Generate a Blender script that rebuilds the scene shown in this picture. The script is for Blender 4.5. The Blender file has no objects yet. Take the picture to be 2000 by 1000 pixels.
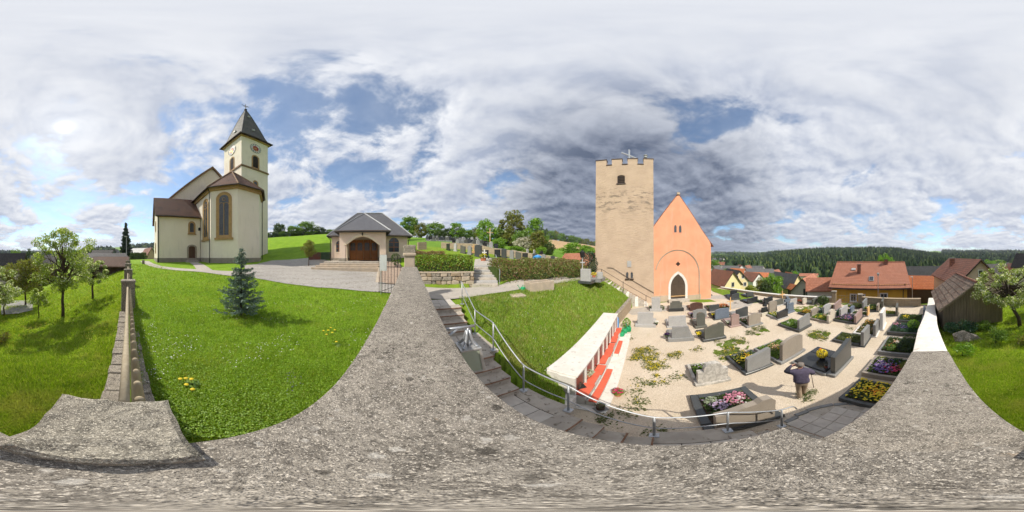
import bpy, bmesh, math, random
import numpy as np
from mathutils import Vector, Matrix, noise as mnoise
random.seed(7); rng = np.random.default_rng(7)
R = math.radians; PI = math.pi
SC = bpy.context.scene
COL = SC.collection

# ------------------------------------------------------------------ camera, sky, sun, exposure
EYE = 5.0                                   # camera height above the gravel of the lower cemetery
cd = bpy.data.cameras.new('camera'); cam = bpy.data.objects.new('camera', cd); COL.objects.link(cam)
cam.location = (0, 0, EYE); cam.rotation_euler = (R(90), 0, 0)
cd.type = 'PANO'; cd.clip_start = 0.02; cd.clip_end = 20000
for holder in (cd, getattr(cd, 'cycles', None)):
    try: holder.panorama_type = 'EQUIRECTANGULAR'
    except Exception: pass
SC.camera = cam
SC.render.engine = 'CYCLES'
SC.cycles.use_denoising = True
SC.cycles.max_bounces = 4; SC.cycles.diffuse_bounces = 2; SC.cycles.glossy_bounces = 2; SC.cycles.volume_bounces = 0; SC.cycles.use_adaptive_sampling = True; SC.cycles.adaptive_threshold = .03; SC.cycles.transparent_max_bounces = 12
SC.cycles.sample_clamp_indirect = 6
SC.view_settings.view_transform = 'Standard'; SC.view_settings.look = 'None'
SC.view_settings.gamma = 1; SC.view_settings.use_curve_mapping = False
SC.view_settings.exposure = 0.25
SUN_AZ, SUN_EL = R(-157.5), R(45)
SUND = Vector((math.sin(SUN_AZ)*math.cos(SUN_EL), math.cos(SUN_AZ)*math.cos(SUN_EL), math.sin(SUN_EL)))
sl = bpy.data.lights.new('sun', 'SUN'); sun = bpy.data.objects.new('sun', sl); COL.objects.link(sun)
sl.energy = 4.5; sl.angle = R(0.8); sl.color = (1.0, 0.93, 0.82)
sun.rotation_euler = SUND.to_track_quat('Z', 'Y').to_euler()

# ------------------------------------------------------------------ node helpers
class NT:
    def __init__(s, nt): s.nt = nt; s.n = nt.nodes; s.l = nt.links
    def __call__(s, typ, ins=None, **props):
        nd = s.n.new(typ)
        for k, v in props.items(): setattr(nd, k, v)
        for k, v in (ins or {}).items():
            sock = nd.inputs[k]
            if isinstance(v, bpy.types.NodeSocket): s.l.new(v, sock)
            else:
                if isinstance(v, (tuple, list)) and len(v) == 3 and sock.type == 'RGBA': v = (*v, 1)
                sock.default_value = v
        return nd
    def math(s, op, a, b=None, c=None, clamp=False):
        nd = s('ShaderNodeMath', operation=op, use_clamp=clamp)
        for i, v in enumerate((a, b, c)):
            if v is None: continue
            if isinstance(v, bpy.types.NodeSocket): s.l.new(v, nd.inputs[i])
            else: nd.inputs[i].default_value = v
        return nd.outputs[0]
    def vmath(s, op, a, b=None):
        nd = s('ShaderNodeVectorMath', operation=op)
        for i, v in enumerate((a, b)):
            if v is None: continue
            if isinstance(v, bpy.types.NodeSocket): s.l.new(v, nd.inputs[i])
            else: nd.inputs[i].default_value = v
        return nd
    def mix(s, f, a, b, typ='MIX'):
        nd = s('ShaderNodeMix', data_type='RGBA', blend_type=typ)
        for i, v in ((0, f), (6, a), (7, b)):
            if isinstance(v, bpy.types.NodeSocket): s.l.new(v, nd.inputs[i])
            else: nd.inputs[i].default_value = (*v, 1) if isinstance(v, (tuple, list)) and len(v) == 3 else v
        return nd.outputs[2]
    def noise(s, vec, scale, detail=4, rough=.55, dist=0):
        return s('ShaderNodeTexNoise', {'Vector': vec, 'Scale': scale, 'Detail': detail, 'Roughness': rough, 'Distortion': dist}).outputs[0]
    def ramp(s, f, stops, interp='LINEAR'):
        nd = s('ShaderNodeValToRGB', {'Fac': f}); cr = nd.color_ramp; cr.interpolation = interp
        while len(cr.elements) < len(stops): cr.elements.new(0.5)
        for e, (p, c) in zip(cr.elements, stops):
            e.position = p; e.color = (*c, 1) if isinstance(c, (tuple, list)) else (c, c, c, 1)
        return nd.outputs[0]
    def mapr(s, v, a, b, c=0, d=1, kind='SMOOTHSTEP'):
        return s('ShaderNodeMapRange', {'Value': v, 'From Min': a, 'From Max': b, 'To Min': c, 'To Max': d}, interpolation_type=kind).outputs[0]

# ------------------------------------------------------------------ sky: Nishita blue behind a broken cloud deck
wd = bpy.data.worlds.new('World'); SC.world = wd; wd.use_nodes = True
wd.cycles.sampling_method = 'MANUAL'; wd.cycles.sample_map_resolution = 256
wd.node_tree.nodes.clear(); W_ = NT(wd.node_tree)
sky = W_('ShaderNodeTexSky', sky_type='NISHITA', sun_disc=False, sun_elevation=SUN_EL, sun_rotation=SUN_AZ, altitude=400, air_density=1.0, dust_density=0.6, ozone_density=1.5)
tc = W_('ShaderNodeTexCoord'); D = tc.outputs['Generated']
sep = W_('ShaderNodeSeparateXYZ', {0: D}); dz = sep.outputs[2]
den = W_.math('ADD', W_.math('MAXIMUM', dz, 0.0), 0.24)
plane = W_('ShaderNodeCombineXYZ', {0: W_.math('DIVIDE', sep.outputs[0], den), 1: W_.math('DIVIDE', sep.outputs[1], den), 2: 0.37})
pv = plane.outputs[0]
def lobe(az, el, k):
    d = Vector((math.sin(R(az))*math.cos(R(el)), math.cos(R(az))*math.cos(R(el)), math.sin(R(el))))
    dp = W_.vmath('DOT_PRODUCT', D, tuple(d)).outputs['Value']
    return W_.math('POWER', W_.math('MAXIMUM', dp, 0.0), k)
def vscale(v, k): nd = W_.vmath('SCALE', v); nd.inputs['Scale'].default_value = k; return nd.outputs[0]
warp = W_('ShaderNodeTexNoise', {'Vector': pv, 'Scale': 1.3, 'Detail': 2}).outputs[1]
P = W_.vmath('ADD', pv, vscale(W_.vmath('SUBTRACT', warp, (.5, .5, .5)).outputs[0], .35)).outputs[0]
PS = (SUND.x/(SUND.z+.24), SUND.y/(SUND.z+.24), .37)
tosun = vscale(W_.vmath('NORMALIZE', W_.vmath('SUBTRACT', PS, pv).outputs[0]).outputs[0], .085)
Q = W_.vmath('ADD', P, tosun).outputs[0]
def fb(v): return W_('ShaderNodeTexNoise', {'Vector': v, 'Scale': 1.9, 'Detail': 7, 'Roughness': .56, 'Lacunarity': 2.15}).outputs[0]
n0, n1 = fb(P), fb(Q)
big = W_.noise(pv, .55, 2, .5)
storm = lobe(44, 10, 2.7)              # the heavy cloud bank stands away from the sun
veil = lobe(-170, 62, 3.0)             # thin bright veil on the sun's side
glow = lobe(math.degrees(SUN_AZ), math.degrees(SUN_EL), 60)
glow2 = lobe(math.degrees(SUN_AZ), math.degrees(SUN_EL), 1500)
dens = W_.math('ADD', n0, W_.math('MULTIPLY', W_.math('SUBTRACT', big, .5), .30))
dens = W_.math('ADD', dens, W_.math('ADD', W_.math('MULTIPLY', storm, .17), W_.math('MULTIPLY', veil, .05)))
dens = W_.math('ADD', dens, W_.mapr(dz, .70, 1.0, 0, .10))
cover = W_.mapr(dens, .41, .53, .20, 1)
light = W_.math('ADD', .50, W_.math('MULTIPLY', W_.math('SUBTRACT', n0, n1), 5.0), clamp=True)
body = W_.mapr(dens, .50, .80)
ccol = W_.mix(light, (3.7, 4.2, 5.4), (7.9, 8.05, 8.4))
ccol = W_.mix(W_.math('MULTIPLY', body, .45), ccol, (3.6, 4.0, 4.9))
ccol = W_.mix(W_.mapr(storm, .12, .72, 0, .93), ccol, W_.mix(light, (.75, 1.0, 1.6), (2.9, 3.25, 4.1)))
ccol = W_.mix(W_.mapr(dz, .86, 1.0, 0, .5), ccol, (6.7, 6.95, 7.5))
ccol = W_.mix(W_.math('MULTIPLY', veil, .45), ccol, (7.0, 7.15, 7.5))
ccol = W_.mix(W_.math('MULTIPLY', W_.mapr(dz, 0.0, .07, .5, 0), W_.math('SUBTRACT', 1.0, W_.mapr(storm, .2, .7))), ccol, (4.0, 4.5, 5.3))
blue = W_.mix(1.0, sky.outputs[0], (1.3, 1.5, 1.55), 'MULTIPLY')
cl = W_.mix(cover, blue, ccol)
add = W_.mix(1.0, cl, W_.mix(1.0, W_.mix(glow, (0, 0, 0), (1.5, 1.5, 1.4)), W_.mix(glow2, (0, 0, 0), (4, 4, 3.8)), 'ADD'), 'ADD')
bg = W_('ShaderNodeBackground', {'Color': add, 'Strength': 0.1})
W_('ShaderNodeOutputWorld', {'Surface': bg.outputs[0]})

# ------------------------------------------------------------------ materials
MATS = {}
def newmat(name):
    m = bpy.data.materials.new(name); m.use_nodes = True; m.node_tree.nodes.clear()
    MATS[name] = m; return m, NT(m.node_tree)
def finish(n, col, rough=.8, bump=None, bstr=.3, bdist=.02, metal=0, spec=.3, **kw):
    b = n('ShaderNodeBsdfPrincipled', {'Roughness': rough, 'Metallic': metal, 'Specular IOR Level': spec})
    if isinstance(col, bpy.types.NodeSocket): n.l.new(col, b.inputs['Base Color'])
    else: b.inputs['Base Color'].default_value = (*col, 1)
    for k, v in kw.items(): b.inputs[k.replace('_', ' ')].default_value = v
    if bump is not None:
        bp = n('ShaderNodeBump', {'Strength': bstr, 'Distance': bdist, 'Height': bump})
        n.l.new(bp.outputs[0], b.inputs['Normal'])
    n('ShaderNodeOutputMaterial', {'Surface': b.outputs[0]})
    return b
def M(name, c1, c2=None, scale=4, rough=.8, bstr=0, bscale=None, bdist=.02, metal=0, spec=.3, lo=.35, hi=.65, c3=None, s3=30, coord='Object', **kw):
    m, n = newmat(name)
    co = n('ShaderNodeTexCoord').outputs[coord]
    c2 = c2 or tuple(x*.8 for x in c1)
    f = n.mapr(n.noise(co, scale, 6, .6), lo, hi)
    col = n.mix(f, c1, c2)
    if c3: col = n.mix(n.mapr(n.noise(co, s3, 3, .6), .58, .7), col, c3)
    bump = n.noise(co, bscale or scale*6, 5, .65) if bstr else None
    finish(n, col, rough, bump, bstr, bdist, metal, spec, **kw)
    return m
def leafmat(name, ca, cb, cc=None, frac=.0, trans=.35, dry=None):
    m, n = newmat(name)
    g = n('ShaderNodeNewGeometry')
    rnd = g.outputs['Random Per Island']
    col = n.mix(rnd, ca, cb)
    oi = n('ShaderNodeObjectInfo').outputs['Random']
    col = n.mix(n.math('MULTIPLY', oi, .25), col, tuple(x*.55 for x in cb))
    if dry:
        co = n('ShaderNodeTexCoord').outputs['Object']
        col = n.mix(n.mapr(n.noise(co, .75, 5, .65), .50, .70, 0, .75), col, dry)
        col = n.mix(n.mapr(n.noise(co, 1.9, 4, .65), .52, .68, 0, .55), col, tuple(x*.62 for x in ca))
    if cc: col = n.mix(n.math('LESS_THAN', n.math('FRACT', n.math('MULTIPLY', rnd, 37.7)), frac), col, cc)
    d = n('ShaderNodeBsdfDiffuse', {'Color': col}); t = n('ShaderNodeBsdfTranslucent', {'Color': n.mix(1, col, (1.1, 1.2, .6), 'MULTIPLY')})
    gl = n('ShaderNodeBsdfGlossy', {'Color': (1, 1, 1, 1), 'Roughness': .5})
    mx = n('ShaderNodeMixShader', {0: trans, 1: d.outputs[0], 2: t.outputs[0]})
    mx2 = n('ShaderNodeMixShader', {0: .03, 1: mx.outputs[0], 2: gl.outputs[0]})
    n('ShaderNodeOutputMaterial', {'Surface': mx2.outputs[0]})
    return m
def tilemat(name, ca, cb, w=.22, h=.3, dirt=(.05, .045, .035), dirtamt=.5, rough=.75, mortar=.02, bst=.6):
    m, n = newmat(name)
    uv = n('ShaderNodeTexCoord').outputs['UV']; ob = n('ShaderNodeTexCoord').outputs['Object']
    br = n('ShaderNodeTexBrick', {'Vector': uv, 'Color1': (*ca, 1), 'Color2': (*cb, 1), 'Mortar': (*[x*.25 for x in ca], 1), 'Scale': 1, 'Mortar Size': mortar, 'Mortar Smooth': .3, 'Bias': 0, 'Brick Width': w, 'Row Height': h})
    f = n.mapr(n.noise(ob, .9, 6, .65), .45, .75, 0, dirtamt)
    col = n.mix(f, br.outputs[0], dirt)
    col = n.mix(n.mapr(n.noise(ob, 9, 4, .6), .4, .7, 0, .35), col, tuple(x*.6 for x in ca))
    sv = n('ShaderNodeSeparateXYZ', {0: uv})
    saw = n.math('FRACT', n.math('DIVIDE', sv.outputs[1], h))
    hh = n.math('ADD', n.math('MULTIPLY', n.math('SUBTRACT', 1, saw), .6), n.math('MULTIPLY', br.outputs[1], -.5))
    finish(n, col, rough, hh, bst, .04)
    return m
def masonry(name, ca, cb, mort, w=.5, h=.28, bst=.8, big=1.2, rough=.9):
    m, n = newmat(name)
    ob = n('ShaderNodeTexCoord').outputs['UV']
    wp = n('ShaderNodeTexNoise', {'Vector': ob, 'Scale': 3, 'Detail': 2}).outputs[1]
    vv = n.vmath('ADD', ob, n.vmath('MULTIPLY', n.vmath('SUBTRACT', wp, (.5, .5, .5)).outputs[0], (.18, .12, 0)).outputs[0]).outputs[0]
    br = n('ShaderNodeTexBrick', {'Vector': vv, 'Color1': (*ca, 1), 'Color2': (*cb, 1), 'Mortar': (*mort, 1), 'Scale': 1, 'Mortar Size': .025, 'Mortar Smooth': .4, 'Bias': 0, 'Brick Width': w, 'Row Height': h})
    col = n.mix(n.mapr(n.noise(ob, 8, 6, .7), .4, .7, 0, .5), br.outputs[0], tuple(x*.5 for x in ca))
    hh = n.math('SUBTRACT', n.math('MULTIPLY', n.noise(ob, 14, 6, .7), .5), n.math('MULTIPLY', br.outputs[1], .8))
    finish(n, col, rough, hh, bst, .03)
    return m

# --- stone and ground
def lichen_stone(name, base1, base2, white, blackamt=.5, sc=1.0, pale=1.0):
    m, n = newmat(name)
    co = n('ShaderNodeTexCoord').outputs['Object']
    def warped(k, amt): 
        w_ = n.vmath('SCALE', n.vmath('SUBTRACT', n('ShaderNodeTexNoise', {'Vector': co, 'Scale': k*sc, 'Detail': 2, 'Roughness': .7}).outputs[1], (.5, .5, .5)).outputs[0]); w_.inputs['Scale'].default_value = amt/sc
        return n.vmath('ADD', co, w_.outputs[0]).outputs[0]
    def patches(vec, scale, r0, r1, region, lo, hi, ch, thr):
        v = n('ShaderNodeTexVoronoi', {'Vector': vec, 'Scale': scale*sc, 'Randomness': 1}); c = n('ShaderNodeSeparateColor', {0: v.outputs['Color']})
        size = n.math('MULTIPLY', v.outputs['Distance'], n.math('ADD', .75, n.math('MULTIPLY', c.outputs[2], 1.1)))
        f = n.math('MULTIPLY', n.mapr(size, r0, r1, 1, 0), n.mapr(n.noise(co, region*sc, 3), lo, hi)); return n.math('MULTIPLY', f, n.math('GREATER_THAN', c.outputs[ch], thr))
    col = n.mix(n.mapr(n.noise(co, 2.3*sc, 4, .65), .32, .68), base1, base2)
    col = n.mix(n.mapr(n.noise(co, 7*sc, 4, .7), .50, .64, 0, .65), col, tuple(x*.55 for x in base1))                # damp dark staining
    col = n.mix(n.mapr(n.noise(co, 26*sc, 4, .75), .47, .62, 0, .72), col, tuple(x*.38 for x in base1))              # mottling
    col = n.mix(n.mapr(n.noise(co, 95*sc, 2, .8), .54, .64, 0, .9), col, tuple(min(1, x*1.9) for x in base2))        # light grains
    col = n.mix(n.mapr(n.noise(co, 160*sc, 2, .8), .54, .64, 0, .85), col, tuple(x*.25 for x in base1))               # pores
    w1 = warped(26, .05); w2_ = warped(34, .045)
    sp = patches(w1, 10.5, .16, .30, 1.6, .42, .58, 0, .55); sp = n.math('MULTIPLY', sp, n.mapr(n.noise(co, 70*sc, 3, .7), .30, .50))
    col = n.mix(n.math('MULTIPLY', sp, .8*pale), col, white)
    sp2 = patches(w1, 18, .2, .34, 1.1, .42, .56, 1, .5); col = n.mix(n.math('MULTIPLY', sp2, .65*pale), col, white)
    bl = patches(w2_, 11, .2, .34, 1.3, .42, .56, 1, .5); col = n.mix(n.math('MULTIPLY', bl, blackamt), col, (.03, .027, .023))
    bl2 = patches(w2_, 32, .2, .36, .9, .44, .58, 0, .4); col = n.mix(n.math('MULTIPLY', bl2, blackamt), col, (.03, .027, .023))
    col = n.mix(n.math('MULTIPLY', n.mapr(n.noise(co, 5.5*sc, 5, .7), .66, .74), .45), col, (.44, .31, .19))
    h = n.math('ADD', n.math('MULTIPLY', n.noise(co, 60*sc, 3, .8), .8), n.math('MULTIPLY', n.noise(co, 9*sc, 2, .6), .6))
    finish(n, col, .95, h, .9, .014, spec=.15)
    return m
lichen_stone('lichen_stone', (.24, .215, .182), (.315, .285, .242), (.53, .50, .45), .7, 1.35, .8)
lichen_stone('pier_slab_stone', (.27, .245, .20), (.36, .33, .27), (.42, .40, .36), .3, 1.6, .35)
lichen_stone('post_stone', (.26, .23, .19), (.35, .31, .25), (.46, .43, .38), .4, 1.3, .5)
M('white_coping', (.72, .68, .62), (.62, .58, .52), 2.5, .85, .25, 40, .004, c3=(.5, .46, .40), s3=9)
M('step_stone', (.36, .32, .27), (.46, .415, .35), 3, .9, .5, 60, .01, c3=(.16, .13, .10), s3=8)
M('step_edge', (.20, .11, .07), (.28, .17, .11), 6, .9, .3, 50, .01)
M('paver', (.46, .42, .37), (.54, .50, .44), 4, .9, .4, 90, .006)
M('dark_joint', (.05, .045, .035), (.08, .07, .05), 6, .95)
M('soil', (.05, .035, .025), (.09, .065, .045), 8, .95, .8, 40, .03)
def gravel():
    m, n = newmat('gravel')
    co = n('ShaderNodeTexCoord').outputs['Object']
    col = n.mix(n.mapr(n.noise(co, .45, 5, .6), .35, .65), (.60, .505, .385), (.68, .59, .47))
    v = n('ShaderNodeTexVoronoi', {'Vector': co, 'Scale': 46, 'Randomness': 1})
    col = n.mix(n.math('MULTIPLY', n('ShaderNodeSeparateColor', {0: v.outputs['Color']}).outputs[0], .55), col, (.36, .29, .215))
    col = n.mix(n.mapr(n.noise(co, 9, 5, .7), .55, .75, 0, .55), col, (.40, .32, .22))
    col = n.mix(n.mapr(n.noise(co, .8, 6, .7), .60, .72, 0, .4), col, (.36, .33, .17))
    h = n.math('ADD', n.math('MULTIPLY', v.outputs['Distance'], -1.0), n.noise(co, 7, 4, .7))
    finish(n, col, .95, h, .7, .02, spec=.1)
gravel()
def grassmat(name, a, b, c, wild=.5, sc=1.0):
    m, n = newmat(name)
    co = n('ShaderNodeTexCoord').outputs['Object']
    col = n.mix(n.mapr(n.noise(co, .55*sc, 5, .62), .35, .65), a, b)
    col = n.mix(n.mapr(n.noise(co, 2.6*sc, 5, .7), .45, .72, 0, wild), col, c)
    col = n.mix(n.mapr(n.noise(co, 26, 4, .75), .45, .66, 0, .5), col, tuple(x*.45 for x in a))
    h = n.math('ADD', n.noise(co, 30, 6, .8), n.math('MULTIPLY', n.noise(co, 4, 3), .8))
    finish(n, col, .9, h, 1.0, .05, spec=.1)
grassmat('lawn_green', (.17, .30, .016), (.235, .37, .028), (.12, .24, .018), .6)
grassmat('orchard_green', (.19, .31, .014), (.265, .38, .024), (.12, .15, .02), .7)
grassmat('bank_green', (.155, .265, .02), (.215, .315, .032), (.15, .145, .04), .7)
grassmat('meadow_green', (.13, .25, .028), (.175, .29, .04), (.095, .20, .022), .5, .25)
M('field_brown', (.36, .24, .12), (.42, .29, .155), .03, .95, .3, 1.5, .1)
M('forest_floor', (.03, .05, .018), (.05, .075, .025), .02, .95, .5, .5, .3)
def cobble(name, a, b, mort, sc, rows=False):
    m, n = newmat(name)
    co = n('ShaderNodeTexCoord').outputs['Object']
    v = n('ShaderNodeTexVoronoi', {'Vector': co, 'Scale': sc, 'Randomness': .55}, feature='DISTANCE_TO_EDGE')
    v2 = n('ShaderNodeTexVoronoi', {'Vector': co, 'Scale': sc, 'Randomness': .55})
    r1 = n('ShaderNodeSeparateColor', {0: v2.outputs['Color']}).outputs[0]
    col = n.mix(r1, a, b)
    col = n.mix(n.mapr(n.noise(co, .5, 5, .6), .4, .7, 0, .35), col, tuple(x*.7 for x in a))
    col = n.mix(n.mapr(v.outputs[0], .02, .09, 1, 0), col, mort)
    h = n.math('ADD', n.mapr(v.outputs[0], 0, .2), n.math('MULTIPLY', n.noise(co, 40, 3), .2))
    finish(n, col, .85, h, .8, .015)
cobble('cobble_grey', (.36, .34, .31), (.46, .43, .395), (.22, .20, .17), 9)
cobble('cobble_red', (.36, .26, .195), (.44, .335, .26), (.21, .165, .125), 9)
M('path_gravel', (.36, .33, .29), (.42, .385, .335), 3, .95, .5, 60, .01, c3=(.34, .30, .25), s3=40)
M('road_asphalt', (.26, .25, .245), (.31, .30, .29), 1, .9, .2, 60, .01)
# --- plaster and paint
def plaster(name, a, b, stain, stamt=.35, zst=1.0, bst=.15):
    m, n = newmat(name)
    co = n('ShaderNodeTexCoord').outputs['Object']
    col = n.mix(n.mapr(n.noise(co, .6, 6, .6), .3, .7), a, b)
    st = n.noise(n.vmath('MULTIPLY', co, (2.2, 2.2, .35*zst)).outputs[0], 1.1, 6, .65)
    col = n.mix(n.mapr(st, .52, .74, 0, stamt), col, stain)
    finish(n, col, .9, n.noise(co, 22, 5, .7), bst, .02, spec=.15)
plaster('church_plaster', (.93, .85, .70), (.88, .80, .645), (.60, .54, .44), .4)
plaster('mortuary_plaster', (.78, .63, .51), (.72, .57, .455), (.45, .35, .28), .25)
plaster('mortuary_arch', (.82, .71, .54), (.76, .65, .49), (.45, .38, .29), .3)
plaster('salmon_plaster', (.77, .365, .22), (.69, .31, .18), (.60, .40, .28), .6, .6, .3)
plaster('salmon_base', (.50, .40, .29), (.42, .34, .25), (.30, .25, .19), .6)
plaster('pale_yellow', (.76, .64, .36), (.72, .60, .33), (.55, .45, .28), .2)
plaster('golden_yellow', (.66, .39, .055), (.62, .36, .05), (.48, .29, .06), .3)
plaster('white_paint', (.78, .76, .72), (.72, .70, .66), (.5, .48, .44), .25)
plaster('grey_wall', (.50, .47, .43), (.44, .41, .37), (.30, .28, .25), .35)
plaster('pink_wall', (.60, .46, .38), (.55, .42, .35), (.40, .31, .26), .3)
def towermat():
    m, n = newmat('tower_plaster')
    co = n('ShaderNodeTexCoord').outputs['Object']
    col = n.mix(n.mapr(n.noise(co, .7, 6, .65), .32, .68), (.53, .405, .295), (.455, .345, .25))
    hz = n.vmath('MULTIPLY', co, (1.2, 1.2, 6.0)).outputs[0]
    lay = n.noise(hz, 1.7, 6, .7)
    col = n.mix(n.mapr(lay, .58, .72, 0, .35), col, (.33, .22, .135))
    sp = n('ShaderNodeSeparateXYZ', {0: co}); z = sp.outputs[2]
    band = n.math('MULTIPLY', n.mapr(z, 9.2, 10.3), n.mapr(z, 11.6, 13.2, 1, 0))
    st = n.math('MULTIPLY', band, n.mapr(n.noise(n.vmath('MULTIPLY', co, (1, 1, 2.4)).outputs[0], 1.1, 7, .72), .50, .60))
    col = n.mix(n.math('MULTIPLY', st, .8), col, (.20, .165, .125))
    low = n.math('MULTIPLY', n.mapr(z, 2.2, 1.0), n.mapr(n.noise(co, 1.4, 6, .7), .48, .6))
    col = n.mix(n.math('MULTIPLY', low, .4), col, (.45, .33, .24))
    h = n.math('ADD', n.math('MULTIPLY', lay, 1.2), n.math('MULTIPLY', n.noise(co, 9, 6, .75), .5))
    finish(n, col, .95, h, 1.0, .05, spec=.1)
towermat()
M('sandstone', (.40, .25, .10), (.48, .31, .135), 3, .85, .3, 30, .01)
M('door_frame_stone', (.33, .28, .21), (.40, .34, .26), 5, .85, .3, 40, .01)
M('plinth_stone', (.27, .24, .195), (.35, .31, .25), 2, .9, .5, 25, .02)
M('cornice_brown', (.20, .12, .06), (.27, .17, .085), 2, .8)
M('copper_brown', (.06, .045, .035), (.09, .07, .055), 3, .6)
M('white_stone', (.74, .71, .66), (.66, .63, .57), 4, .85, .2, 40, .01)
tilemat('church_tiles', (.165, .085, .055), (.21, .115, .075), .18, .22, (.06, .05, .045), .75)
tilemat('spire_slate', (.085, .085, .078), (.125, .122, .11), .3, .3, (.20, .175, .13), .35, .7)
tilemat('slate_roof', (.115, .115, .125), (.15, .15, .16), .3, .26, (.08, .08, .085), .35, .6)
tilemat('red_tiles', (.42, .165, .095), (.50, .215, .135), .24, .33, (.26, .13, .09), .35)
tilemat('orange_tiles', (.60, .19, .075), (.66, .24, .10), .24, .33, (.40, .14, .07), .3)
tilemat('old_red_tiles', (.30, .125, .08), (.36, .16, .10), .22, .28, (.13, .08, .06), .6)
tilemat('grey_tiles', (.13, .125, .125), (.17, .165, .16), .26, .33, (.08, .075, .07), .5)
tilemat('dark_tiles', (.05, .046, .044), (.075, .068, .062), .26, .33, (.035, .033, .03), .5)
masonry('rubble_wall', (.40, .30, .20), (.33, .27, .195), (.27, .23, .17), .55, .26)
masonry('low_wall_stone', (.42, .335, .225), (.36, .285, .195), (.30, .25, .18), .6, .25)
masonry('wall_side', (.33, .29, .235), (.27, .24, .20), (.22, .19, .15), .55, .28)
# --- wood, metal, glass, granites
def wood(name, a, b, sc=(14, 14, .8), rough=.8, bst=.5):
    m, n = newmat(name)
    co = n('ShaderNodeTexCoord').outputs['Object']
    oi = n('ShaderNodeObjectInfo').outputs['Random']
    v = n.vmath('ADD', n.vmath('MULTIPLY', co, sc).outputs[0], n('ShaderNodeCombineXYZ', {0: n.math('MULTIPLY', oi, 50)}).outputs[0]).outputs[0]
    g = n.noise(v, 1.3, 6, .65, .6)
    col = n.mix(n.mapr(g, .3, .7), a, b)
    col = n.mix(n.math('MULTIPLY', oi, .4), col, tuple(x*.5 for x in a))
    finish(n, col, rough, g, bst, .01, spec=.2)
wood('barn_wood', (.21, .17, .12), (.33, .27, .19))
wood('dark_wood', (.045, .03, .022), (.085, .055, .04))
wood('door_wood', (.11, .06, .035), (.17, .095, .055))
wood('old_door_wood', (.07, .05, .035), (.13, .095, .065))
wood('mortuary_wood', (.30, .11, .03), (.36, .145, .045), (10, 10, .6), .45)
wood('pale_wood', (.66, .40, .17), (.72, .47, .22))
wood('fence_wood', (.34, .28, .19), (.44, .375, .265), (14, 14, 3))
wood('bark', (.07, .052, .038), (.13, .10, .075), (12, 12, 2), .9, 1.0)
wood('bark_dark', (.045, .036, .028), (.08, .065, .05), (12, 12, 2), .9, 1.0)
M('galvanised', (.40, .42, .44), (.48, .50, .52), 12, .5, .05, 60, .002, metal=.7, spec=.5)
M('brushed_steel', (.46, .45, .43), (.52, .51, .49), 8, .42, metal=.6, spec=.5)
M('black_iron', (.018, .018, .018), (.03, .03, .03), 6, .55, metal=.2)
M('dark_brown_metal', (.06, .04, .03), (.08, .055, .04), 6, .5, metal=.2)
M('gold', (.62, .42, .08), (.7, .5, .1), 6, .35, metal=.8)
M('clock_white', (.78, .77, .74), (.72, .71, .68), 4, .6)
M('clock_red', (.36, .05, .035), (.30, .04, .03), 4, .6)
M('black_paint', (.02, .02, .02), (.03, .03, .03), 4, .5)
M('glass_dark', (.02, .024, .03), (.035, .04, .05), 3, .12, spec=.6)
M('leaded_glass', (.045, .05, .06), (.09, .095, .10), 7, .25, spec=.6)
M('frosted_glass', (.30, .34, .25), (.36, .39, .30), 3, .3, spec=.5)
M('dark_void', (.012, .011, .010), (.02, .018, .016), 4, .9)
M('rail_board', (.30, .22, .11), (.35, .27, .15), 8, .85)
M('green_plastic', (.02, .26, .10), (.02, .32, .13), 4, .4)
M('blue_plastic', (.05, .24, .62), (.06, .30, .66), 4, .45)
M('terracotta', (.45, .16, .08), (.38, .13, .07), 6, .8)
M('red_shelf', (.66, .135, .075), (.60, .115, .065), 3, .6, .1, 60, .003)
M('niche_red', (.22, .045, .035), (.17, .035, .03), 3, .35, spec=.5)
M('columbarium_stone', (.66, .63, .58), (.60, .57, .515), 3, .8, .15, 60, .004, c3=(.48, .45, .40), s3=7)
M('trough_stone', (.47, .385, .29), (.38, .32, .25), 3, .9, .5, 40, .01)
M('low_rubble', (.33, .25, .165), (.27, .215, .15), 4, .9, .6, 30, .02)
M('trough_water', (.03, .035, .03), (.05, .05, .04), 2, .08, spec=.6)
M('rust_panel', (.16, .05, .035), (.10, .09, .06), 1.2, .8)
M('green_board', (.03, .06, .03), (.05, .08, .045), 2, .8)
def shedtile():
    m, n = newmat('shed_tile')
    co = n('ShaderNodeTexCoord').outputs['Object']; oi = n('ShaderNodeObjectInfo').outputs['Random']
    col = n.mix(oi, (.15, .085, .06), (.27, .20, .15)); v = n.vmath('ADD', co, n('ShaderNodeCombineXYZ', {0: n.math('MULTIPLY', oi, 30)}).outputs[0]).outputs[0]
    col = n.mix(n.mapr(n.noise(v, 7, 5, .7), .42, .62), col, (.11, .095, .075)); col = n.mix(n.mapr(n.noise(v, 13, 4, .7), .6, .7, 0, .7), col, (.40, .38, .33))
    finish(n, col, .9, n.noise(v, 40, 4, .7), .5, .01)
shedtile()
M('siren_grey', (.45, .46, .46), (.38, .39, .39), 4, .6)
def granite(name, a, b, sc=140, rough=.35, spec=.5):
    m, n = newmat(name)
    co = n('ShaderNodeTexCoord').outputs['Object']
    col = n.mix(n.mapr(n.noise(co, sc, 2, .8), .4, .6), a, b)
    col = n.mix(n.mapr(n.noise(co, 2.5, 5, .6), .35, .7, 0, .35), col, tuple(x*.6 for x in a))
    finish(n, col, rough, n.noise(co, 60, 3), .08, .004, spec=spec)
granite('granite_light', (.46, .45, .43), (.33, .32, .31), 120, .6, .3)
granite('granite_grey', (.27, .27, .26), (.20, .20, .195), 120, .55, .35)
granite('granite_dark', (.075, .08, .08), (.05, .054, .054), 120, .3)
granite('granite_black', (.025, .027, .028), (.038, .04, .042), 120, .15)
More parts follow.
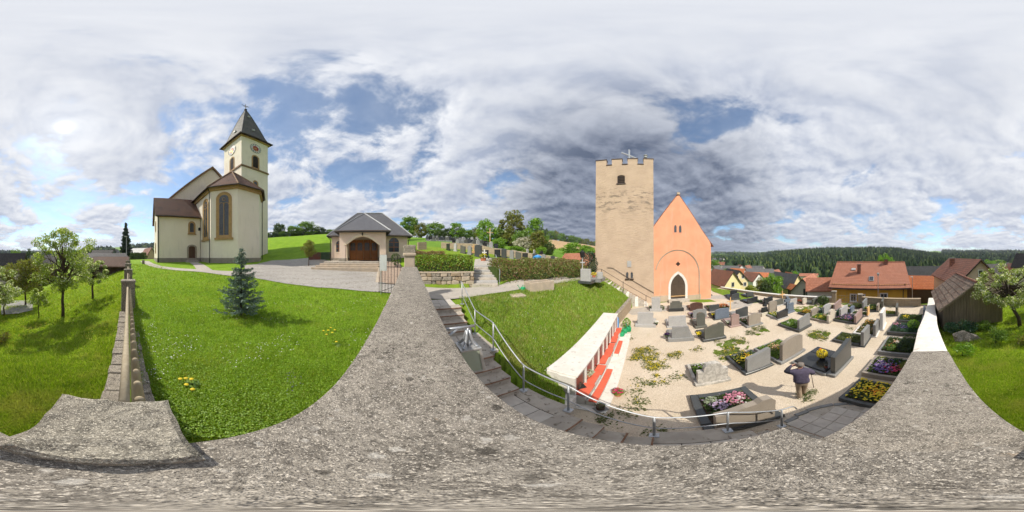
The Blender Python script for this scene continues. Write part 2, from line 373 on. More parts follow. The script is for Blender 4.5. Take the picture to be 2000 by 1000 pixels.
granite('granite_olive', (.125, .125, .105), (.095, .095, .08), 120, .4)
granite('granite_blue', (.17, .205, .25), (.11, .135, .175), 90, .4)
granite('granite_brown', (.115, .055, .04), (.05, .03, .025), 30, .3)
granite('granite_rose', (.36, .25, .22), (.28, .20, .18), 100, .45)
granite('granite_taupe', (.34, .29, .235), (.27, .235, .19), 100, .5)
granite('limestone', (.60, .54, .44), (.50, .45, .36), 60, .85, .2)
granite('marble_white', (.80, .78, .74), (.68, .66, .62), 12, .5, .3)
granite('marble_weathered', (.52, .49, .44), (.34, .32, .285), 6, .8, .2)
# --- leaves, flowers, cloth
leafmat('apple_leaf', (.20, .28, .045), (.38, .45, .11), (.80, .78, .70), .10, .55)
leafmat('blossom_leaf', (.18, .25, .055), (.35, .41, .13), (.86, .83, .78), .22, .5)
leafmat('white_blossom', (.55, .50, .42), (.72, .66, .58), (.15, .18, .08), .2)
leafmat('olive_leaf', (.17, .19, .03), (.26, .27, .05), (.18, .12, .035), .15, .45)
leafmat('tree_leaf', (.10, .20, .024), (.22, .33, .05))
leafmat('bright_leaf', (.13, .27, .015), (.26, .42, .04))
leafmat('dark_leaf', (.045, .085, .018), (.10, .15, .035))
leafmat('yellow_leaf', (.20, .25, .02), (.36, .38, .05))
leafmat('hedge_leaf', (.14, .27, .02), (.27, .38, .04), (.28, .13, .04), .14)
leafmat('hedge_leaf_plain', (.14, .27, .016), (.30, .45, .035))
leafmat('brown_hedge_leaf', (.13, .19, .035), (.23, .26, .06), (.24, .13, .07), .36)
leafmat('dry_hedge_leaf', (.25, .15, .07), (.32, .20, .10))
leafmat('blue_spruce_needle', (.10, .165, .125), (.21, .29, .235), trans=.15)
leafmat('spruce_needle', (.018, .045, .022), (.04, .075, .035), trans=.12)
leafmat('grass_blade', (.165, .28, .016), (.36, .49, .045), (.46, .48, .13), .09, .5, (.40, .42, .09))
leafmat('tall_blade', (.18, .29, .014), (.38, .49, .04), (.46, .46, .11), .12, .5, (.46, .43, .12))
leafmat('bank_blade', (.16, .285, .018), (.33, .46, .05), (.42, .37, .13), .14, .5, (.40, .35, .12))
leafmat('weed_leaf', (.09, .12, .03), (.14, .165, .05))
leafmat('bluegreen_leaf', (.03, .09, .045), (.06, .13, .07))
leafmat('silver_leaf', (.36, .42, .30), (.50, .55, .42))
for nm, c in (('yellow', (.90, .70, .03)), ('orange', (.95, .38, .02)), ('pink', (.75, .30, .42)), ('magenta', (.66, .04, .15)), ('violet', (.22, .13, .42)), ('white', (.82, .80, .76)), ('lilac', (.55, .42, .60)), ('red', (.60, .03, .025)), ('darkviolet', (.06, .03, .10)), ('peach', (.75, .45, .28))):
    leafmat('petal_'+nm, c, tuple(x*.75 for x in c), trans=.25)
def forestmat():
    m, n = newmat('forest_needle')
    rnd = n('ShaderNodeNewGeometry').outputs['Random Per Island']
    col = n.ramp(rnd, [(0, (.022, .042, .022)), (.5, (.042, .07, .032)), (.78, (.07, .105, .04)), (1, (.14, .18, .05))])
    d = n('ShaderNodeBsdfDiffuse', {'Color': col})
    n('ShaderNodeOutputMaterial', {'Surface': d.outputs[0]})
forestmat()
M('jacket', (.065, .055, .085), (.09, .075, .115), 14, .85, .5, 25, .012)
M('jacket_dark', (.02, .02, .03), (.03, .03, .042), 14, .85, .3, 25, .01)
M('trousers', (.34, .26, .18), (.28, .215, .15), 10, .9, .4, 25, .01)
M('skin', (.50, .28, .20), (.46, .25, .18), 10, .55)
M('grey_hair', (.22, .19, .165), (.13, .11, .095), 60, .8, .6, 90, .006)
M('shoe', (.09, .065, .045), (.06, .045, .03), 10, .6)
M('car_paint', (.03, .03, .035), (.04, .04, .045), 3, .25, spec=.6)
# ------------------------------------------------------------------ geometry helpers
def az(px): return (px/1000-1)*PI
def dep(py): return (py-500)/1000*PI
def at(px, r, z=0.0): a = az(px); return Vector((math.sin(a)*r, math.cos(a)*r, z))
def dist(py, z=0.0): return (EYE-z)/math.tan(dep(py))          # how far a ground point at height z lies
def onground(px, py, z=0.0): return at(px, dist(py, z), z)
UA = az(800); UV_U = Vector((math.sin(UA), math.cos(UA))); UV_V = Vector((math.sin(UA+PI/2), math.cos(UA+PI/2)))
def W(u, v, z=0.0): return Vector((u*UV_U.x+v*UV_V.x, u*UV_U.y+v*UV_V.y, z))
def uv_of(x, y): return x*UV_U.x+y*UV_U.y, x*UV_V.x+y*UV_V.y
ROT_U = math.atan2(UV_U.y, UV_U.x)            # rotation whose local X is the wall direction u, local -Y is v
class MB:
    """collects shapes; build() links them as one mesh object"""
    def __init__(s): s.v = []; s.f = []; s.mi = []
    def add(s, vs, fs, mi=0):
        o = len(s.v); s.v += [tuple(p) for p in vs]; s.f += [tuple(i+o for i in f) for f in fs]; s.mi += [mi]*len(fs); return s
    def box(s, x0, x1, y0, y1, z0, z1, mi=0, m=None, taper=0):
        t = taper
        vs = [(x0, y0, z0), (x1, y0, z0), (x1, y1, z0), (x0, y1, z0), (x0+t, y0+t, z1), (x1-t, y0+t, z1), (x1-t, y1-t, z1), (x0+t, y1-t, z1)]
        if m is not None: vs = [m @ Vector(p) for p in vs]
        return s.add(vs, [(0, 3, 2, 1), (4, 5, 6, 7), (0, 1, 5, 4), (1, 2, 6, 5), (2, 3, 7, 6), (3, 0, 4, 7)], mi)
    def cbox(s, x0, x1, y0, y1, z0, z1, b=.02, mi=0, m=None):       # box with chamfered upright and top edges
        vs = []
        for z, k in ((z0, 0), (z1-b, 0), (z1, b)):
            for (x, y) in ((x0+b+k, y0+k), (x1-b-k, y0+k), (x1-k, y0+b+k), (x1-k, y1-b-k), (x1-b-k, y1-k), (x0+b+k, y1-k), (x0+k, y1-b-k), (x0+k, y0+b+k)): vs.append((x, y, z))
        if m is not None: vs = [m @ Vector(p) for p in vs]
        fs = [tuple(range(7, -1, -1)), tuple(range(16, 24))]
        for r in (0, 8):
            for i in range(8): fs.append((r+i, r+(i+1) % 8, r+8+(i+1) % 8, r+8+i))
        return s.add(vs, fs, mi)
    def prism(s, pts, z0, z1, mi=0, m=None):                         # polygon in xy pulled up
        n = len(pts); vs = [(x, y, z0) for x, y in pts]+[(x, y, z1) for x, y in pts]
        if m is not None: vs = [m @ Vector(p) for p in vs]
        return s.add(vs, [tuple(range(n-1, -1, -1)), tuple(range(n, 2*n))]+[(i, (i+1) % n, n+(i+1) % n, n+i) for i in range(n)], mi)
    def slab(s, pts, y0, y1, mi=0, m=None):                          # polygon in xz pulled along y
        n = len(pts); vs = [(x, y0, z) for x, z in pts]+[(x, y1, z) for x, z in pts]
        if m is not None: vs = [m @ Vector(p) for p in vs]
        return s.add(vs, [tuple(range(n)), tuple(range(2*n-1, n-1, -1))]+[(i, n+i, n+(i+1) % n, (i+1) % n) for i in range(n)], mi)
    def tube(s, pts, rad, n=8, mi=0, cap=True):
        pts = [Vector(p) for p in pts]; rad = rad if isinstance(rad, (list, tuple)) else [rad]*len(pts)
        vs = []; up = Vector((0, 0, 1)); prev = None
        for i, p in enumerate(pts):
            t = (pts[min(i+1, len(pts)-1)]-pts[max(i-1, 0)]).normalized()
            if prev is None:
                a = t.cross(up)
                if a.length < .1: a = t.cross(Vector((1, 0, 0)))
            else: a = prev-t*prev.dot(t)
            a.normalize(); prev = a; b = t.cross(a)
            for k in range(n):
                th = 2*PI*k/n; vs.append(p+(a*math.cos(th)+b*math.sin(th))*rad[i])
        fs = [(i*n+k, i*n+(k+1) % n, (i+1)*n+(k+1) % n, (i+1)*n+k) for i in range(len(pts)-1) for k in range(n)]
        if cap: fs += [tuple(range(n-1, -1, -1)), tuple(range((len(pts)-1)*n, len(pts)*n))]
        return s.add(vs, fs, mi)
    def lathe(s, prof, n=12, c=(0, 0, 0), mi=0):
        vs = [(c[0]+r*math.cos(2*PI*k/n), c[1]+r*math.sin(2*PI*k/n), c[2]+z) for r, z in prof for k in range(n)]
        fs = [(i*n+k, i*n+(k+1) % n, (i+1)*n+(k+1) % n, (i+1)*n+k) for i in range(len(prof)-1) for k in range(n)]
        return s.add(vs, fs+[tuple(range(n-1, -1, -1)), tuple(range((len(prof)-1)*n, len(prof)*n))], mi)
    def blob(s, c, rx, ry, rz, amp=.15, n=8, seed=0, mi=0):
        vs = []; m_ = n//2
        for i in range(m_+1):
            th = PI*i/m_
            for k in range(n):
                ph = 2*PI*k/n; d = Vector((math.sin(th)*math.cos(ph), math.sin(th)*math.sin(ph), math.cos(th)))
                w = 1+amp*mnoise.noise(d*1.7+Vector((seed, seed*.7, 0)))*2
                vs.append((c[0]+d.x*rx*w, c[1]+d.y*ry*w, c[2]+d.z*rz*w))
        return s.add(vs, [(i*n+k, (i+1)*n+k, (i+1)*n+(k+1) % n, i*n+(k+1) % n) for i in range(m_) for k in range(n)], mi)
    def build(s, name, mat, parent=None, smooth=False, uv=True):
        me = bpy.data.meshes.new(name); me.from_pydata(s.v, [], s.f)
        mats = mat if isinstance(mat, (list, tuple)) else [mat]
        for q in mats: me.materials.append(MATS[q])
        if len(mats) > 1: me.polygons.foreach_set('material_index', s.mi)
        me.update()
        if uv: auto_uv(me)
        if smooth: me.polygons.foreach_set('use_smooth', [True]*len(me.polygons))
        o = bpy.data.objects.new(name, me); COL.objects.link(o)
        if parent is not None: o.parent = parent
        return o
def auto_uv(me):
    lay = me.uv_layers.new(name='UVMap').data; vs = me.vertices
    for p in me.polygons:
        n = p.normal
        if abs(n.z) > .999: a, b = Vector((1, 0, 0)), Vector((0, 1, 0))
        else:
            a = Vector((-n.y, n.x, 0)).normalized(); b = n.cross(a)
        for li in p.loop_indices:
            c = vs[me.loops[li].vertex_index].co; lay[li].uv = (c.dot(a), c.dot(b))
def fastmesh(name, V_, F_, mat, parent=None, smooth=False):
    """numpy vertices (n,3) and faces (m,k)"""
    V_ = np.asarray(V_, dtype=np.float32); F_ = np.asarray(F_, dtype=np.int32); k = F_.shape[1]
    me = bpy.data.meshes.new(name)
    me.vertices.add(len(V_)); me.vertices.foreach_set('co', V_.ravel())
    me.loops.add(F_.size); me.loops.foreach_set('vertex_index', F_.ravel())
    me.polygons.add(len(F_)); me.polygons.foreach_set('loop_start', np.arange(0, F_.size, k, dtype=np.int32))
    try: me.polygons.foreach_set('loop_total', np.full(len(F_), k, dtype=np.int32))
    except Exception: pass
    if smooth: me.polygons.foreach_set('use_smooth', np.ones(len(F_), dtype=bool))
    me.materials.append(MATS[mat]); me.update(calc_edges=True); me.validate()
    o = bpy.data.objects.new(name, me); COL.objects.link(o)
    if parent is not None: o.parent = parent
    return o
def tag(o, label=None, cat=None, group=None, kind=None):
    for k, v in (('label', label), ('category', cat), ('group', group), ('kind', kind)):
        if v: o[k] = v
    return o
def thing(name, label, cat, loc=(0, 0, 0), rz=0.0, group=None):
    o = bpy.data.objects.new(name, None); COL.objects.link(o); o.location = loc; o.rotation_euler = (0, 0, rz)
    o.empty_display_size = .2
    return tag(o, label, cat, group)
def copy_tree(o, parent=None, loc=None, rz=None, scale=None, label=None, group=None):
    c = o.copy(); COL.objects.link(c)
    if parent is not None: c.parent = parent
    if loc is not None: c.location = loc
    if rz is not None: c.rotation_euler = (0, 0, rz)
    if scale is not None: c.scale = scale if isinstance(scale, (tuple, list)) else (scale,)*3
    if label: c['label'] = label
    if group: c['group'] = group
    for ch in list(o.children): copy_tree(ch, c)
    return c
def struct(o): o['kind'] = 'structure'; return o
def stuff(o): o['kind'] = 'stuff'; return o

# ------------------------------------------------------------------ terrain heights: (picture column, [(distance, height) ...])
T_LAWN = [
 (245, [(.3, 3.15), (5, 3.2), (10, 3.5), (20, 4.0), (35, 4.2), (60, 3.5), (120, 3.5), (300, 10), (700, 40), (1500, 52), (6000, 60)]),
 (300, [(.3, 3.1), (3, 3.1), (6, 3.25), (12, 3.7), (20, 3.95), (35, 4.3), (60, 4), (120, 5), (300, 14), (700, 44), (1500, 55), (6000, 60)]),
 (400, [(.3, 3.05), (3, 3.05), (6, 3.2), (12, 3.85), (20, 4.05), (35, 4.3), (60, 6), (90, 12), (200, 16), (6000, 60)]),
 (470, [(.3, 3.02), (5, 3.07), (8, 3.25), (12, 3.75), (20, 4.08), (35, 4.4), (55, 9), (80, 13), (200, 17), (6000, 60)]),
 (560, [(.3, 3.0), (5, 3.05), (9, 3.35), (14, 3.75), (20, 4.15), (27, 4.7), (40, 7.8), (80, 14.6), (110, 15.3), (200, 15), (6000, 60)]),
 (640, [(.3, 3.0), (5, 3.05), (8.2, 3.3), (14, 3.8), (20, 4.3), (25, 5.0), (40, 9.0), (78, 15.6), (110, 16), (200, 15), (6000, 60)]),
 (745, [(.3, 3.0), (7.8, 3.12), (12, 3.5), (16, 3.95), (22, 4.7), (35, 8.0), (60, 13), (100, 15), (200, 17), (6000, 60)]),
 (801, [(.3, 3.0), (8, 3.05), (10.5, 3.1), (12, 3.85), (17, 4.6), (30, 7.4), (45, 10.2), (60, 12), (100, 14), (200, 17), (1000, 30), (6000, 60)])]
T_CEM = [
 (799, [(.3, 2.4), (6, 2.9), (8, 3.0), (10.5, 3.0), (10.9, 3.85), (13, 4.2), (17, 4.6), (30, 7.4), (45, 10.2), (60, 12), (100, 14), (200, 17), (1000, 30), (6000, 60)]),
 (925, [(.3, 2.2), (6, 2.9), (10.5, 3.0), (11.2, 3.9), (14, 4.15), (17, 4.6), (30, 7.0), (45, 9.0), (60, 10.5), (100, 12), (220, 26), (1000, 40), (6000, 60)]),
 (970, [(.3, 2.0), (6, 2.9), (10.8, 3.0), (12.0, 3.5), (15, 4.2), (20, 4.7), (30, 6.3), (45, 8.0), (60, 9.5), (100, 11), (220, 28), (1000, 40), (6000, 60)]),
 (1070, [(.3, 1.0), (7, 2.9), (12, 2.95), (13, 3.0), (17, 4.0), (24, 4.4), (35, 5.4), (60, 6.6), (100, 9), (220, 27), (400, 36), (6000, 60)]),
 (1135, [(.3, .0), (9, 2.9), (14, 2.95), (17, 3.0), (24, 3.2), (40, 3.4), (60, 4.2), (100, 7.5), (220, 21), (400, 29), (6000, 60)]),
 (1165, [(.3, -.15), (15, 2.6), (17, 2.8), (25, 2.5), (40, 2.6), (100, 6), (220, 18), (400, 26), (6000, 60)]),
 (1250, [(.3, -.15), (16, -.15), (25, -.5), (60, -3), (150, -3), (300, 5), (600, 14), (6000, 50)]),
 (1390, [(.3, -.15), (19, -.15), (24, -.6), (30, -2.5), (45, -4.5), (70, -6.5), (150, -7), (300, -4), (600, 4), (1200, 10), (3000, 35), (6000, 50)]),
 (1480, [(.3, -.15), (21, -.15), (24, -2.5), (40, -5.5), (70, -8), (120, -11), (200, -8), (450, 1), (700, 6), (1400, 8), (3000, 20), (6000, 40)]),
 (1560, [(.3, -.15), (19, -.15), (22, -3), (40, -6), (70, -9), (110, -12), (160, -10), (420, 14), (520, 15), (1000, 5), (6000, 20)]),
 (1630, [(.3, -.15), (17.5, -.15), (20, -2.5), (40, -5.5), (70, -9), (110, -12), (160, -9), (420, 16.5), (520, 18), (1000, 5), (6000, 20)]),
 (1700, [(.3, -.15), (17, -.15), (20, -2.2), (40, -5), (70, -8), (110, -12), (160, -9), (420, 18), (520, 19), (1000, 5), (6000, 20)]),
 (1817, [(.3, -.15), (16, -.15), (20, -1.5), (40, -5), (70, -8), (110, -11), (170, -9), (450, 9), (700, 14), (1500, 34), (3000, 40), (6000, 60)])]
T_ORCH = [
 (1813, [(.3, 3.3), (1, 3.0), (2, 2.6), (3, 2.2), (4.8, 1.75), (9, .65), (13, .3), (16, -.15), (20, -1.5), (40, -5), (70, -8), (110, -11), (170, -9), (450, 9), (700, 14), (1500, 34), (3000, 40), (6000, 60)]),
 (1860, [(.3, 3.3), (2, 2.7), (4, 2.1), (9, .75), (13, .3), (20, -1.5), (40, -5), (70, -8), (110, -10), (200, -8), (450, 4), (800, 16), (1500, 34), (3000, 45), (6000, 60)]),
 (1950, [(.3, 3.3), (2, 2.75), (5, 2.0), (9, 1.0), (15, .1), (30, -2.5), (60, -6), (110, -8), (300, -5), (800, 16), (1600, 34), (3500, 60), (6000, 70)]),
 (2060, [(.3, 3.3), (3, 2.6), (8, 1.5), (15, .7), (30, -1.5), (60, -5), (150, -7), (400, 0), (1000, 12), (2500, 45), (6000, 60)]),
 (2122, [(.3, 3.3), (3, 2.65), (8, 1.85), (15, 1.5), (30, .3), (60, -3), (150, -5), (400, 4), (1000, 15), (2500, 45), (6000, 60)]),
 (2200, [(.3, 3.3), (5, 2.55), (10, 2.4), (20, 2.6), (35, 2.4), (60, 0), (150, 0), (300, 8), (700, 36), (1500, 50), (6000, 60)]),
 (2250, [(.3, 3.3), (5, 2.75), (10, 2.9), (20, 3.5), (35, 4.1), (60, 3.5), (120, 3.5), (300, 10), (700, 40), (1500, 52), (6000, 60)])]
def table_h(T, px, r):
    keys = [t[0] for t in T]; lr = np.log(np.maximum(r, .3))
    px = np.clip(px, keys[0], keys[-1]); out = np.zeros_like(lr)
    Z = np.array([np.interp(lr, np.log([q[0] for q in t[1]]), [q[1] for q in t[1]]) for t in T])
    i = np.clip(np.searchsorted(keys, px, side='right')-1, 0, len(keys)-2)
    k = np.array(keys, dtype=float); f = (px-k[i])/(k[i+1]-k[i]); f = f*f*(3-2*f)*.5+f*.5
    idx = np.arange(len(lr)); return Z[i, idx]*(1-f)+Z[i+1, idx]*f
STAIR = [(-2.05, .0), (-1.75, .17), (-1.45, .34), (-1.15, .51), (-.85, .68), (-.5, .84), (.15, .84), (.47, 1.0), (.79, 1.16), (1.11, 1.32), (1.43, 1.47), (2.5, 1.47), (2.82, 1.66), (3.14, 1.85), (3.46, 2.04), (3.78, 2.22), (5.0, 2.22), (5.32, 2.41), (5.64, 2.6), (5.96, 2.79), (6.28, 2.97), (9, 3.0)]
def stair_z(u): return np.interp(u, [s[0] for s in STAIR], [s[1] for s in STAIR])
def bank_edge(v): return np.interp(v, [2.1, 3.2, 3.4, 9.2, 9.5, 14.7, 17], [1.5, 2.2, 2.75, 3.4, 3.38, 3.25, 3.3])
def H_cem(px, r):
    z = table_h(T_CEM, px, r); a = (px/1000-1)*PI; x = np.sin(a)*r; y = np.cos(a)*r; u, v = uv_of(x, y)
    e = bank_edge(v); b = np.interp(u-e, [-.02, 0.06, .8, 2.1, 3.2, 4], [-.15, .75, 1.35, 2.2, 2.85, 2.95])
    w_ = np.clip((v-2.15)/1.9, 0, 1); w_ = w_*w_*(3-2*w_); b = np.where(v < 4.1, np.minimum(b, (stair_z(u)-.06)*(1-w_)+np.maximum(b, stair_z(u)-.06)*w_), b)
    inb = (u < 8.3) & (v < 17.2) & (u > -3)
    z = np.where(inb & (u > e-.02), b, np.where(inb, -.15, z))
    z = np.where((v < 2.14) & (u < 7.2) & (u > -4), np.minimum(z, stair_z(u)-.35), z)
    stp = (px > 917) & (px < 984) & (r > 10.3) & (r < 15.5)
    z = np.where(stp, np.minimum(z, 2.88+np.clip(r-10.6, 0, 3)*.40), z)
    return z
def H(px, r):
    """ground height for arrays or numbers"""
    px = np.atleast_1d(np.asarray(px, float)); r = np.atleast_1d(np.asarray(r, float)); px, r = np.broadcast_arrays(px, r)
    q = np.mod(px, 2000)
    q2 = np.where(q < 245, q+2000, q)
    return np.where(q2 >= 1815, table_h(T_ORCH, q2, r), np.where(q2 >= 800, H_cem(q2, r), table_h(T_LAWN, q2, r)))
def Hxy(x, y):
    x = np.atleast_1d(np.asarray(x, float)); y = np.atleast_1d(np.asarray(y, float))
    return H((np.arctan2(x, y)/PI+1)*1000, np.hypot(x, y))
def gz(x, y): return float(Hxy(x, y)[0])
def far_bump(px, r):
    a = (px/1000-1)*PI; x = np.sin(a)*r; y = np.cos(a)*r
    amp = np.clip((r-60)/400, 0, 1)*np.minimum(r*.008, 14)
    return amp*(np.sin(x*.011+1.3)*np.cos(y*.013)+.6*np.sin(x*.027+y*.021))
def sheet(name, px0, px1, rs, step, fn, mat, zoff=0.0):
    pxs = np.linspace(px0, px1, int(abs(px1-px0)/step)+1); rs = np.asarray(rs)
    PX, RR = np.meshgrid(pxs, rs, indexing='ij'); z = fn(PX.ravel(), RR.ravel())+far_bump(PX.ravel(), RR.ravel())+zoff
    a = (PX.ravel()/1000-1)*PI
    V_ = np.stack([np.sin(a)*RR.ravel(), np.cos(a)*RR.ravel(), z], 1); n = len(rs)
    i, j = np.meshgrid(np.arange(len(pxs)-1), np.arange(n-1), indexing='ij'); i = i.ravel(); j = j.ravel()
    return fastmesh(name, V_, np.stack([i*n+j, (i+1)*n+j, (i+1)*n+j+1, i*n+j+1], 1)[:, ::-1], mat, smooth=True)
RS = np.concatenate([np.geomspace(.3, 22, 90), np.geomspace(23, 6000, 75)])
struct(sheet('lawn', 246, 800, RS[:112], 4, lambda p, r: table_h(T_LAWN, p, r), 'lawn_green'))
struct(sheet('meadow_hill', 246, 800, RS[111:], 4, lambda p, r: table_h(T_LAWN, p, r), 'meadow_green'))
struct(sheet('orchard_meadow', 1815, 2246, RS[:118], 4, lambda p, r: table_h(T_ORCH, p, r), 'orchard_green'))
struct(sheet('far_hills', 1815, 2246, RS[117:], 4, lambda p, r: table_h(T_ORCH, p, r), 'meadow_green'))
struct(sheet('grass_bank', 800, 1250, RS[:92], 2.5, H_cem, 'bank_green'))
struct(sheet('upper_slope', 800, 1250, RS[91:], 4, H_cem, 'meadow_green'))
struct(sheet('cemetery_subsoil', 1250, 1815, RS[:92], 5, H_cem, 'soil'))
struct(sheet('valley', 1250, 1815, RS[91:], 4, H_cem, 'meadow_green'))
def rfan(name, px0, px1, rin, rout, mat, zoff, n=12, step=5, fn=H):
    """draped sheet between two radius curves (lists of (column, r))"""
    pxs = np.linspace(px0, px1, int((px1-px0)/step)+1); ri = np.interp(pxs, *zip(*rin)); ro = np.interp(pxs, *zip(*rout))
    t = np.linspace(0, 1, n); RR = ri[:, None]*(1-t)+ro[:, None]*t; PX = np.repeat(pxs[:, None], n, 1); a = (PX.ravel()/1000-1)*PI
    z = fn(PX.ravel(), RR.ravel())+zoff
    V_ = np.stack([np.sin(a)*RR.ravel(), np.cos(a)*RR.ravel(), z], 1)
    i, j = np.meshgrid(np.arange(len(pxs)-1), np.arange(n-1), indexing='ij'); i = i.ravel(); j = j.ravel()
    return fastmesh(name, V_, np.stack([i*n+j, (i+1)*n+j, (i+1)*n+j+1, i*n+j+1], 1)[:, ::-1], mat, smooth=True)
def strip(name, pts, width, mat, zoff=.02, n=40, zfix=None):
    """path draped along a smooth line of (x,y)"""
    P_ = np.array([(p[0], p[1]) for p in pts], float); wd_ = np.array(width if isinstance(width, (list, tuple)) else [width]*len(P_), float)
    s = np.concatenate([[0], np.cumsum(np.hypot(*np.diff(P_, axis=0).T))]); t = np.linspace(0, s[-1], n)
    C = np.stack([np.interp(t, s, P_[:, 0]), np.interp(t, s, P_[:, 1])], 1)
    for _ in range(3): C[1:-1] = (C[:-2]+C[1:-1]*2+C[2:])/4
    w = np.interp(t, s, wd_); T_ = np.gradient(C, axis=0); T_ /= np.linalg.norm(T_, axis=1)[:, None]; N_ = np.stack([-T_[:, 1], T_[:, 0]], 1)
    k = 5; off = np.linspace(-.5, .5, k)
    XY = (C[:, None, :]+N_[:, None, :]*(off[None, :, None]*w[:, None, None])).reshape(-1, 2)
    z = Hxy(XY[:, 0], XY[:, 1])+zoff if zfix is None else np.full(len(XY), zfix)
    i, j = np.meshgrid(np.arange(n-1), np.arange(k-1), indexing='ij'); i = i.ravel(); j = j.ravel()
    return fastmesh(name, np.column_stack([XY, z]), np.stack([i*k+j, i*k+j+1, (i+1)*k+j+1, (i+1)*k+j], 1)[:, ::-1], mat, smooth=True)
# courtyard, church path, upper path, field
struct(rfan('courtyard', 478, 800, [(478, 11.6), (500, 10.4), (560, 9.3), (620, 8.45), (700, 8.15), (800, 8.0)], [(478, 17.5), (500, 18.5), (530, 23), (600, 24), (700, 16), (760, 14), (800, 10.6)], 'cobble_grey', .03, 30, 4))
struct(strip('church_path', [at(282, 27), at(288, 22), at(305, 17.2), at(340, 14.3), at(400, 12.3), at(450, 11.6), at(495, 12.2)], [1.4, 1.3, 1.2, 1.2, 1.3, 1.8, 3.0], 'path_gravel', .028))
struct(strip('door_path', [at(378, 23.0), at(388, 18), at(400, 12.8)], 1.2, 'path_gravel', .022))
struct(strip('upper_path', [W(9.4, .2), W(8.4, 1.6), W(8.35, 4), W(8.4, 7), W(8.1, 10), W(7.7, 13), W(7.6, 16), W(9, 22)], [2.0, 2.4, 1.8, 1.7, 1.7, 1.7, 2.2, 2.5], 'path_gravel', .055, 60))
struct(rfan('ploughed_field', 1040, 1172, [(1040, 100), (1172, 105)], [(1040, 215), (1172, 205)], 'field_brown', .5, 14, 6))
# the gravel of the lower cemetery
def flat(name, pts, mat, z):
    o = MB().add([(p[0], p[1], z) for p in pts], [tuple(range(len(pts)))]).build(name, mat)
    if o.data.polygons[0].normal.z < 0: o.data.flip_normals()
    return struct(o)
FARW = [Vector((24.2, 7.2)), Vector((21.6, 2.9)), Vector((15.75, -6.75)), Vector((14.0, -8.9)), Vector((9.35, -12.75))]
flat('cemetery_gravel', [W(-2.0, .25), W(2.6, .25), W(2.2, 2.0), W(2.75, 3.4), W(3.4, 9.2), W(3.38, 9.5), W(3.25, 14.7), W(3.3, 17.2), (13.2, 11.1), (18.6, 6.3), (22, 9)]+[(p.x, p.y) for p in FARW]+[at(1812, 15.6), at(1812, .5)], 'gravel', 0.0)
struct(strip('chapel_path', [(17.6, 7.6), (19.2, 4.6), (16.4, 2.2), (14.6, 4.6), (13.2, 7.6), (11.4, 9.8), (9.0, 10.4)], [1.7, 1.8, 1.9, 1.7, 1.7, 1.6, 1.4], 'path_gravel', 0, 50, zfix=.006))
# ------------------------------------------------------------------ boundary walls (local X = u along the wall, local Y = -v)
def ublock(mb, u0, u1, v0, v1, z0, z1, **k): return mb.box(u0, u1, -v1, -v0, z0, z1, **k)
def wall_run(name, label, prof, half, zbot, mats, cat='wall', wob=.02):
    """long wall: prof = [(x, y, top z)] centre line; rough top and sides"""
    t = thing(name, label, cat, (prof[0][0], prof[0][1], prof[0][2]-1.0))
    P_ = np.array(prof, float); s = np.concatenate([[0], np.cumsum(np.hypot(*np.diff(P_[:, :2], axis=0).T))])
    n = max(4, int(s[-1]/.16)); q = np.linspace(0, s[-1], n)
    C = np.stack([np.interp(q, s, P_[:, k]) for k in range(3)], 1)
    C2 = C.copy()
    for _ in range(4): C2[1:-1] = (C2[:-2]+C2[1:-1]*2+C2[2:])/4
    T_ = np.gradient(C2[:, :2], axis=0); T_ /= np.linalg.norm(T_, axis=1)[:, None]; N_ = np.stack([-T_[:, 1], T_[:, 0]], 1)
    k = 9; off = np.linspace(-1, 1, k); vs = []; fs = []
    o0 = np.array(t.location)
    for i in range(n):
        zb = zbot(C2[i, 0], C2[i, 1]) if callable(zbot) else zbot
        row = [(-half, zb)]+[(o*half+wob*.25*mnoise.noise(Vector((q[i]*3, o*9, 1)))*(abs(o) == 1), C2[i, 2]-(.018 if abs(o) == 1 else 0)+wob*mnoise.noise(Vector((q[i]*1.7, o*1.1, 0)))+.4*wob*mnoise.noise(Vector((q[i]*7, o*4, 3)))) for o in off]+[(half, zb)]
        for a, z in row: vs.append((C2[i, 0]+N_[i, 0]*a-o0[0], C2[i, 1]+N_[i, 1]*a-o0[1], z-o0[2]))
    m_ = k+2
    top = MB(); sid = MB()
    fr = [(i*m_+j, (i+1)*m_+j, (i+1)*m_+j+1, i*m_+j+1) for i in range(n-1) for j in range(1, m_-2)]
    fs_ = [(i*m_+j, (i+1)*m_+j, (i+1)*m_+j+1, i*m_+j+1) for i in range(n-1) for j in (0, m_-2)]+[tuple(range(m_)), tuple(range((n-1)*m_+m_-1, (n-1)*m_-1, -1))]
    top.add(vs, fr).build('wall_coping', mats[0], t, smooth=True); sid.add(vs, fs_).build('wall_face', mats[1], t)
    return t
D2 = az(1817)                                           # heading of the wall that runs down past the graves
def w2(d, off=0, z=0): return Vector((math.sin(D2)*d+math.cos(D2)*off, math.cos(D2)*d-math.sin(D2)*off, z))
wtop = lambda u: 4.25+.036*max(u, 0)
prof = [(*W(-.29, 0)[:2], 4.25), (0, 0, 4.25)]+[(*W(u, 0)[:2], wtop(u)) for u in (1, 2, 4, 6, 7.35)]
def wall_base(x, y):
    u, v = uv_of(x, y); return -.3 if u < 2 else 1.0
wall_run('boundary_wall', 'weathered grey stone boundary wall under the viewer, blotched with lichen', prof, .33, wall_base, ('lichen_stone', 'wall_side'), wob=.022)
wall_run('sloping_wall', 'sloping grey lichened wall section dropping towards the cream coping', [(*w2(.27)[:2], 3.965), (*w2(1.06)[:2], 3.70), (*w2(2.0)[:2], 3.385), (*w2(2.9)[:2], 3.075)], .33, -.3, ('lichen_stone', 'wall_side'), wob=.02)
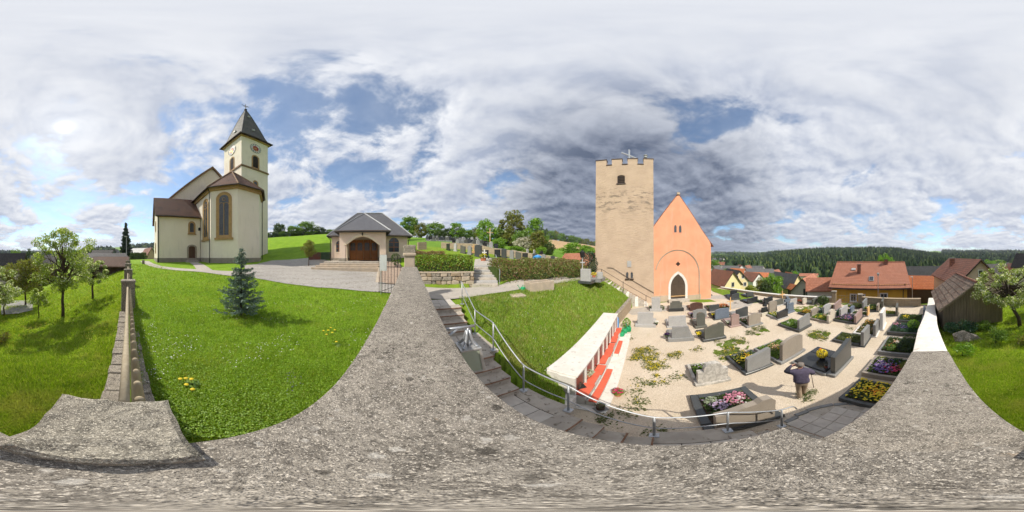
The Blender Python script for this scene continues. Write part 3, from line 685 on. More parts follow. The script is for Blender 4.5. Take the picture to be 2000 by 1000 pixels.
prof2 = [(*w2(2.905)[:2], 3.075), (*w2(4.8, -.06)[:2], 2.66), (*w2(6.3, -.05)[:2], 2.28), (*w2(8, 0)[:2], 1.92), (*w2(10.5, 0)[:2], 1.42), (*w2(13.3, .1)[:2], .98), (*w2(15.6, .15)[:2], .9)]
wall_run('capped_wall', 'cemetery wall with bright cream coping running down past the wooden shed', prof2, .31, -.3, ('white_coping', 'wall_side'), wob=.006)
# slab on the fence end
t = thing('pier_slab', 'rough flat stone slab lying on the wall end where the picket fence starts', 'stone slab', W(-.08, -.38, 4.2), ROT_U)
corn = [(0, -.303), (-.228, -.074), (-.50, -.30), (-.235, -.585)]         # near left, near right, far right, far left
nn = 26; vs = []; fs = []
for lev in (0, 1):
    for i in range(nn):
        for j in range(nn):
            a, b = i/(nn-1), j/(nn-1)
            p = Vector(corn[0]).lerp(Vector(corn[1]), a).lerp(Vector(corn[3]).lerp(Vector(corn[2]), a), b)
            e = min(a, 1-a, b, 1-b)
            jag = .016*mnoise.noise(Vector((p.x*9, p.y*9, 4)))
            c0 = Vector((-.24, -.31)); p = c0+(p-c0)*(1+jag*(1 if e == 0 else 0)*2)
            z = 4.312+.012*mnoise.noise(Vector((p.x*14, p.y*14, 0)))+.006*mnoise.noise(Vector((p.x*34, p.y*34, 7)))-(.014 if e == 0 else 0)-(p-c0).length*.03
            vs.append((p.x, p.y, z if lev == 0 else 4.25))
lm = t.matrix_basis.inverted() if False else (Matrix.Translation(t.location) @ Matrix.Rotation(ROT_U, 4, 'Z')).inverted()
vs = [lm @ Vector(p) for p in vs]; q = nn*nn
fs = [(i*nn+j, (i+1)*nn+j, (i+1)*nn+j+1, i*nn+j+1) for i in range(nn-1) for j in range(nn-1)]
bd = [(i, 0) for i in range(nn)]+[(nn-1, j) for j in range(1, nn)]+[(i, nn-1) for i in range(nn-2, -1, -1)]+[(0, j) for j in range(nn-2, 0, -1)]
ids = [i*nn+j for i, j in bd]
fs += [(ids[k], ids[(k+1) % len(ids)], q+ids[(k+1) % len(ids)], q+ids[k]) for k in range(len(ids))]+[tuple(q+i for i in ids)]
MB().add(vs, fs).build('slab', 'pier_slab_stone', t, smooth=False)
ublock(MB(), -.16, .08, -.12, .14, -.2, .045).build('bed_stone', 'post_stone', t)

# ------------------------------------------------------------------ picket fence on a low stone wall (local X runs along the fence away from the viewer)
FA = az(250.5); FD = PI/2-FA                           # math angle of the fence heading
t = thing('fence_wall', 'low stone wall with square granite posts between lawn and orchard', 'wall', at(250.5, .55, 2.6), FD)
def fence_z(x): return 3.17+max(0, x-5)*.028
core = MB()
for i in range(20):
    x0, x1 = i*1.45, (i+1)*1.45
    core.add([(x0, -.2, -.6), (x1, -.2, -.6), (x1, -.2, fence_z(x1)-2.66), (x0, -.2, fence_z(x0)-2.66), (x0, .2, -.6), (x1, .2, -.6), (x1, .2, fence_z(x1)-2.66), (x0, .2, fence_z(x0)-2.66)],
             [(0, 1, 2, 3), (7, 6, 5, 4), (3, 2, 6, 7), (4, 0, 3, 7), (1, 5, 6, 2)])
core.build('wall_core', 'wall_side', t)
POSTS = [4.95, 8.3, 12.2, 16.5, 21, 25.5]
x = .1
for side in (1, -1):                                  # local +Y is the lawn's far side: left in the view
    x = .12
    while x < 12:
        L = random.uniform(.2, .42)
        if not any(p-.28 < x+L/2 < p+.28 for p in POSTS):
            y0, y1 = (.045, .26) if side > 0 else (-.245, -.05)
            b = MB(); dz = random.uniform(-.012, .015); sk = random.uniform(-.015, .015)
            b.cbox(x+.008, x+L-.008, y0+random.uniform(-.015, .01), y1+random.uniform(-.01, .02), fence_z(x)-2.6-.12, fence_z(x)-2.6+dz, .012)
            o = b.build('coping_stone', 'post_stone', t)
        x += L
for i, p in enumerate(POSTS):
    b = MB(); zt = 4.19+max(0, p-4.95)*.03; s = .225
    b.cbox(p-.17, p+.17, -s, s, -.6, zt-2.6-.07, .02)
    o = b.build('post', 'post_stone', t)
    MB().cbox(p-.19, p+.19, -s-.02, s+.02, zt-2.6-.07, zt-2.6, .02).build('post_cap', 'post_stone', o)
secs = [(.25, POSTS[0]-.18, 'round-pole picket fence section starting at the stone slab'), (POSTS[0]+.18, POSTS[1]-.18, 'picket fence section between the first and second granite posts'), (POSTS[1]+.18, POSTS[2]-.18, 'picket fence section between the second and third granite posts'), (POSTS[2]+.18, POSTS[3]-.18, 'picket fence section between the third and fourth granite posts'), (POSTS[3]+.18, POSTS[4]-.18, 'picket fence section next to last before the far lamp post'), (POSTS[4]+.18, POSTS[5]-.18, 'farthest picket fence section, towards the dark spruce')]
pick = MB().tube([(0, 0, 0), (0, 0, .60), (0, 0, .632), (0, 0, .652), (0, 0, .66)], [.036, .036, .031, .02, .004], 8)
pick_me = None
for (x0, x1, lab) in secs:
    f = thing('picket_fence', lab, 'fence', at(250.5, .55+x0, fence_z(x0)), FD, 'picket fence sections along the lawn')
    n = max(2, int((x1-x0)/.5)); g = lambda x: fence_z(x)-fence_z(x0)
    MB().tube([(xx, .02, .815+.03*(0)+g(x0+xx)+.008*math.sin(xx*2.3)) for xx in np.linspace(0, x1-x0, n)], [.031+.003*math.sin(i*1.7) for i in range(n)], 8).build('top_rail', 'fence_wood', f, smooth=True)
    MB().tube([(xx, .02, .25+g(x0+xx)) for xx in np.linspace(0, x1-x0, n)], .034, 7).build('lower_rail', 'fence_wood', f, smooth=True)
    MB().box(0, x1-x0, -.135, -.11, .18, .27).build('board', 'rail_board', f)
    xx = .09
    while xx < x1-x0-.05:
        if pick_me is None:
            o = pick.build('picket', 'fence_wood', f, smooth=True); pick_me = o
        else:
            o = pick_me.copy(); COL.objects.link(o); o.parent = f
        o.location = (xx, -.06, .13+g(x0+xx)+random.uniform(-.012, .012)); o.scale = (1, 1, random.uniform(.985, 1.02)); o.rotation_euler = (0, 0, random.uniform(0, 6))
        xx += .185

# ------------------------------------------------------------------ stone stairs beside the wall
t = thing('stairway', 'long stone stairway descending along the boundary wall to the graves', 'stairs', W(2, 1.2, 0), ROT_U)
def sb(name, mat, u0, u1, v0, v1, z0, z1, parent=t, b=.015):
    return MB().cbox(u0-2, u1-2, -(v1-1.2), -(v0-1.2), z0, z1, b).build(name, mat, parent)
V0, V1 = .30, 1.98
def flight(us, z0, dzs, zb):
    for i, u in enumerate(us[:-1]):
        z = z0+dzs*(i+1); u1 = us[i+1]
        o = sb('step', 'step_stone', u+random.uniform(-.01, .01), u1+.09, V0, V1+random.uniform(-.02, .05), zb, z)
        MB().cbox(u-2-.012, u-2+.03, -(V1-1.2)-.004, -(V0-1.2), z-.052, z-.012, .004).build('edge_strip', 'step_edge', o)
flight([-1.95, -1.68, -1.42, -1.15, -.88], 0, .21, -.2)
flight([.15, .47, .79, 1.11, 1.43], .84, .158, .3)
flight([2.5, 2.82, 3.14, 3.46, 3.78], 1.47, .188, .8)
flight([5.0, 5.32, 5.64, 5.96, 6.28], 2.22, .188, 1.6)
flight([-2.06, -1.95], -.06, .1, -.2)
def landing(u0, u1, z, nu, nv, v1=1.85):
    sb('landing_bed', 'dark_joint', u0, u1, V0, v1+.02, z-.4, z-.018)
    du, dv = (u1-u0)/nu, (v1-V0)/nv
    for i in range(nu):
        for j in range(nv):
            sb('paving_slab', 'paver', u0+i*du+.006, u0+(i+1)*du-.006, V0+j*dv+.006, V0+(j+1)*dv-.006, z-.05, z+random.uniform(-.006, .004), b=.006)
landing(-.86, .16, .84, 3, 4); landing(1.44, 2.51, 1.47, 3, 4); landing(3.79, 5.02, 2.22, 3, 4); landing(6.29, 7.25, 2.985, 3, 5)
for (u0, u1, z) in ((-.86, .2, .80), (1.42, 2.62, 1.44), (3.7, 5.1, 2.2)): sb('kerb', 'step_stone', u0, u1, 1.86, 2.26, -.2, z)
# rounded paved foot of the stairs
t2 = thing('paved_apron', 'rounded paved area of square slabs at the foot of the stairs', 'paving', W(-2.62, .9, 0), ROT_U)
MB().prism([(.62, .62), (.62, -1.12), (.35, -1.3), (.0, -1.34), (-.35, -1.24), (-.65, -1.0), (-.85, -.6), (-.95, 0), (-.98, .62)], -.1, .018).build('apron_bed', 'step_stone', t2)
for i in range(5):
    for j in range(6):
        x0, y0 = -.96+i*.315, .60-(j+1)*.32; cx, cy = x0+.157, y0+.16
        if cx < .35 and cy < -.1 and ((cx-.35)/1.22)**2+((cy+.0)/1.3)**2 > .92: continue
        MB().cbox(x0+.006, x0+.309, y0+.006, y0+.314, .0, .034+random.uniform(-.003, .004), .006).build('paving_slab', 'paver', t2)
ring = [(.4, -1.38), (.06, -1.42), (-.27, -1.36), (-.56, -1.2), (-.80, -.95), (-.96, -.64), (-1.05, -.3), (-1.08, .05)]
for k, (x, y) in enumerate(ring):
    m = Matrix.Translation((x, y, 0)) @ Matrix.Rotation(math.atan2(y, x-.3)+PI/2, 4, 'Z')
    MB().cbox(-.165, .165, -.06, .06, -.02, .038, .012, m=m).build('border_stone', 'granite_grey', t2)
# handrail
RAIL = [(6.36, 2.97), (5.0, 2.2), (3.76, 2.2), (2.52, 1.45), (1.44, 1.45), (.15, .82), (-.85, .82), (-1.83, .2)]
t = thing('stair_handrail', 'galvanised tube handrail with two rails along the stone stairs', 'handrail', W(2, 2.12, 0), ROT_U)
HT = .93
for u, z in RAIL:
    o = MB().tube([(u-2, 0, z), (u-2, 0, z+HT)], .021, 8).build('post', 'galvanised', t, smooth=True)
    MB().cbox(u-2-.07, u-2+.07, -.07, .07, z-.01, z+.014, .006).build('base_plate', 'galvanised', o)
def bent(pts, k=.14):
    out = [Vector(pts[0])]
    for a, b, c in zip(pts, pts[1:], pts[2:]):
        a, b, c = Vector(a), Vector(b), Vector(c); out += [b+(a-b).normalized()*k, b+(a-b).normalized()*k*.3+(c-b).normalized()*k*.3, b+(c-b).normalized()*k]
    return out+[Vector(pts[-1])]
top = [(u-2, 0, z+HT) for u, z in RAIL]
MB().tube(bent([(6.62-2, 0, 3.65), (6.6-2, 0, 3.93)]+top+[(-2.12-2, 0, .2+HT-.06), (-2.2-2, 0, .2+HT-.3)], .1), .0175, 8).build('top_rail', 'galvanised', t, smooth=True)
MB().tube(bent([(u-2, -.0, z+.42) for u, z in RAIL], .12), .014, 7).build('lower_rail', 'galvanised', t, smooth=True)
# wall lantern
lu = 1.66
t = thing('wall_lantern', 'square steel wall lantern with frosted panes hanging over the stairs', 'lantern', W(lu, .62, 3.58), ROT_U)
a_ = MB()
a_.tube([(.0, .32, .60), (0, -.08, .60)], .017, 8).tube([(0, .31, .42), (0, .12, .59)], .017, 8)
a_.build('bracket', 'galvanised', t, smooth=True)
MB().cbox(-.05, .05, .285, .305, .36, .68, .004).build('mounting_plate', 'galvanised', t)
sc_ = MB()
for k in range(4):
    th = PI/4+k*PI/2; c, s = math.cos(th), math.sin(th)
    sc_.tube([(.02*c, .02*s, .56), (.03*c, .03*s, .50), (.045*c, .045*s, .44), (.07*c, .07*s, .385), (.10*c, .10*s, .355), (.125*c, .125*s, .362)], [.012, .016, .018, .017, .015, .01], 7)
sc_.tube([(0, 0, .61), (0, 0, .33)], .013, 8)
sc_.build('scroll_hanger', 'galvanised', t, smooth=True)
MB().box(-.115, .115, -.115, .115, .318, .338).build('lantern_cap', 'brushed_steel', t)
for k in range(4):
    m = Matrix.Rotation(k*PI/2, 4, 'Z')
    MB().add([m @ Vector(p) for p in [(.098, .098, .318), (.112, .112, .318), (.112, .084, .318), (.132, .132, .0), (.148, .148, .0), (.148, .112, 0)]], [(0, 1, 4, 3), (1, 2, 5, 4), (0, 3, 5, 2)]).build('corner_bar', 'brushed_steel', t)
    MB().add([m @ Vector(p) for p in [(.104, -.10, .315), (.104, .10, .315), (.137, .132, .012), (.137, -.132, .012), (.100, -.10, .315), (.100, .10, .315), (.132, .132, .012), (.132, -.132, .012)]], [(0, 1, 2, 3), (7, 6, 5, 4), (0, 4, 5, 1), (3, 2, 6, 7)]).build('pane', 'frosted_glass', t)
    MB().box(-.13, .13, .135, .149, -.012, .012, m=m).build('bottom_bar', 'brushed_steel', t)
# ------------------------------------------------------------------ columbarium: white row with red shelves (local X along its length, away from viewer)
A_ = W(2.03, 3.31); B_ = W(2.79, 9.18); cdir = (B_-A_); CL = cdir.length; crot = math.atan2(cdir.y, cdir.x)
t = thing('columbarium', 'white urn columbarium with flat top slabs and red niche shelves', 'columbarium', (A_.x, A_.y, 0), crot)
CW = .80                                              # local +Y = back (grass side)
nb = 3
for i in range(nb):
    MB().cbox(i*CL/nb+.004, (i+1)*CL/nb-.004, -.03, CW+.05, 1.40, 1.47, .012).build('top_slab', 'columbarium_stone', t)
MB().box(-.03, CL, .45, CW+.02, -.1, 1.40).build('back_wall', 'columbarium_stone', t)
MB().box(-.06, .02, .0, .45, -.05, 1.40).build('end_panel', 'columbarium_stone', t); MB().box(CL-.06, CL, .0, .45, -.05, 1.40).build('end_panel', 'columbarium_stone', t)
MB().cbox(-.2, CL+.1, -.78, .0, -.05, .05, .01).build('foot_slab', 'columbarium_stone', t)
MB().cbox(-.75, -.065, -.05, CW+.2, -.05, .62, .015).build('end_plinth', 'columbarium_stone', t)
nB = 9; bw = (CL-.1)/nB
for i in range(nB):
    x0 = .03+i*bw
    if i: MB().box(x0-.03, x0+.03, -.02, .45, .5, 1.40).build('divider', 'columbarium_stone', t)
    MB().box(x0+.035, x0+bw-.035, .03, .444, .62, 1.36).build('niche_plate', 'niche_red' if i not in (0, 5) else 'granite_brown', t)
    low = i in (0, 1, 2, 5, 6)
    MB().cbox(x0-.0, x0+bw-.04, -.28+.05*(i % 2), .025, .55-.035*(i % 3), .61-.035*(i % 3), .008).build('shelf_slab', 'red_shelf', t)
    if low: MB().cbox(x0-.0, x0+bw-.02, -.50, -.30, .28, .34, .008).build('lower_shelf', 'red_shelf', t)
    MB().box(x0, x0+bw-.01, -.22, .028, .05, .475).build('shelf_base', 'columbarium_stone', t)
    if low: MB().box(x0+.02, x0+bw-.03, -.47, -.24, .05, .278).build('lower_base', 'columbarium_stone', t)
# low retaining wall from the columbarium to the tower stairs
pts = [W(3.38, 9.25), W(3.32, 10.4), W(3.28, 12), W(3.22, 14.4)]
wall_run('retaining_wall', 'low stone retaining wall at the edge of the grass bank', [(p.x, p.y, .75+.12*i) for i, p in enumerate(pts)], .14, -.2, ('post_stone', 'low_wall_stone'), wob=.03)
# ------------------------------------------------------------------ building helpers
def archpts(w, h, kind='round', n=7, dx=0, z0=0, grow=0):
    """opening outline in (x,z), from lower left over the arch to lower right"""
    w2_ = w/2+grow; hh = h+grow
    if kind == 'flat': pts = [(-w2_, -grow), (-w2_, hh), (w2_, hh), (w2_, -grow)]
    elif kind == 'pointed':
        rr = w+grow; sp = h-.866*w; pts = [(-w2_, -grow)]
        for i in range(n+1):
            a = PI-(PI/3)*i/n; pts.append((w/2+rr*math.cos(a), sp+rr*math.sin(a)*(1 if i < n else 1)))
        pts[-1] = (0, sp+math.sqrt(max(rr*rr-(w/2)**2, 0)))
        pts += [(-x, z) for x, z in reversed(pts[:-1])]
    else:
        rise = {'round': w/2, 'segment': w*.22}[kind]; sp = h-rise; pts = [(-w2_, -grow)]
        for i in range(2*n+1):
            a = PI-PI*i/(2*n); pts.append((w2_*math.cos(a), sp+(rise+grow)*math.sin(a)))
        pts.append((w2_, -grow))
    return [(x+dx, z+z0) for x, z in pts]
def FM(x, y, ang, z=0): return Matrix.Translation((x, y, z)) @ Matrix.Rotation(ang, 4, 'Z')      # X right along the face, -Y outwards
def ring(mb, po, pi_, yo, yi, ywall=.02, m=None, closed=True, mi=0):
    n = len(po); vs = [(x, yo, z) for x, z in po]+[(x, yi, z) for x, z in pi_]+[(x, ywall, z) for x, z in po]
    if m is not None: vs = [m @ Vector(p) for p in vs]
    rg = range(n if closed else n-1)
    fs = [(i, (i+1) % n, n+(i+1) % n, n+i) for i in rg]+[((i+1) % n, i, 2*n+i, 2*n+(i+1) % n) for i in rg]
    return mb.add(vs, fs, mi)
def window(parent, m, w, h, kind='flat', fr=.12, frame='white_stone', glass='glass_dark', proud=.06, sill=None, mull=0, bars=0, name='window', barmat='white_paint', glassw=.045):
    g = MB().slab(archpts(w, h, kind), -.012, .03, m=m).build(name, glass, parent)
    f = MB(); po = archpts(w, h, kind, grow=fr); pi_ = archpts(w, h, kind, grow=0)
    ring(f, po, pi_, -proud, -proud+.02, .02, m); ring(f, pi_, archpts(w, h, kind, grow=-.001), -proud+.02, -.012, -.012, m)
    f.build('frame', frame, g)
    if sill: sx_ = min(.1, w*.15); MB().box(-w/2-fr-sx_, w/2+fr+sx_, -proud-.10, .02, -fr-.1, -fr+.03, m=m).build('sill', sill, g)
    if mull or bars:
        b = MB(); t_ = glassw
        for k in range(mull): xx = -w/2+w*(k+1)/(mull+1); b.box(xx-t_/2, xx+t_/2, -.03, -.012, 0, h*(.93 if kind != 'flat' else 1), m=m)
        for k in range(bars): zz = h*(k+1)/(bars+1); b.box(-w/2, w/2, -.028, -.012, zz-t_/2, zz+t_/2, m=m)
        b.build('glazing_bar', barmat, g)
    return g
def roof_poly(mb, pts, th=.12, mi=0):
    """one roof plane with thickness, 3D points counter-clockwise seen from above"""
    P_ = [Vector(p) for p in pts]; n = (P_[1]-P_[0]).cross(P_[2]-P_[0]).normalized()
    if n.z < 0: P_.reverse()
    k = len(P_); vs = P_+[p-Vector((0, 0, th)) for p in P_]
    return mb.add(vs, [tuple(range(k)), tuple(range(2*k-1, k-1, -1))]+[(i, k+i, k+(i+1) % k, (i+1) % k) for i in range(k)], mi)
def gable_house(name, label, loc, rz, L, Wd, eave, ridge, wall, roof, cat='house', over=.35, wins=(), chimney=None, group=None, side_wins=(), dormer=False, winfr='white_paint', door=None):
    """gable faces -Y and +Y (width Wd along X), ridge along Y (length L). wins: (x, z, w, h) on the -Y gable; side_wins: (side, y, z, w, h)"""
    t = thing(name, label, cat, loc, rz, group)
    MB().slab([(-Wd/2, -2.5), (Wd/2, -2.5), (Wd/2, eave), (0, ridge), (-Wd/2, eave)], -L/2, L/2).build('wall', wall, t)
    sl_ = (ridge-eave)/(Wd/2); r = MB(); zo = .05
    for s in (-1, 1):
        e = (s*(Wd/2+over), eave-over*sl_+zo); p = [(e[0], -L/2-over, e[1]), (e[0], L/2+over, e[1]), (0, L/2+over, ridge+zo+.05), (0, -L/2-over, ridge+zo+.05)]
        roof_poly(r, p, .14)
    ro = r.build('roof', roof, t)
    b = MB()
    for s in (-1, 1):
        b.add([(s*(Wd/2+over), -L/2-over-.03, eave-over*sl_-.14), (0, -L/2-over-.03, ridge-.10), (0, -L/2-over-.03, ridge+.10), (s*(Wd/2+over), -L/2-over-.03, eave-over*sl_+.06), (s*(Wd/2+over), -L/2-over+.02, eave-over*sl_-.14), (0, -L/2-over+.02, ridge-.10), (0, -L/2-over+.02, ridge+.10), (s*(Wd/2+over), -L/2-over+.02, eave-over*sl_+.06)], [(0, 1, 2, 3), (7, 6, 5, 4), (0, 4, 5, 1), (3, 2, 6, 7)])
    b.build('verge_board', 'dark_brown_metal', t)
    for (x, z, w, h) in wins: window(t, FM(x, -L/2, 0, z), w, h, fr=.10, frame=winfr, mull=1 if w > .6 else 0)
    for (s, y, z, w, h) in side_wins: window(t, FM(s*Wd/2, y, PI/2 if s > 0 else -PI/2, z), w, h, fr=.10, frame=winfr, mull=1 if w > .6 else 0)
    if door: window(t, FM(door[0], -L/2, 0, 0), door[1], door[2], fr=.08, frame='dark_wood', glass='door_wood', name='door')
    if chimney:
        cx, cy, cw, ch = chimney; zc = ridge-abs(cx)*sl_
        c = MB().box(cx-cw/2, cx+cw/2, cy-cw/2, cy+cw/2, zc-.4, zc+ch).build('chimney', 'old_red_tiles', ro)
        MB().box(cx-cw/2-.06, cx+cw/2+.06, cy-cw/2-.06, cy+cw/2+.06, zc+ch, zc+ch+.08).build('chimney_cap', 'grey_wall', ro)
    return t

# ------------------------------------------------------------------ parish church (local X = axis towards the choir end, local Y = far side with the tower)
CHR = R(39.5); ch = thing('parish_church', 'cream village church with polygonal choir, sacristy and tall slate spire', 'church', (-21.4, -.93, 4.0), CHR)
oct_ = [(0, -1.78), (0, 1.78), (-2.52, 4.3), (-13, 4.3), (-13, -4.3), (-2.52, -4.3)]
MB().prism(oct_, -1.0, 10.5).build('choir_wall', 'church_plaster', ch)
MB().prism([(.07, -1.81), (.07, 1.81), (-2.49, 4.37), (-12, 4.37), (-12, -4.37), (-2.49, -4.37)], -1.0, .75).build('choir_plinth', 'plinth_stone', ch)
def grow(poly, g): return [(x+(g if x > -1 else 0)+(g*.41 if x > -1 else (g*.41 if x > -3 else 0))*0, y+(g*.42 if 1 < y < 3 else -g*.42 if -3 < y < -1 else g if y > 3 else -g)) if x > -1 else (x+g*.42 if x > -3 else x, y+(g if y > 0 else -g)) for x, y in poly]
MB().prism(grow(oct_, .28), 9.95, 10.5).build('choir_cornice', 'sandstone', ch)
e = grow(oct_, .62); ap = (-4.3, 0, 15.2); rg = (-12.9, 0, 15.2); zc = 10.42; r = MB()
E = [(x, y, zc) for x, y in e]
for a, b in ((0, 1), (1, 2), (5, 0)): roof_poly(r, [E[a], E[b], ap])
roof_poly(r, [E[2], E[3], rg, ap]); roof_poly(r, [E[4], E[5], ap, rg]); r.build('choir_roof', 'church_tiles', ch)
gt = MB()
for a, b in ((5, 0), (0, 1), (1, 2)): gt.tube([Vector(E[a])+Vector((0, 0, -.04)), Vector(E[b])+Vector((0, 0, -.04))], .10, 6)
gt.tube([Vector(E[4]), Vector(E[5])], .10, 6); gt.build('gutter', 'copper_brown', ch)
hp = MB()
for a in (5, 0, 1, 2): hp.tube([Vector(E[a])+Vector((0, 0, .05)), Vector(ap)+Vector((0, 0, .06))], .10, 6)
hp.build('hip_tile', 'cornice_brown', ch)
for (x, y, zt) in ((-2.42, -4.55, 9.95), (-2.42, 4.5, 9.95)): MB().tube([(x, y, -.2), (x, y, zt-.3), (x+.02, y-.2*(1 if y < 0 else -1), zt+.3)], .06, 6).build('downpipe', 'black_iron', ch)
# tall choir windows: splayed sandstone surround, tracery
def church_window(m, w, h):
    g = MB().slab(archpts(w, h, 'round', 9), -.015, .03, m=m).build('choir_window', 'leaded_glass', ch)
    f = MB(); ring(f, archpts(w, h, 'round', 9, grow=.42), archpts(w, h, 'round', 9, grow=.30), -.10, -.10, .02, m)
    ring(f, archpts(w, h, 'round', 9, grow=.30), archpts(w, h, 'round', 9), -.10, -.018, -.018, m); f.build('stone_surround', 'sandstone', g)
    MB().box(-w/2-.6, w/2+.6, -.22, .02, -.62, -.36, m=m).build('sill', 'sandstone', g)
    b = MB(); b.box(-.04, .04, -.06, -.015, 0, h*.80, m=m)
    for s in (-1, 1): b.tube([m @ Vector((s*w/4+w/4*math.cos(a), -.04, h*.74+w/4*math.sin(a))) for a in np.linspace(0, PI, 9)], .035, 5)
    b.tube([m @ Vector((w*.17*math.cos(a), -.04, h*.885+w*.17*math.sin(a))) for a in np.linspace(0, 2*PI, 13)], .035, 5)
    b.build('tracery', 'sandstone', g)
    c = MB()
    for k in range(9): c.box(-w/2, w/2, -.03, -.015, h*.08*(k+1)-.012, h*.08*(k+1)+.012, m=m)
    c.build('glazing_bar', 'black_iron', g)
church_window(FM(-1.26, -3.04, PI/4, 3.7), 1.25, 5.5)
church_window(FM(-4.35, -4.3, 0, 3.7), 1.25, 5.3)
# nave with its gable wall above choir and sacristy
MB().slab([(-8.1, -1), (8.1, -1), (8.1, 12), (0, 20.2), (-8.1, 12)], 11.85, 34, m=Matrix.Rotation(PI/2, 4, 'Z')).build('nave_wall', 'church_plaster', ch)
r = MB()
for s in (-1, 1): roof_poly(r, [(-11.5, s*8.75, 11.4), (-34.4, s*8.75, 11.4), (-34.4, 0, 20.25), (-11.5, 0, 20.25)], .16)
r.build('nave_roof', 'church_tiles', ch)
b = MB()
for s in (-1, 1): b.add([(-11.46, s*8.75, 11.0), (-11.46, s*8.75, 11.42), (-11.46, 0, 20.28), (-11.46, 0, 19.72), (-11.9, s*8.75, 11.0), (-11.9, s*8.75, 11.42), (-11.9, 0, 20.28), (-11.9, 0, 19.72)], [(0, 1, 2, 3), (7, 6, 5, 4), (0, 3, 7, 4), (1, 5, 6, 2)])
b.build('gable_verge', 'cornice_brown', ch)
# sacristy
sx0, sx1, sy0, sy1, se, sr = -13.4, -6.4, -10.9, -4.4, 7.3, 11.1
MB().slab([(sx0, -1), (sx1, -1), (sx1, se), ((sx0+sx1)/2, sr-.15), (sx0, se)], sy0, sy1).build('sacristy_wall', 'church_plaster', ch)
MB().box(sx0-.07, sx1+.07, sy0-.07, sy1, -1, .7).build('sacristy_plinth', 'plinth_stone', ch)
r = MB(); mx = (sx0+sx1)/2
roof_poly(r, [(sx1+.5, sy0-.35, se-.42), (sx1+.5, sy1+.3, se-.42), (mx, sy1+.3, sr), (mx, sy0-.35, sr)], .15)
roof_poly(r, [(sx0-.5, sy0-.35, se-.42), (sx0-.5, sy1+.3, se-.42), (mx, sy1+.3, sr), (mx, sy0-.35, sr)], .15)
r.build('sacristy_roof', 'church_tiles', ch)
MB().box(sx1, sx1+.22, sy0-.1, sy1, se-.55, se-.12).build('sacristy_cornice', 'sandstone', ch)
MB().tube([(sx1+.55, sy0-.35, se-.45), (sx1+.55, sy1-.3, se-.45)], .09, 6).build('gutter', 'copper_brown', ch)
MB().tube([(sx1+.5, sy0+.1, se-.5), (sx1+.12, sy0+.12, se-.9), (sx1+.12, sy0+.12, -.3)], .06, 6).build('downpipe', 'black_iron', ch)
md = FM(sx1, -5.72, PI/2, .42); g = window(ch, md, 1.0, 2.05, 'segment', .24, 'door_frame_stone', 'door_wood', .10, name='sacristy_door')
MB().tube([md @ Vector((.32, -.06, .95)), md @ Vector((.32, -.10, .95)), md @ Vector((.22, -.10, .95))], .02, 5).build('handle', 'black_iron', g)
for k in range(3): MB().cbox(sx1, sx1+.95-k*.3, -6.75+k*.1, -4.7-k*.1, -.3, .14*(k+1), .02).build('door_step', 'step_stone', ch)
mw = FM(sx1, -5.75, PI/2, 4.6); window(ch, mw, .62, 1.45, 'round', .26, 'sandstone', 'leaded_glass', .09, 'sandstone', 1, 3, name='sacristy_window', barmat='black_iron', glassw=.03)
for z in (1.6, 5.2): window(ch, FM(mx+.4, sy0, 0, z), .7, 1.4, 'round', .2, 'sandstone', 'leaded_glass', .08, name='side_window')
MB().cbox(sx1, sx1+.25, -4.72, -4.42, 4.9, 5.35, .03).build('floodlight', 'black_iron', ch)
# tower
tx0, tx1, ty0, ty1, tz = -13.5, -7.0, 3.6, 10.1, 28.0
MB().box(tx0, tx1, ty0, ty1, -1, tz).build('tower_wall', 'church_plaster', ch)
MB().box(tx0-.08, tx1+.08, ty0-.08, ty1+.08, -1, 1.0).build('tower_plinth', 'plinth_stone', ch)
MB().box(tx0-.18, tx1+.18, ty0-.18, ty1+.18, 19.1, 19.45).build('string_course', 'cornice_brown', ch)
MB().box(tx0-.3, tx1+.3, ty0-.3, ty1+.3, 27.55, 28.02).build('tower_cornice', 'sandstone', ch)
cx, cy = (tx0+tx1)/2, (ty0+ty1)/2; hw = (tx1-tx0)/2+.75; sp = MB(); prof = [(hw, 28.0), (hw*.80, 28.9), (hw*.70, 30.2), (hw*.44, 35), (.16, 42.8)]
for (w0, z0), (w1, z1) in zip(prof, prof[1:]):
    for k in range(4):
        m = Matrix.Translation((cx, cy, 0)) @ Matrix.Rotation(k*PI/2, 4, 'Z')
        sp.add([m @ Vector(p) for p in [(w0, -w0, z0), (w0, w0, z0), (w1, w1, z1), (w1, -w1, z1)]], [(0, 1, 2, 3)])
sp.add([(cx-hw, cy-hw, 27.98), (cx+hw, cy-hw, 27.98), (cx+hw, cy+hw, 27.98), (cx-hw, cy+hw, 27.98)], [(3, 2, 1, 0)])
so = sp.build('spire', 'spire_slate', ch)
MB().box(cx-hw-.03, cx+hw+.03, cy-hw-.03, cy+hw+.03, 27.86, 28.0).build('eaves_edge', 'dark_wood', ch)
hp = MB()
for sx in (-1, 1):
    for sy in (-1, 1): hp.tube([(cx+sx*w_, cy+sy*w_, z_) for w_, z_ in prof], .07, 5)
hp.build('ridge_strip', 'black_iron', so)
for (k, w_, z_) in ((0, .40, 38.4), (0, .62, 31.6), (3, .5, 31.6)):
    m = Matrix.Translation((cx, cy, 0)) @ Matrix.Rotation(k*PI/2, 4, 'Z')
    dd = np.interp(z_, [p[1] for p in prof], [p[0] for p in prof])
    MB().box(dd-.1, dd+.25, -.28, .28, z_, z_+.5, m=m).build('roof_hatch', 'siren_grey', so)
fn_ = MB().lathe([(.05, 42.7), (.12, 42.8), (.28, 43.0), (.36, 43.25), (.28, 43.5), (.06, 43.65), (.05, 44.0)], 10, (cx, cy, 0)).build('finial_ball', 'black_iron', ch, smooth=True)
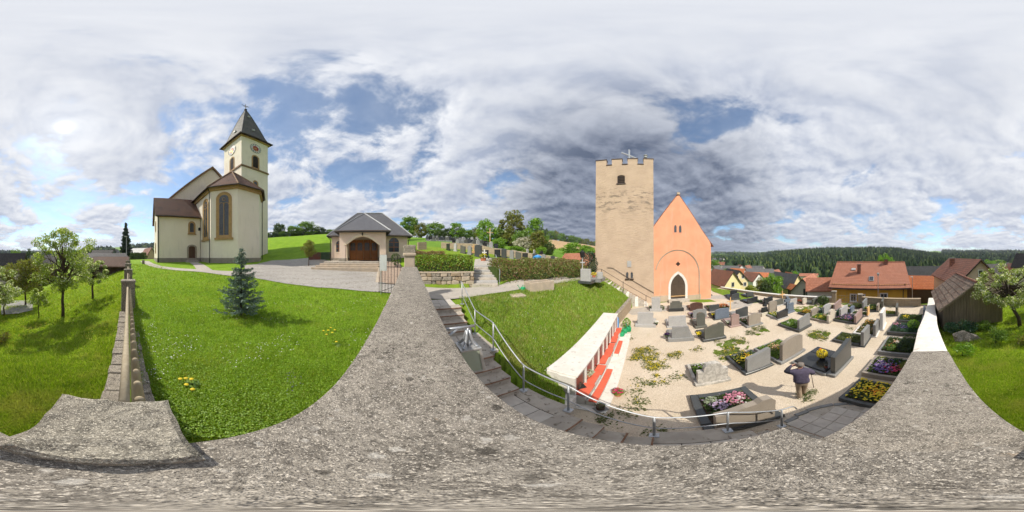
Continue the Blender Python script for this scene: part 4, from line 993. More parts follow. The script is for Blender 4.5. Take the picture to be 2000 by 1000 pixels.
cr = MB(); cr.box(cx-.05, cx+.05, cy-.05, cy+.05, 43.9, 46.3); cr.box(cx-.05, cx+.05, cy-.95, cy+.95, 45.3, 45.42); cr.box(cx-.05, cx+.05, cy-.5, cy+.5, 44.8, 44.88); cr.build('spire_cross', 'black_iron', ch)
for face, m in (('a', FM(tx1, cy, PI/2)), ('b', FM(cx, ty0, 0))):
    w_ = window(ch, m @ Matrix.Translation((0, 0, 19.75)), 1.25, 3.1, 'round', .32, 'sandstone', 'dark_void', .05, name='belfry_opening')
    sl_ = MB()
    for k in range(7): sl_.box(-.6, .6, -.035, -.013, .15+k*.36, .27+k*.36, m=m @ Matrix.Translation((0, 0, 19.75)))
    sl_.build('louvre', 'dark_wood', w_)
    window(ch, m @ Matrix.Translation((-.0, 0, 14.4)), .8, 1.9, 'round', .26, 'sandstone', 'leaded_glass', .08, name='tower_window')
    mc = m @ Matrix.Translation((0, 0, 25.1))
    def disc(r0, y0, y1, n=28): return [(r0*math.cos(2*PI*i/n), r0*math.sin(2*PI*i/n)) for i in range(n)]
    dk = MB().slab(disc(1.32, 0, 0), -.06, .02, m=mc).build('clock_face', 'clock_white', ch)
    MB().slab(disc(.74, 0, 0), -.075, -.061, m=mc).build('clock_centre', 'clock_red', dk)
    rim = MB(); rim.tube([mc @ Vector((1.30*math.cos(a), -.07, 1.30*math.sin(a))) for a in np.linspace(0, 2*PI, 33)], .035, 5); rim.build('clock_rim', 'black_paint', dk)
    for h_ in range(12):
        a = PI/2-h_*PI/6; mm = mc @ Matrix.Rotation(-(a-PI/2), 4, 'Y'); nums = MB(); nn_ = (3, 1, 2, 3, 3, 2, 3, 4, 4, 3, 2, 3)[h_]
        for k in range(nn_): xx = (k-(nn_-1)/2)*.085; nums.box(xx-.024, xx+.024, -.075, -.062, .86, 1.18, m=mm)
        nums.build('numeral', 'black_paint', dk)
    for ang, ln, wd_ in ((R(-100), .72, .07), (R(160), 1.12, .055)):
        MB().box(-wd_, wd_, -.10, -.085, -.2, ln, m=mc @ Matrix.Rotation(ang, 4, 'Y')).build('clock_hand', 'gold', dk)

# ------------------------------------------------------------------ mortuary chapel (local X right, Y back)
mo = thing('mortuary_chapel', 'pink mortuary hall with arched porch, timber doors and grey hipped roof', 'mortuary', at(708, 15.3, 4.5), R(50))
bx0, bx1, by0, by1, ez = -3.6, 4.9, 2.6, 8.6, 2.75
MB().box(bx0, bx1, by0, by1, -.8, ez).build('hall_wall', 'mortuary_plaster', mo)
MB().box(bx0-.05, bx1+.05, by0-.05, by1, -.8, .28).build('hall_plinth', 'plinth_stone', mo)
# porch front with a wide segmental arch
arch = [(-1.62+3.24*i/16, 1.55+.85*math.sin(PI*i/16)) for i in range(17)]
front = MB()
def porchfront(y0, y1, x0=-2.2, x1=2.2):
    for (xa, xb) in ((x0, -1.62), (1.62, x1)): front.box(xa, xb, y0, y1, -.1, 1.55)
    for i in range(16):
        (xa, za), (xb, zb) = arch[i], arch[i+1]
        front.slab([(xa, za), (xb, zb), (xb, ez), (xa, ez)], y0, y1)
    for (xa, xb) in ((x0, -1.62), (1.62, x1)): front.box(xa, xb, y0, y1, 1.55, ez)
porchfront(0, .45); front.build('porch_front', 'mortuary_plaster', mo)
a_ = MB(); ring(a_, [(x*1.13, 1.5+(z-1.5)*1.22) for x, z in arch], arch, -.03, -.03, .02, closed=False); a_.slab([p for p in arch]+[(x*.985, z-.03) for x, z in reversed(arch)], -.03, .46); a_.build('arch_band', 'mortuary_arch', mo)
for s in (-1, 1):
    MB().box(*sorted((s*1.75, s*2.2)), .45, by0, 1.9, ez).build('porch_side', 'mortuary_plaster', mo)
    MB().cbox(*sorted((s*1.58, s*2.27)), -.06, .52, -.3, .30, .03).build('pier_foot', 'plinth_stone', mo)
    MB().box(*sorted((s*1.7, s*2.12)), 1.9, by0, -.1, 1.9).build('rear_pier', 'mortuary_arch', mo)
MB().box(-1.7, 1.7, 2.58, 2.64, 0, 2.35).build('door_recess', 'mortuary_arch', mo)
for i, x0 in enumerate((-1.55, -.78, .0, .78)):
    d_ = MB().box(x0+.01, x0+.76, 2.48, 2.57, 0, 2.25).build('door_leaf', 'mortuary_wood', mo)
    MB().slab(archpts(.52, .85, 'segment', dx=x0+.385, z0=1.1), 2.465, 2.485).build('pane', 'leaded_glass', d_)
    MB().box(x0+.11, x0+.66, 2.465, 2.485, .15, .85).build('panel', 'mortuary_wood', d_)
    mb = MB(); mb.box(x0+.37, x0+.40, 2.455, 2.47, 1.1, 1.9); mb.box(x0+.13, x0+.64, 2.455, 2.47, 1.45, 1.48); mb.build('glazing_bar', 'mortuary_wood', d_)
for (x, nm) in ((-2.75, 0), (3.35, 1)):
    window(mo, FM(x, by0, 0, .95), .62 if not nm else 1.15, 1.25 if not nm else 1.6, 'round', .07, 'mortuary_arch', 'glass_dark', .05, None, 1, 2, barmat='mortuary_wood', glassw=.06)
window(mo, FM(bx1, 5.4, PI/2, .95), 1.0, 1.5, 'round', .07, 'mortuary_arch', 'glass_dark', .05, None, 1, 2, barmat='mortuary_wood')
o_ = .45; zr = 6.1; ycen = (by0+by1)/2; zoe = ez-.02
r = MB(); rl, rr_ = (-.9, ycen), (2.3, ycen)
A1, A2, A3, A4 = (bx0-o_, by0-o_, zoe), (bx1+o_, by0-o_, zoe), (bx1+o_, by1+o_, zoe), (bx0-o_, by1+o_, zoe); R1, R2 = (rl[0], ycen, zr), (rr_[0], ycen, zr)
roof_poly(r, [A1, A2, R2, R1], .1); roof_poly(r, [A2, A3, R2], .1); roof_poly(r, [A3, A4, R1, R2], .1); roof_poly(r, [A4, A1, R1], .1)
p1, p2 = (-2.2-.4, -.45, zoe+.10), (2.2+.4, -.45, zoe+.10); pk = (0, ycen-.35, zr-.12)
roof_poly(r, [p1, p2, pk], .1); roof_poly(r, [p2, (2.6, by0+.3, zoe+.10), pk], .1); roof_poly(r, [p1, (-2.6, by0+.3, zoe+.10), pk], .1)
ro = r.build('roof', 'slate_roof', mo)
h_ = MB(); 
for a, b in ((p2, pk), (p1, pk), (A2, R2), (A1, R1)): h_.tube([Vector(a)+Vector((0, 0, .04)), Vector(b)+Vector((0, 0, .05))], .06, 5)
h_.tube([Vector(R1)+Vector((0, 0, .04)), Vector(R2)+Vector((0, 0, .04))], .07, 5); h_.build('hip_tile', 'siren_grey', ro)
g_ = MB(); g_.tube([p1, p2], .06, 6); g_.tube([A2, A3], .06, 6); g_.tube([A1, (-2.7, by0-o_, zoe)], .06, 6); g_.tube([(2.7, by0-o_, zoe), A2], .06, 6); g_.build('gutter', 'copper_brown', mo)
MB().tube([(bx1+o_-.05, by0-o_+.05, zoe-.05), (bx1+.1, by0-.1, zoe-.4), (bx1+.1, by0-.1, -.3)], .045, 6).build('downpipe', 'copper_brown', mo)
MB().tube([(bx0-o_+.05, by0-o_+.05, zoe-.05), (bx0-.1, by0-.1, zoe-.4), (bx0-.1, by0-.1, -.3)], .045, 6).build('downpipe', 'copper_brown', mo)
MB().lathe([(.02, 2.72), (.05, 2.7), (.07, 2.5), (.03, 2.42)], 8, (0, -.12, 0)).build('porch_lamp', 'black_iron', mo)
MB().cbox(-3.5, 2.4, -.9, by0+.2, -.9, -.005, .02).build('porch_floor', 'step_stone', mo)
for k in range(3): MB().cbox(-3.5-.28*(k+1), 1.6, -.9-.36*(k+1), -.88-.36*k, -1.2, -.16*(k+1), .02).build('front_step', 'trough_stone', mo)
rm = MB().add([(1.75, -.9, -.01), (3.3, -.9, -.01), (3.1, -5.6, -1.22), (1.2, -5.6, -1.22)], [(3, 2, 1, 0)]).build('cobbled_ramp', 'cobble_red', mo)
MB().add([(1.55, -.9, .02), (1.75, -.9, .02), (1.2, -5.6, -1.2), (1.0, -5.6, -1.2), (1.55, -.9, -.5), (1.75, -.9, -.5), (1.2, -5.6, -1.5), (1.0, -5.6, -1.5)], [(0, 3, 2, 1), (0, 4, 7, 3), (1, 2, 6, 5), (3, 7, 6, 2)]).build('ramp_kerb', 'trough_stone', mo)

# ------------------------------------------------------------------ chapel tower and salmon chapel (local X right along the front, Y back)
CT = (13.0, 10.95); CR_ = R(-43.8); TW = 6.2
tw = thing('chapel_tower', 'square rough plastered stone tower with battlements beside the salmon chapel', 'tower', (*CT, 0), CR_)
bt = MB(); bt.add([(-TW-.02, 0, -1), (0.02, 0, -1), (.02, TW, -1), (-TW-.02, TW, -1), (-TW+.08, .06, 15.7), (-.06, .06, 15.7), (-.06, TW-.06, 15.7), (-TW+.08, TW-.06, 15.7)], [(0, 3, 2, 1), (4, 5, 6, 7), (0, 1, 5, 4), (1, 2, 6, 5), (2, 3, 7, 6), (3, 0, 4, 7)])
bt.build('tower_wall', 'tower_plaster', tw)
mw_ = [(-6.12, -5.02), (-4.42, -3.40), (-2.72, -1.68), (-1.0, -.06)]
mw_ = [(-6.13, -4.98), (-4.40, -3.32), (-2.74, -1.70), (-1.08, -.06)]
for (a, b) in mw_:
    for (y0, y1) in ((.06, .6), (TW-.6, TW-.06)):
        o = MB().box(a, b, y0, y1, 15.7, 16.5).build('merlon', 'tower_plaster', tw)
        MB().box(a-.05, b+.05, y0-.05, y1+.05, 16.5, 16.6).build('merlon_cap', 'dark_brown_metal', o)
for i in range(3):
    for (x0, x1) in ((-.6, -.06), (-6.13, -5.6)):
        y0 = 1.0+i*1.6
        o = MB().box(x0, x1, y0, y0+1.0, 15.7, 16.5).build('merlon', 'tower_plaster', tw); MB().box(x0-.05, x1+.05, y0-.05, y0+1.05, 16.5, 16.6).build('merlon_cap', 'dark_brown_metal', o)
for (a, b) in zip(mw_, mw_[1:]): MB().box(a[1]-.02, b[0]+.02, .0, .62, 15.66, 15.78).build('gap_cap', 'dark_brown_metal', tw)
b = MB()
for z in (15.95, 16.2):
    b.tube([(-6.0, .7, z), (-.1, .7, z)], .018, 5)
b.build('roof_railing', 'galvanised', tw)
g = window(tw, FM(-3.42, .045, 0, 13.15), .78, 1.05, 'segment', .05, 'tower_plaster', 'dark_void', .03, name='belfry_window')
sl_ = MB()
for k in range(4): sl_.box(-.37, .37, -.03, -.012, .12+k*.24, .22+k*.24, m=FM(-3.42, .045, 0, 13.15))
sl_.build('louvre', 'dark_wood', g); MB().box(-3.9, -2.94, -.03, .06, 13.02, 13.14).build('sill', 'dark_brown_metal', g)
for x in (-2.78, -2.30): window(tw, FM(x, .012, 0, 2.68), .24, .66, 'pointed', .05, 'tower_plaster', 'leaded_glass', .03, 'dark_brown_metal', name='lancet_window')
MB().box(-2.78, -2.35, -.03, .03, 3.85, 4.5).build('wall_plaque', 'granite_light', tw)
t = thing('tower_cross', 'slanting view of a large pale metal cross above the battlements', 'cross', Vector((*CT, 0))+Matrix.Rotation(CR_, 3, 'Z') @ Vector((-2.62, .9, 16.3)), R(-2))
MB().box(-.10, .10, -.05, .05, 0, 2.3).build('upright', 'galvanised', t); MB().box(-1.05, 1.05, -.055, .045, 1.25, 1.42).build('crossbar', 'galvanised', t)
t = thing('siren', 'small grey mushroom siren on the tower corner', 'siren', Vector((*CT, 0))+Matrix.Rotation(CR_, 3, 'Z') @ Vector((-.85, .45, 16.55)))
MB().tube([(0, 0, 0), (0, 0, .45)], .05, 6).build('stem', 'galvanised', t); MB().lathe([(.05, .4), (.17, .42), (.17, .62), (.12, .66)], 10).build('body', 'siren_grey', t); MB().lathe([(.10, .68), (.24, .72), (.2, .8), (.02, .86)], 10).build('cap', 'siren_grey', t, smooth=True)
cp = thing('chapel', 'salmon pink chapel with steep gable, blind arch and pointed door', 'chapel', (*CT, 0), CR_)
xa, xb, pkx = -1.25, 6.55, 2.65
gab = [(xa, -1), (xb, -1), (xb, 6.3), (6.35, 6.75), (5.55, 7.75), (pkx, 12.0), (-.25, 7.75), (xa, 6.5)]
MB().slab(gab, .12, 13).build('wall', 'salmon_plaster', cp)
r = MB()
for s in (1, -1):
    ps = [(6.95, 6.1), (6.35, 6.72), (5.55, 7.72), (pkx, 12.02)] if s > 0 else [(-1.7, 5.9), (-1.05, 6.72), (-.25, 7.72), (pkx, 12.02)]
    for (x0, z0), (x1, z1) in zip(ps, ps[1:]): roof_poly(r, [(x0, .22, z0+.08), (x0, 13.3, z0+.08), (x1, 13.3, z1+.08), (x1, .22, z1+.08)], .08)
r.build('roof', 'old_red_tiles', cp)
v_ = MB()
for ps in ([(6.72, 6.35), (6.35, 6.8), (5.55, 7.8), (pkx, 12.08)], [(pkx, 12.08), (-.25, 7.8), (-1.05, 6.8)]):
    v_.tube([(x, .17, z) for x, z in ps], .055, 5)
v_.build('gable_edge', 'old_red_tiles', cp)
MB().box(2.5, 2.8, -.02, .2, 11.95, 12.2).build('gable_top_stone', 'salmon_base', cp)
for (a, b, zt) in ((.02, 1.75, .75), (3.6, 5.3, .62)): MB().box(a, b, .09, .14, -.2, zt).build('base_render', 'salmon_base', cp)
for x in (2.32, 2.86): window(cp, FM(x, .12, 0, 7.55), .27, .82, 'pointed', .06, 'salmon_plaster', 'leaded_glass', .03, name='lancet_window')
ar = [(2.62+2.5*math.cos(a), 3.0+2.7*math.sin(a)) for a in np.linspace(0, PI*.93, 26)]
o1 = [(5.12, 0), (5.12, 1.5)]+ar; i1 = [(5.02, 0), (5.02, 1.5)]+[(2.62+2.38*math.cos(a), 3.0+2.58*math.sin(a)) for a in np.linspace(0, PI*.93, 26)]
m_ = MB(); ring(m_, o1, i1, .04, .10, .13, closed=False); m_.build('blind_arch', 'salmon_base', cp)
md = FM(2.62, .12, 0, .3); g = window(cp, md, 1.62, 2.75, 'pointed', .26, 'white_stone', 'old_door_wood', .05, name='portal_door')
dl = MB()
for s in (-1, 1):
    dl.box(*sorted((s*.03, s*.76)), -.045, -.012, .05, 1.55, m=md)
g2 = dl.build('door_leaf', 'old_door_wood', g)
pl = MB()
for k in range(8): pl.box(-.78+k*.2, -.78+k*.2+.175, -.06, -.046, .1, 1.5, m=md)
for k in range(6):
    zz = 1.62+k*.15; w_ = .72-k*.12
    if w_ > .05: pl.add([md @ Vector(p) for p in [(-w_, -.03, zz), (0, -.03, zz+.18), (w_, -.03, zz), (w_, -.03, zz+.09), (0, -.03, zz+.27), (-w_, -.03, zz+.09)]], [(0, 1, 4, 5), (1, 2, 3, 4)])
pl.build('door_board', 'old_door_wood', g)
MB().box(-.8, .8, -.075, -.05, .28, .36, m=md).build('door_rail', 'pale_wood', g)
dm = MB()
for k in range(4): dm.slab([(2.62+.15*math.cos(PI/2*k)+.09*math.cos(a), 4.15+.15*math.sin(PI/2*k)+.09*math.sin(a)) for a in np.linspace(0, 2*PI, 8, endpoint=False)], .095, .13)
dm.slab([(2.53, 4.06), (2.71, 4.06), (2.71, 4.24), (2.53, 4.24)], .096, .13); dm.build('quatrefoil_opening', 'dark_void', cp)
MB().cbox(1.5, 3.75, -.5, .1, -.1, .28, .02).build('door_step', 'step_stone', cp)
# stairs up beside the tower with their railing
ts = thing('tower_stairs', 'rough pale stone steps climbing along the tower foot', 'stairs', (*CT, 0), CR_)
for k in range(15):
    x = -.75-k*.3; MB().cbox(x-.34+random.uniform(-.02, .02), x, -1.25+random.uniform(-.06, .05), -.05, -.4, .18*(k+1), .02).build('step', 'step_stone' if k % 3 else 'white_stone', ts)
th = thing('tower_stair_railing', 'dark thin railing beside the tower stairs', 'railing', (*CT, 0), CR_)
for x, z in ((-.9, .18), (-3.1, 1.6), (-5.2, 2.75)): MB().tube([(x, -1.3, z-.2), (x, -1.3, z+.95)], .03, 6).build('post', 'black_iron', th)
MB().tube([(-.4, -1.3, .85), (-.9, -1.3, 1.13), (-5.2, -1.3, 3.7), (-6.1, -1.3, 3.72)], .025, 6).build('top_rail', 'dark_brown_metal', th)
MB().tube([(-.9, -1.3, .6), (-5.2, -1.3, 3.15), (-6.1, -1.3, 3.2)], .018, 6).build('lower_rail', 'dark_brown_metal', th)
MB().tube([(.0, -.06, 1.1), (-4.3, -.06, 3.75), (-4.9, -.06, 3.8)], .025, 6).build('wall_rail', 'dark_brown_metal', th)
# ------------------------------------------------------------------ leaf clouds
def unit(n):
    v = rng.normal(size=(n, 3)); return v/np.linalg.norm(v, axis=1)[:, None]
def leaf_quads(C, size, flat=0.0, asp=.5):
    """diamond leaves at points C (n,3); flat>0 turns them towards lying level"""
    C = np.asarray(C, float); n = len(C); a = unit(n); nrm = unit(n)
    if flat: nrm[:, 2] += flat*3; nrm /= np.linalg.norm(nrm, axis=1)[:, None]
    a -= nrm*(a*nrm).sum(1)[:, None]; a /= np.linalg.norm(a, axis=1)[:, None]+1e-9; b = np.cross(nrm, a)
    s = (np.asarray(size)*rng.uniform(.7, 1.3, n))[:, None]
    V_ = np.stack([C-a*s, C+b*s*asp, C+a*s, C-b*s*asp], 1).reshape(-1, 3)
    return V_, np.arange(4*n).reshape(n, 4)
def merge(parts):
    Vs, Fs, o = [], [], 0
    for v, f in parts: Vs.append(v); Fs.append(f+o); o += len(v)
    return np.concatenate(Vs), np.concatenate(Fs)
def clump_points(n, c, r, shell=.0):
    d = unit(n)*(rng.uniform(shell, 1, n)**(1/2.2))[:, None]; return np.asarray(c)+d*np.asarray(r)
def blades(P_, h, w, lean=.35):
    """one triangle per grass blade"""
    n = len(P_); th = rng.uniform(0, 2*PI, n); d = np.stack([np.cos(th), np.sin(th), np.zeros(n)], 1); q = np.stack([-np.sin(th), np.cos(th), np.zeros(n)], 1)
    h = h*rng.uniform(.5, 1.25, n); w = w*rng.uniform(.7, 1.2, n)
    tip = P_+np.array([0, 0, 1])*h[:, None]+d*(h*lean*rng.uniform(.2, 1.6, n))[:, None]
    return np.stack([P_-q*w[:, None], P_+q*w[:, None], tip], 1).reshape(-1, 3), np.arange(3*n).reshape(n, 3)
# ------------------------------------------------------------------ graves
GR = R(-50)                                             # local Y = the way the beds point, local X = along the headstones
def headstone(kind, w, h, t, y=0):
    """outline in (x,z)"""
    a = w/2
    if kind == 'arch': pts = [(-a, 0), (-a, h-.32*a)]+[(a*math.cos(q), h-.32*a+.32*a*math.sin(q)) for q in np.linspace(PI*.95, PI*.05, 9)]+[(a, h-.32*a), (a, 0)]
    elif kind == 'round': pts = [(-a, 0), (-a, h-a*.8)]+[(a*math.cos(q), h-a*.8+a*.8*math.sin(q)) for q in np.linspace(PI*.95, PI*.05, 9)]+[(a, h-a*.8), (a, 0)]
    elif kind == 'slant': pts = [(-a, 0), (-a, h*.78), (a*.8, h), (a, h*.97), (a, 0)]
    elif kind == 'slantl': pts = [(-a, 0), (-a, h*.97), (-a*.8, h), (a, h*.80), (a, 0)]
    elif kind == 'wave': pts = [(-a, 0), (-a*1.02, h*.74), (-a*.6, h*.80), (-a*.1, h*.90), (a*.3, h*.92), (a*.5, h), (a*.85, h*.97), (a*1.02, h*.80), (a*.97, 0)]
    elif kind == 'step': pts = [(-a, 0), (-a, h*.8), (-a*.72, h*.8), (-a*.72, h), (a*.62, h), (a*.62, h*.8), (a, h*.8), (a, 0)]
    elif kind == 'scallop': pts = [(-a, 0), (-a, h*.62), (-a*.62, h*.62), (-a*.62, h*.74)]+[(a*.62*math.cos(q), h*.74+h*.26*math.sin(q)) for q in np.linspace(PI, 0, 9)]+[(a*.62, h*.66), (a, h*.60), (a, 0)]
    elif kind == 'peak': pts = [(-a, 0), (-a, h*.86), (-a*.55, h*.9), (-a*.2, h), (a*.2, h), (a*.55, h*.9), (a, h*.86), (a, 0)]
    elif kind == 'trap': pts = [(-a, 0), (-a*.94, h), (a*.80, h*.99), (a, 0)]
    elif kind == 'bent': pts = [(-a, 0), (-a, h*.86), (-a*.3, h), (a*.9, h*.96), (a, 0)]
    else: pts = [(-a, 0), (-a, h), (a, h), (a, 0)]
    return pts
def planting(parent, x0, x1, y0, y1, z, leafm, blossoms, n=60, hgt=.14, ls=.05, bs=.035):
    """low plants in a bed: one part, leaves and blossoms"""
    area = max(.02, (x1-x0)*(y1-y0)); parts = []; mats = []; mi = []
    nl = int(n*area*14)
    P_ = np.column_stack([rng.uniform(x0, x1, nl), rng.uniform(y0, y1, nl), z+rng.uniform(.0, 1, nl)*hgt*.8]); pl = [leaf_quads(P_, ls, .2)]; mats.append(leafm); cnt = [len(pl[0][1])]
    for (pm, frac, cx, cy, rad) in blossoms:
        nb = max(6, int(n*area*5*frac)) if rad is None else max(8, int(n*PI*rad*rad*8*frac))
        if rad is None: q = np.column_stack([rng.uniform(x0+.03, x1-.03, nb), rng.uniform(y0+.03, y1-.03, nb)])
        else:
            d = rng.normal(size=(nb, 2))*rad*.75; q = np.column_stack([x0+(x1-x0)*cx+d[:, 0], y0+(y1-y0)*cy+d[:, 1]])
            q[:, 0] = np.clip(q[:, 0], x0, x1); q[:, 1] = np.clip(q[:, 1], y0, y1)
        P_ = np.column_stack([q, z+hgt*rng.uniform(.55, 1.25, nb)]); pl.append(leaf_quads(P_, bs, .8, .9)); mats.append('petal_'+pm); cnt.append(nb)
    V_, F_ = merge(pl); o = fastmesh('planting', V_, F_, leafm, parent); me = o.data
    for q in mats[1:]: me.materials.append(MATS[q])
    me.polygons.foreach_set('material_index', np.repeat(np.arange(len(cnt)), cnt).astype(np.int32)); o['kind'] = 'stuff'
    return o
def shrub(parent, c, r, mat, n=350, ls=.05, name='shrub'):
    V_, F_ = leaf_quads(clump_points(n, c, r, .55), ls); return fastmesh(name, V_, F_, mat, parent)
def kerb(t, w, y0, y1, kh, kw, mat, soil='soil', x0=None):
    a = w/2
    MB().cbox(-a, -a+kw, y0, y1, -.02, kh, .012).build('kerb', mat, t); MB().cbox(a-kw, a, y0, y1, -.02, kh, .012).build('kerb', mat, t)
    MB().cbox(-a+kw+.003, a-kw-.003, y1-kw, y1, -.02, kh-.004, .012).build('kerb', mat, t)
    MB().box(-a+kw, a-kw, y0, y1-kw, -.02, kh-.035).build('bed_soil', soil, t)
GCNT = []
def grave(label, pl, pr, pyb, pyt, kind, mat, bed=None, plinth=(.10, .16), th=.16, flowers=(), leaf='dark_leaf', wid=None, extra=None, kmat=None, blen=None, z=0.0, hs=True, shr=None, dens=60, pot=None):
    """bed: None, 'kerb', 'slab', 'mound'"""
    px = (pl+pr)/2; d = dist(pyb, z); th_ = az(px); c = max(.33, abs(math.cos(th_-R(50))))
    w = wid or min(1.75, max(.42, d*abs(az(pr)-az(pl))/c)); h = (EYE-z)-d*math.tan(dep(pyt)); h = max(.35, h)
    p = at(px, d+.05, z); g = thing('grave', label, 'grave', p, GR+random.uniform(-.04, .04), 'graves of the lower cemetery')
    ph = plinth[1] if plinth else 0; pw = plinth[0] if plinth else 0
    if plinth: MB().cbox(-w/2-pw, w/2+pw, -.07, th+.09, -.03, ph, .015).build('plinth', kmat or mat, g)
    if hs:
        pts = headstone(kind, w, h-ph, th)
        o = MB().slab([(x, zz+ph-.004) for x, zz in pts], 0, th).build('headstone', mat, g)
        if kind == 'cross':
            pass
    L = blen or 1.45; bw = max(w+2*pw, .85); km = kmat or mat
    if bed == 'kerb':
        kerb(g, bw, th+.095, L, .16, .11, km); planting(g, -bw/2+.13, bw/2-.13, th+.12, L-.14, .13, leaf, flowers, dens)
    elif bed == 'slab':
        MB().cbox(-bw/2, bw/2, th+.095, L, -.02, .13, .015).build('base_slab', km, g); MB().cbox(-bw/2+.08, bw/2-.08, th+.13, L-.1, .131, .19, .012).build('cover_slab', km, g)
    elif bed == 'mound':
        MB().blob((0, L*.6, -.02), bw*.55, L*.5, .2, .2, 10, random.random()*9).build('earth_mound', 'soil', g, smooth=True); planting(g, -bw*.4, bw*.4, th+.15, L*.95, .12, leaf, flowers, dens, .2)
    if shr: shrub(g, (shr[0], shr[1], .16+shr[2]*.8), (shr[2], shr[2], shr[2]), shr[3], 420, .035)
    if pot:
        x_, y_, pm = pot; MB().lathe([(.05, 0), (.08, .02), (.10, .16), (.09, .17)], 9, (x_, y_, .14)).build('flower_bowl', 'granite_black', g); planting(g, x_-.12, x_+.12, y_-.12, y_+.12, .30, 'tree_leaf', [(pm, 6, .5, .5, .09)], 160, .12, .035, .04)
    GCNT.append(g); return g, w, h
G = grave
# far rows by the chapel
G('pale granite headstone standing alone left of the chapel door', 1272.6, 1289.7, 608.5, 581.5, 'flat', 'granite_light', 'slab', (.16, .22), pot=(-.5, .3, 'white'))
G('dark stepped headstone on a black base in front of the chapel door', 1309, 1332.5, 608.5, 588.8, 'step', 'granite_olive', 'slab', (.14, .30), kmat='granite_black')
G('reddish brown veined headstone with rounded shoulders, right of the chapel door', 1348.6, 1373, 607, 591.3, 'arch', 'granite_brown', 'slab', (.06, .1))
G('small black square headstone beside the flower mound', 1386, 1404.7, 608, 596, 'flat', 'granite_dark', 'kerb', (.06, .08), flowers=[('white', .2, 0, 0, None)])
g, w, h = G('fresh earth mound with wreaths and a bright wooden cross near the chapel path', 1410, 1426, 607, 596, 'flat', 'pale_wood', 'mound', None, wid=1.3, hs=False, flowers=[('red', .35, 0, 0, None), ('orange', .3, 0, 0, None), ('white', .15, 0, 0, None)], leaf='dark_leaf', dens=90)
c_ = MB(); c_.box(.38, .46, -.05, .0, 0, 1.25); c_.box(.12, .72, -.055, -.0, .82, .9); c_.build('grave_cross', 'pale_wood', g)
G('light grey headstone half hidden behind the narrow arched stone', 1354, 1381, 623.5, 604.6, 'bent', 'granite_grey', 'slab', (.1, .12), pot=(-.6, .4, 'lilac'), kmat='granite_rose')
G('blue-grey granite headstone with tapering top and a yellow bouquet', 1397.5, 1425, 623.5, 603, 'bent', 'granite_blue', 'slab', (.12, .08), kmat='granite_dark', pot=(-.62, .35, 'yellow'))
G('dark headstone with a notched slanting top on grey foot slab', 1439, 1461, 621, 601, 'slant', 'granite_dark', 'slab', (.1, .1), kmat='granite_grey')
G('narrow mauve headstone with peaked top beside a white bouquet', 1429, 1444, 638.5, 613.3, 'peak', 'granite_rose', 'slab', (.12, .12), kmat='granite_rose', pot=(-.42, .3, 'white'))
G('beige-grey headstone with clipped corners and plants on its left', 1463, 1486, 637, 612, 'peak', 'granite_taupe', 'kerb', (.18, .12), kmat='granite_grey', flowers=[('pink', .25, 0, 0, None), ('white', .1, 0, 0, None)])
G('narrow dark grey headstone with a pointed arch panel', 1361.5, 1377.5, 641, 611, 'round', 'granite_olive', 'slab', (.13, .16), kmat='granite_olive')
G('whitish square headstone with a slim black vase at its left edge', 1306, 1340, 640, 618.5, 'flat', 'granite_light', 'slab', (.12, .1))
G('pale granite headstone nearest the columbarium, a green sprig at its right', 1245, 1276, 639.5, 611.6, 'flat', 'granite_light', 'slab', (.16, .22), pot=(.72, .1, 'white'))
G('big grey headstone on a wide grey plinth, black vase at left', 1312, 1349, 667, 639.5, 'trap', 'granite_grey', 'slab', (.2, .24), pot=(-.75, .25, 'darkviolet'))
G('large dark headstone with a wavy carved top and yellow flowers', 1377, 1415, 665, 633, 'wave', 'granite_olive', 'slab', (.12, .16), kmat='granite_dark', pot=(-.75, .45, 'yellow'))
# rows towards the far wall
G('black polished double headstone at the grass edge near the chapel corner', 1427, 1440, 582, 567.6, 'flat', 'granite_black', 'slab', (.2, .2))
G('charcoal headstone just in front of the black double stone', 1430, 1444, 586, 573, 'slant', 'granite_dark', 'slab', (.15, .15))
G('dark headstone closest to the long far wall by the chapel', 1459, 1472, 580.5, 571.5, 'flat', 'granite_dark', 'slab', (.1, .15), kmat='granite_black')
G('black headstone with a pale top edge on the path bend', 1461, 1480.5, 592, 580.5, 'slant', 'granite_black', 'slab', (.08, .1))
G('black headstone with rising rounded top behind the figure monument', 1494.5, 1509.5, 594, 580, 'slant', 'granite_black', 'kerb', (.06, .1), flowers=[('lilac', .4, 0, 0, None)])
G('dark square headstone with light kerb behind the tall pale stone', 1515.5, 1530.5, 597, 585, 'flat', 'granite_olive', 'kerb', (.06, .08), kmat='granite_light', flowers=[('white', .2, 0, 0, None)])
G('whitish low headstone behind the grey stone cross', 1543, 1557, 595.5, 584, 'flat', 'granite_light', 'slab', (.06, .1))
G('slim pale headstone with a dark red bed at its left', 1569, 1576, 594.5, 582.3, 'arch', 'limestone', 'kerb', (.06, .1), wid=.6, kmat='granite_rose', flowers=[('red', .6, 0, 0, None)])
G('olive grey headstone with a slanting top beside the round evergreen', 1588, 1602, 593, 580.7, 'slant', 'granite_olive', 'slab', (.06, .1))
g, w, h = G('black monument with a praying figure on a pale plinth', 1489.5, 1500, 617, 601, 'trap', 'granite_black', None, (.1, .32), kmat='limestone', wid=.62, flowers=[('yellow', .4, 0, 0, None)])
f_ = MB(); f_.lathe([(.20, .85), (.17, .98), (.12, 1.12), (.10, 1.22), (.14, 1.32), (.05, 1.40), (.085, 1.47), (.08, 1.55), (.02, 1.6)], 9, (0, .08, 0)); f_.tube([(-.12, .08, 1.3), (-.05, -.06, 1.22), (0, -.08, 1.3)], .035, 6).tube([(.12, .08, 1.3), (.05, -.06, 1.22), (0, -.08, 1.3)], .035, 6); f_.build('praying_figure', 'granite_black', g, smooth=True)
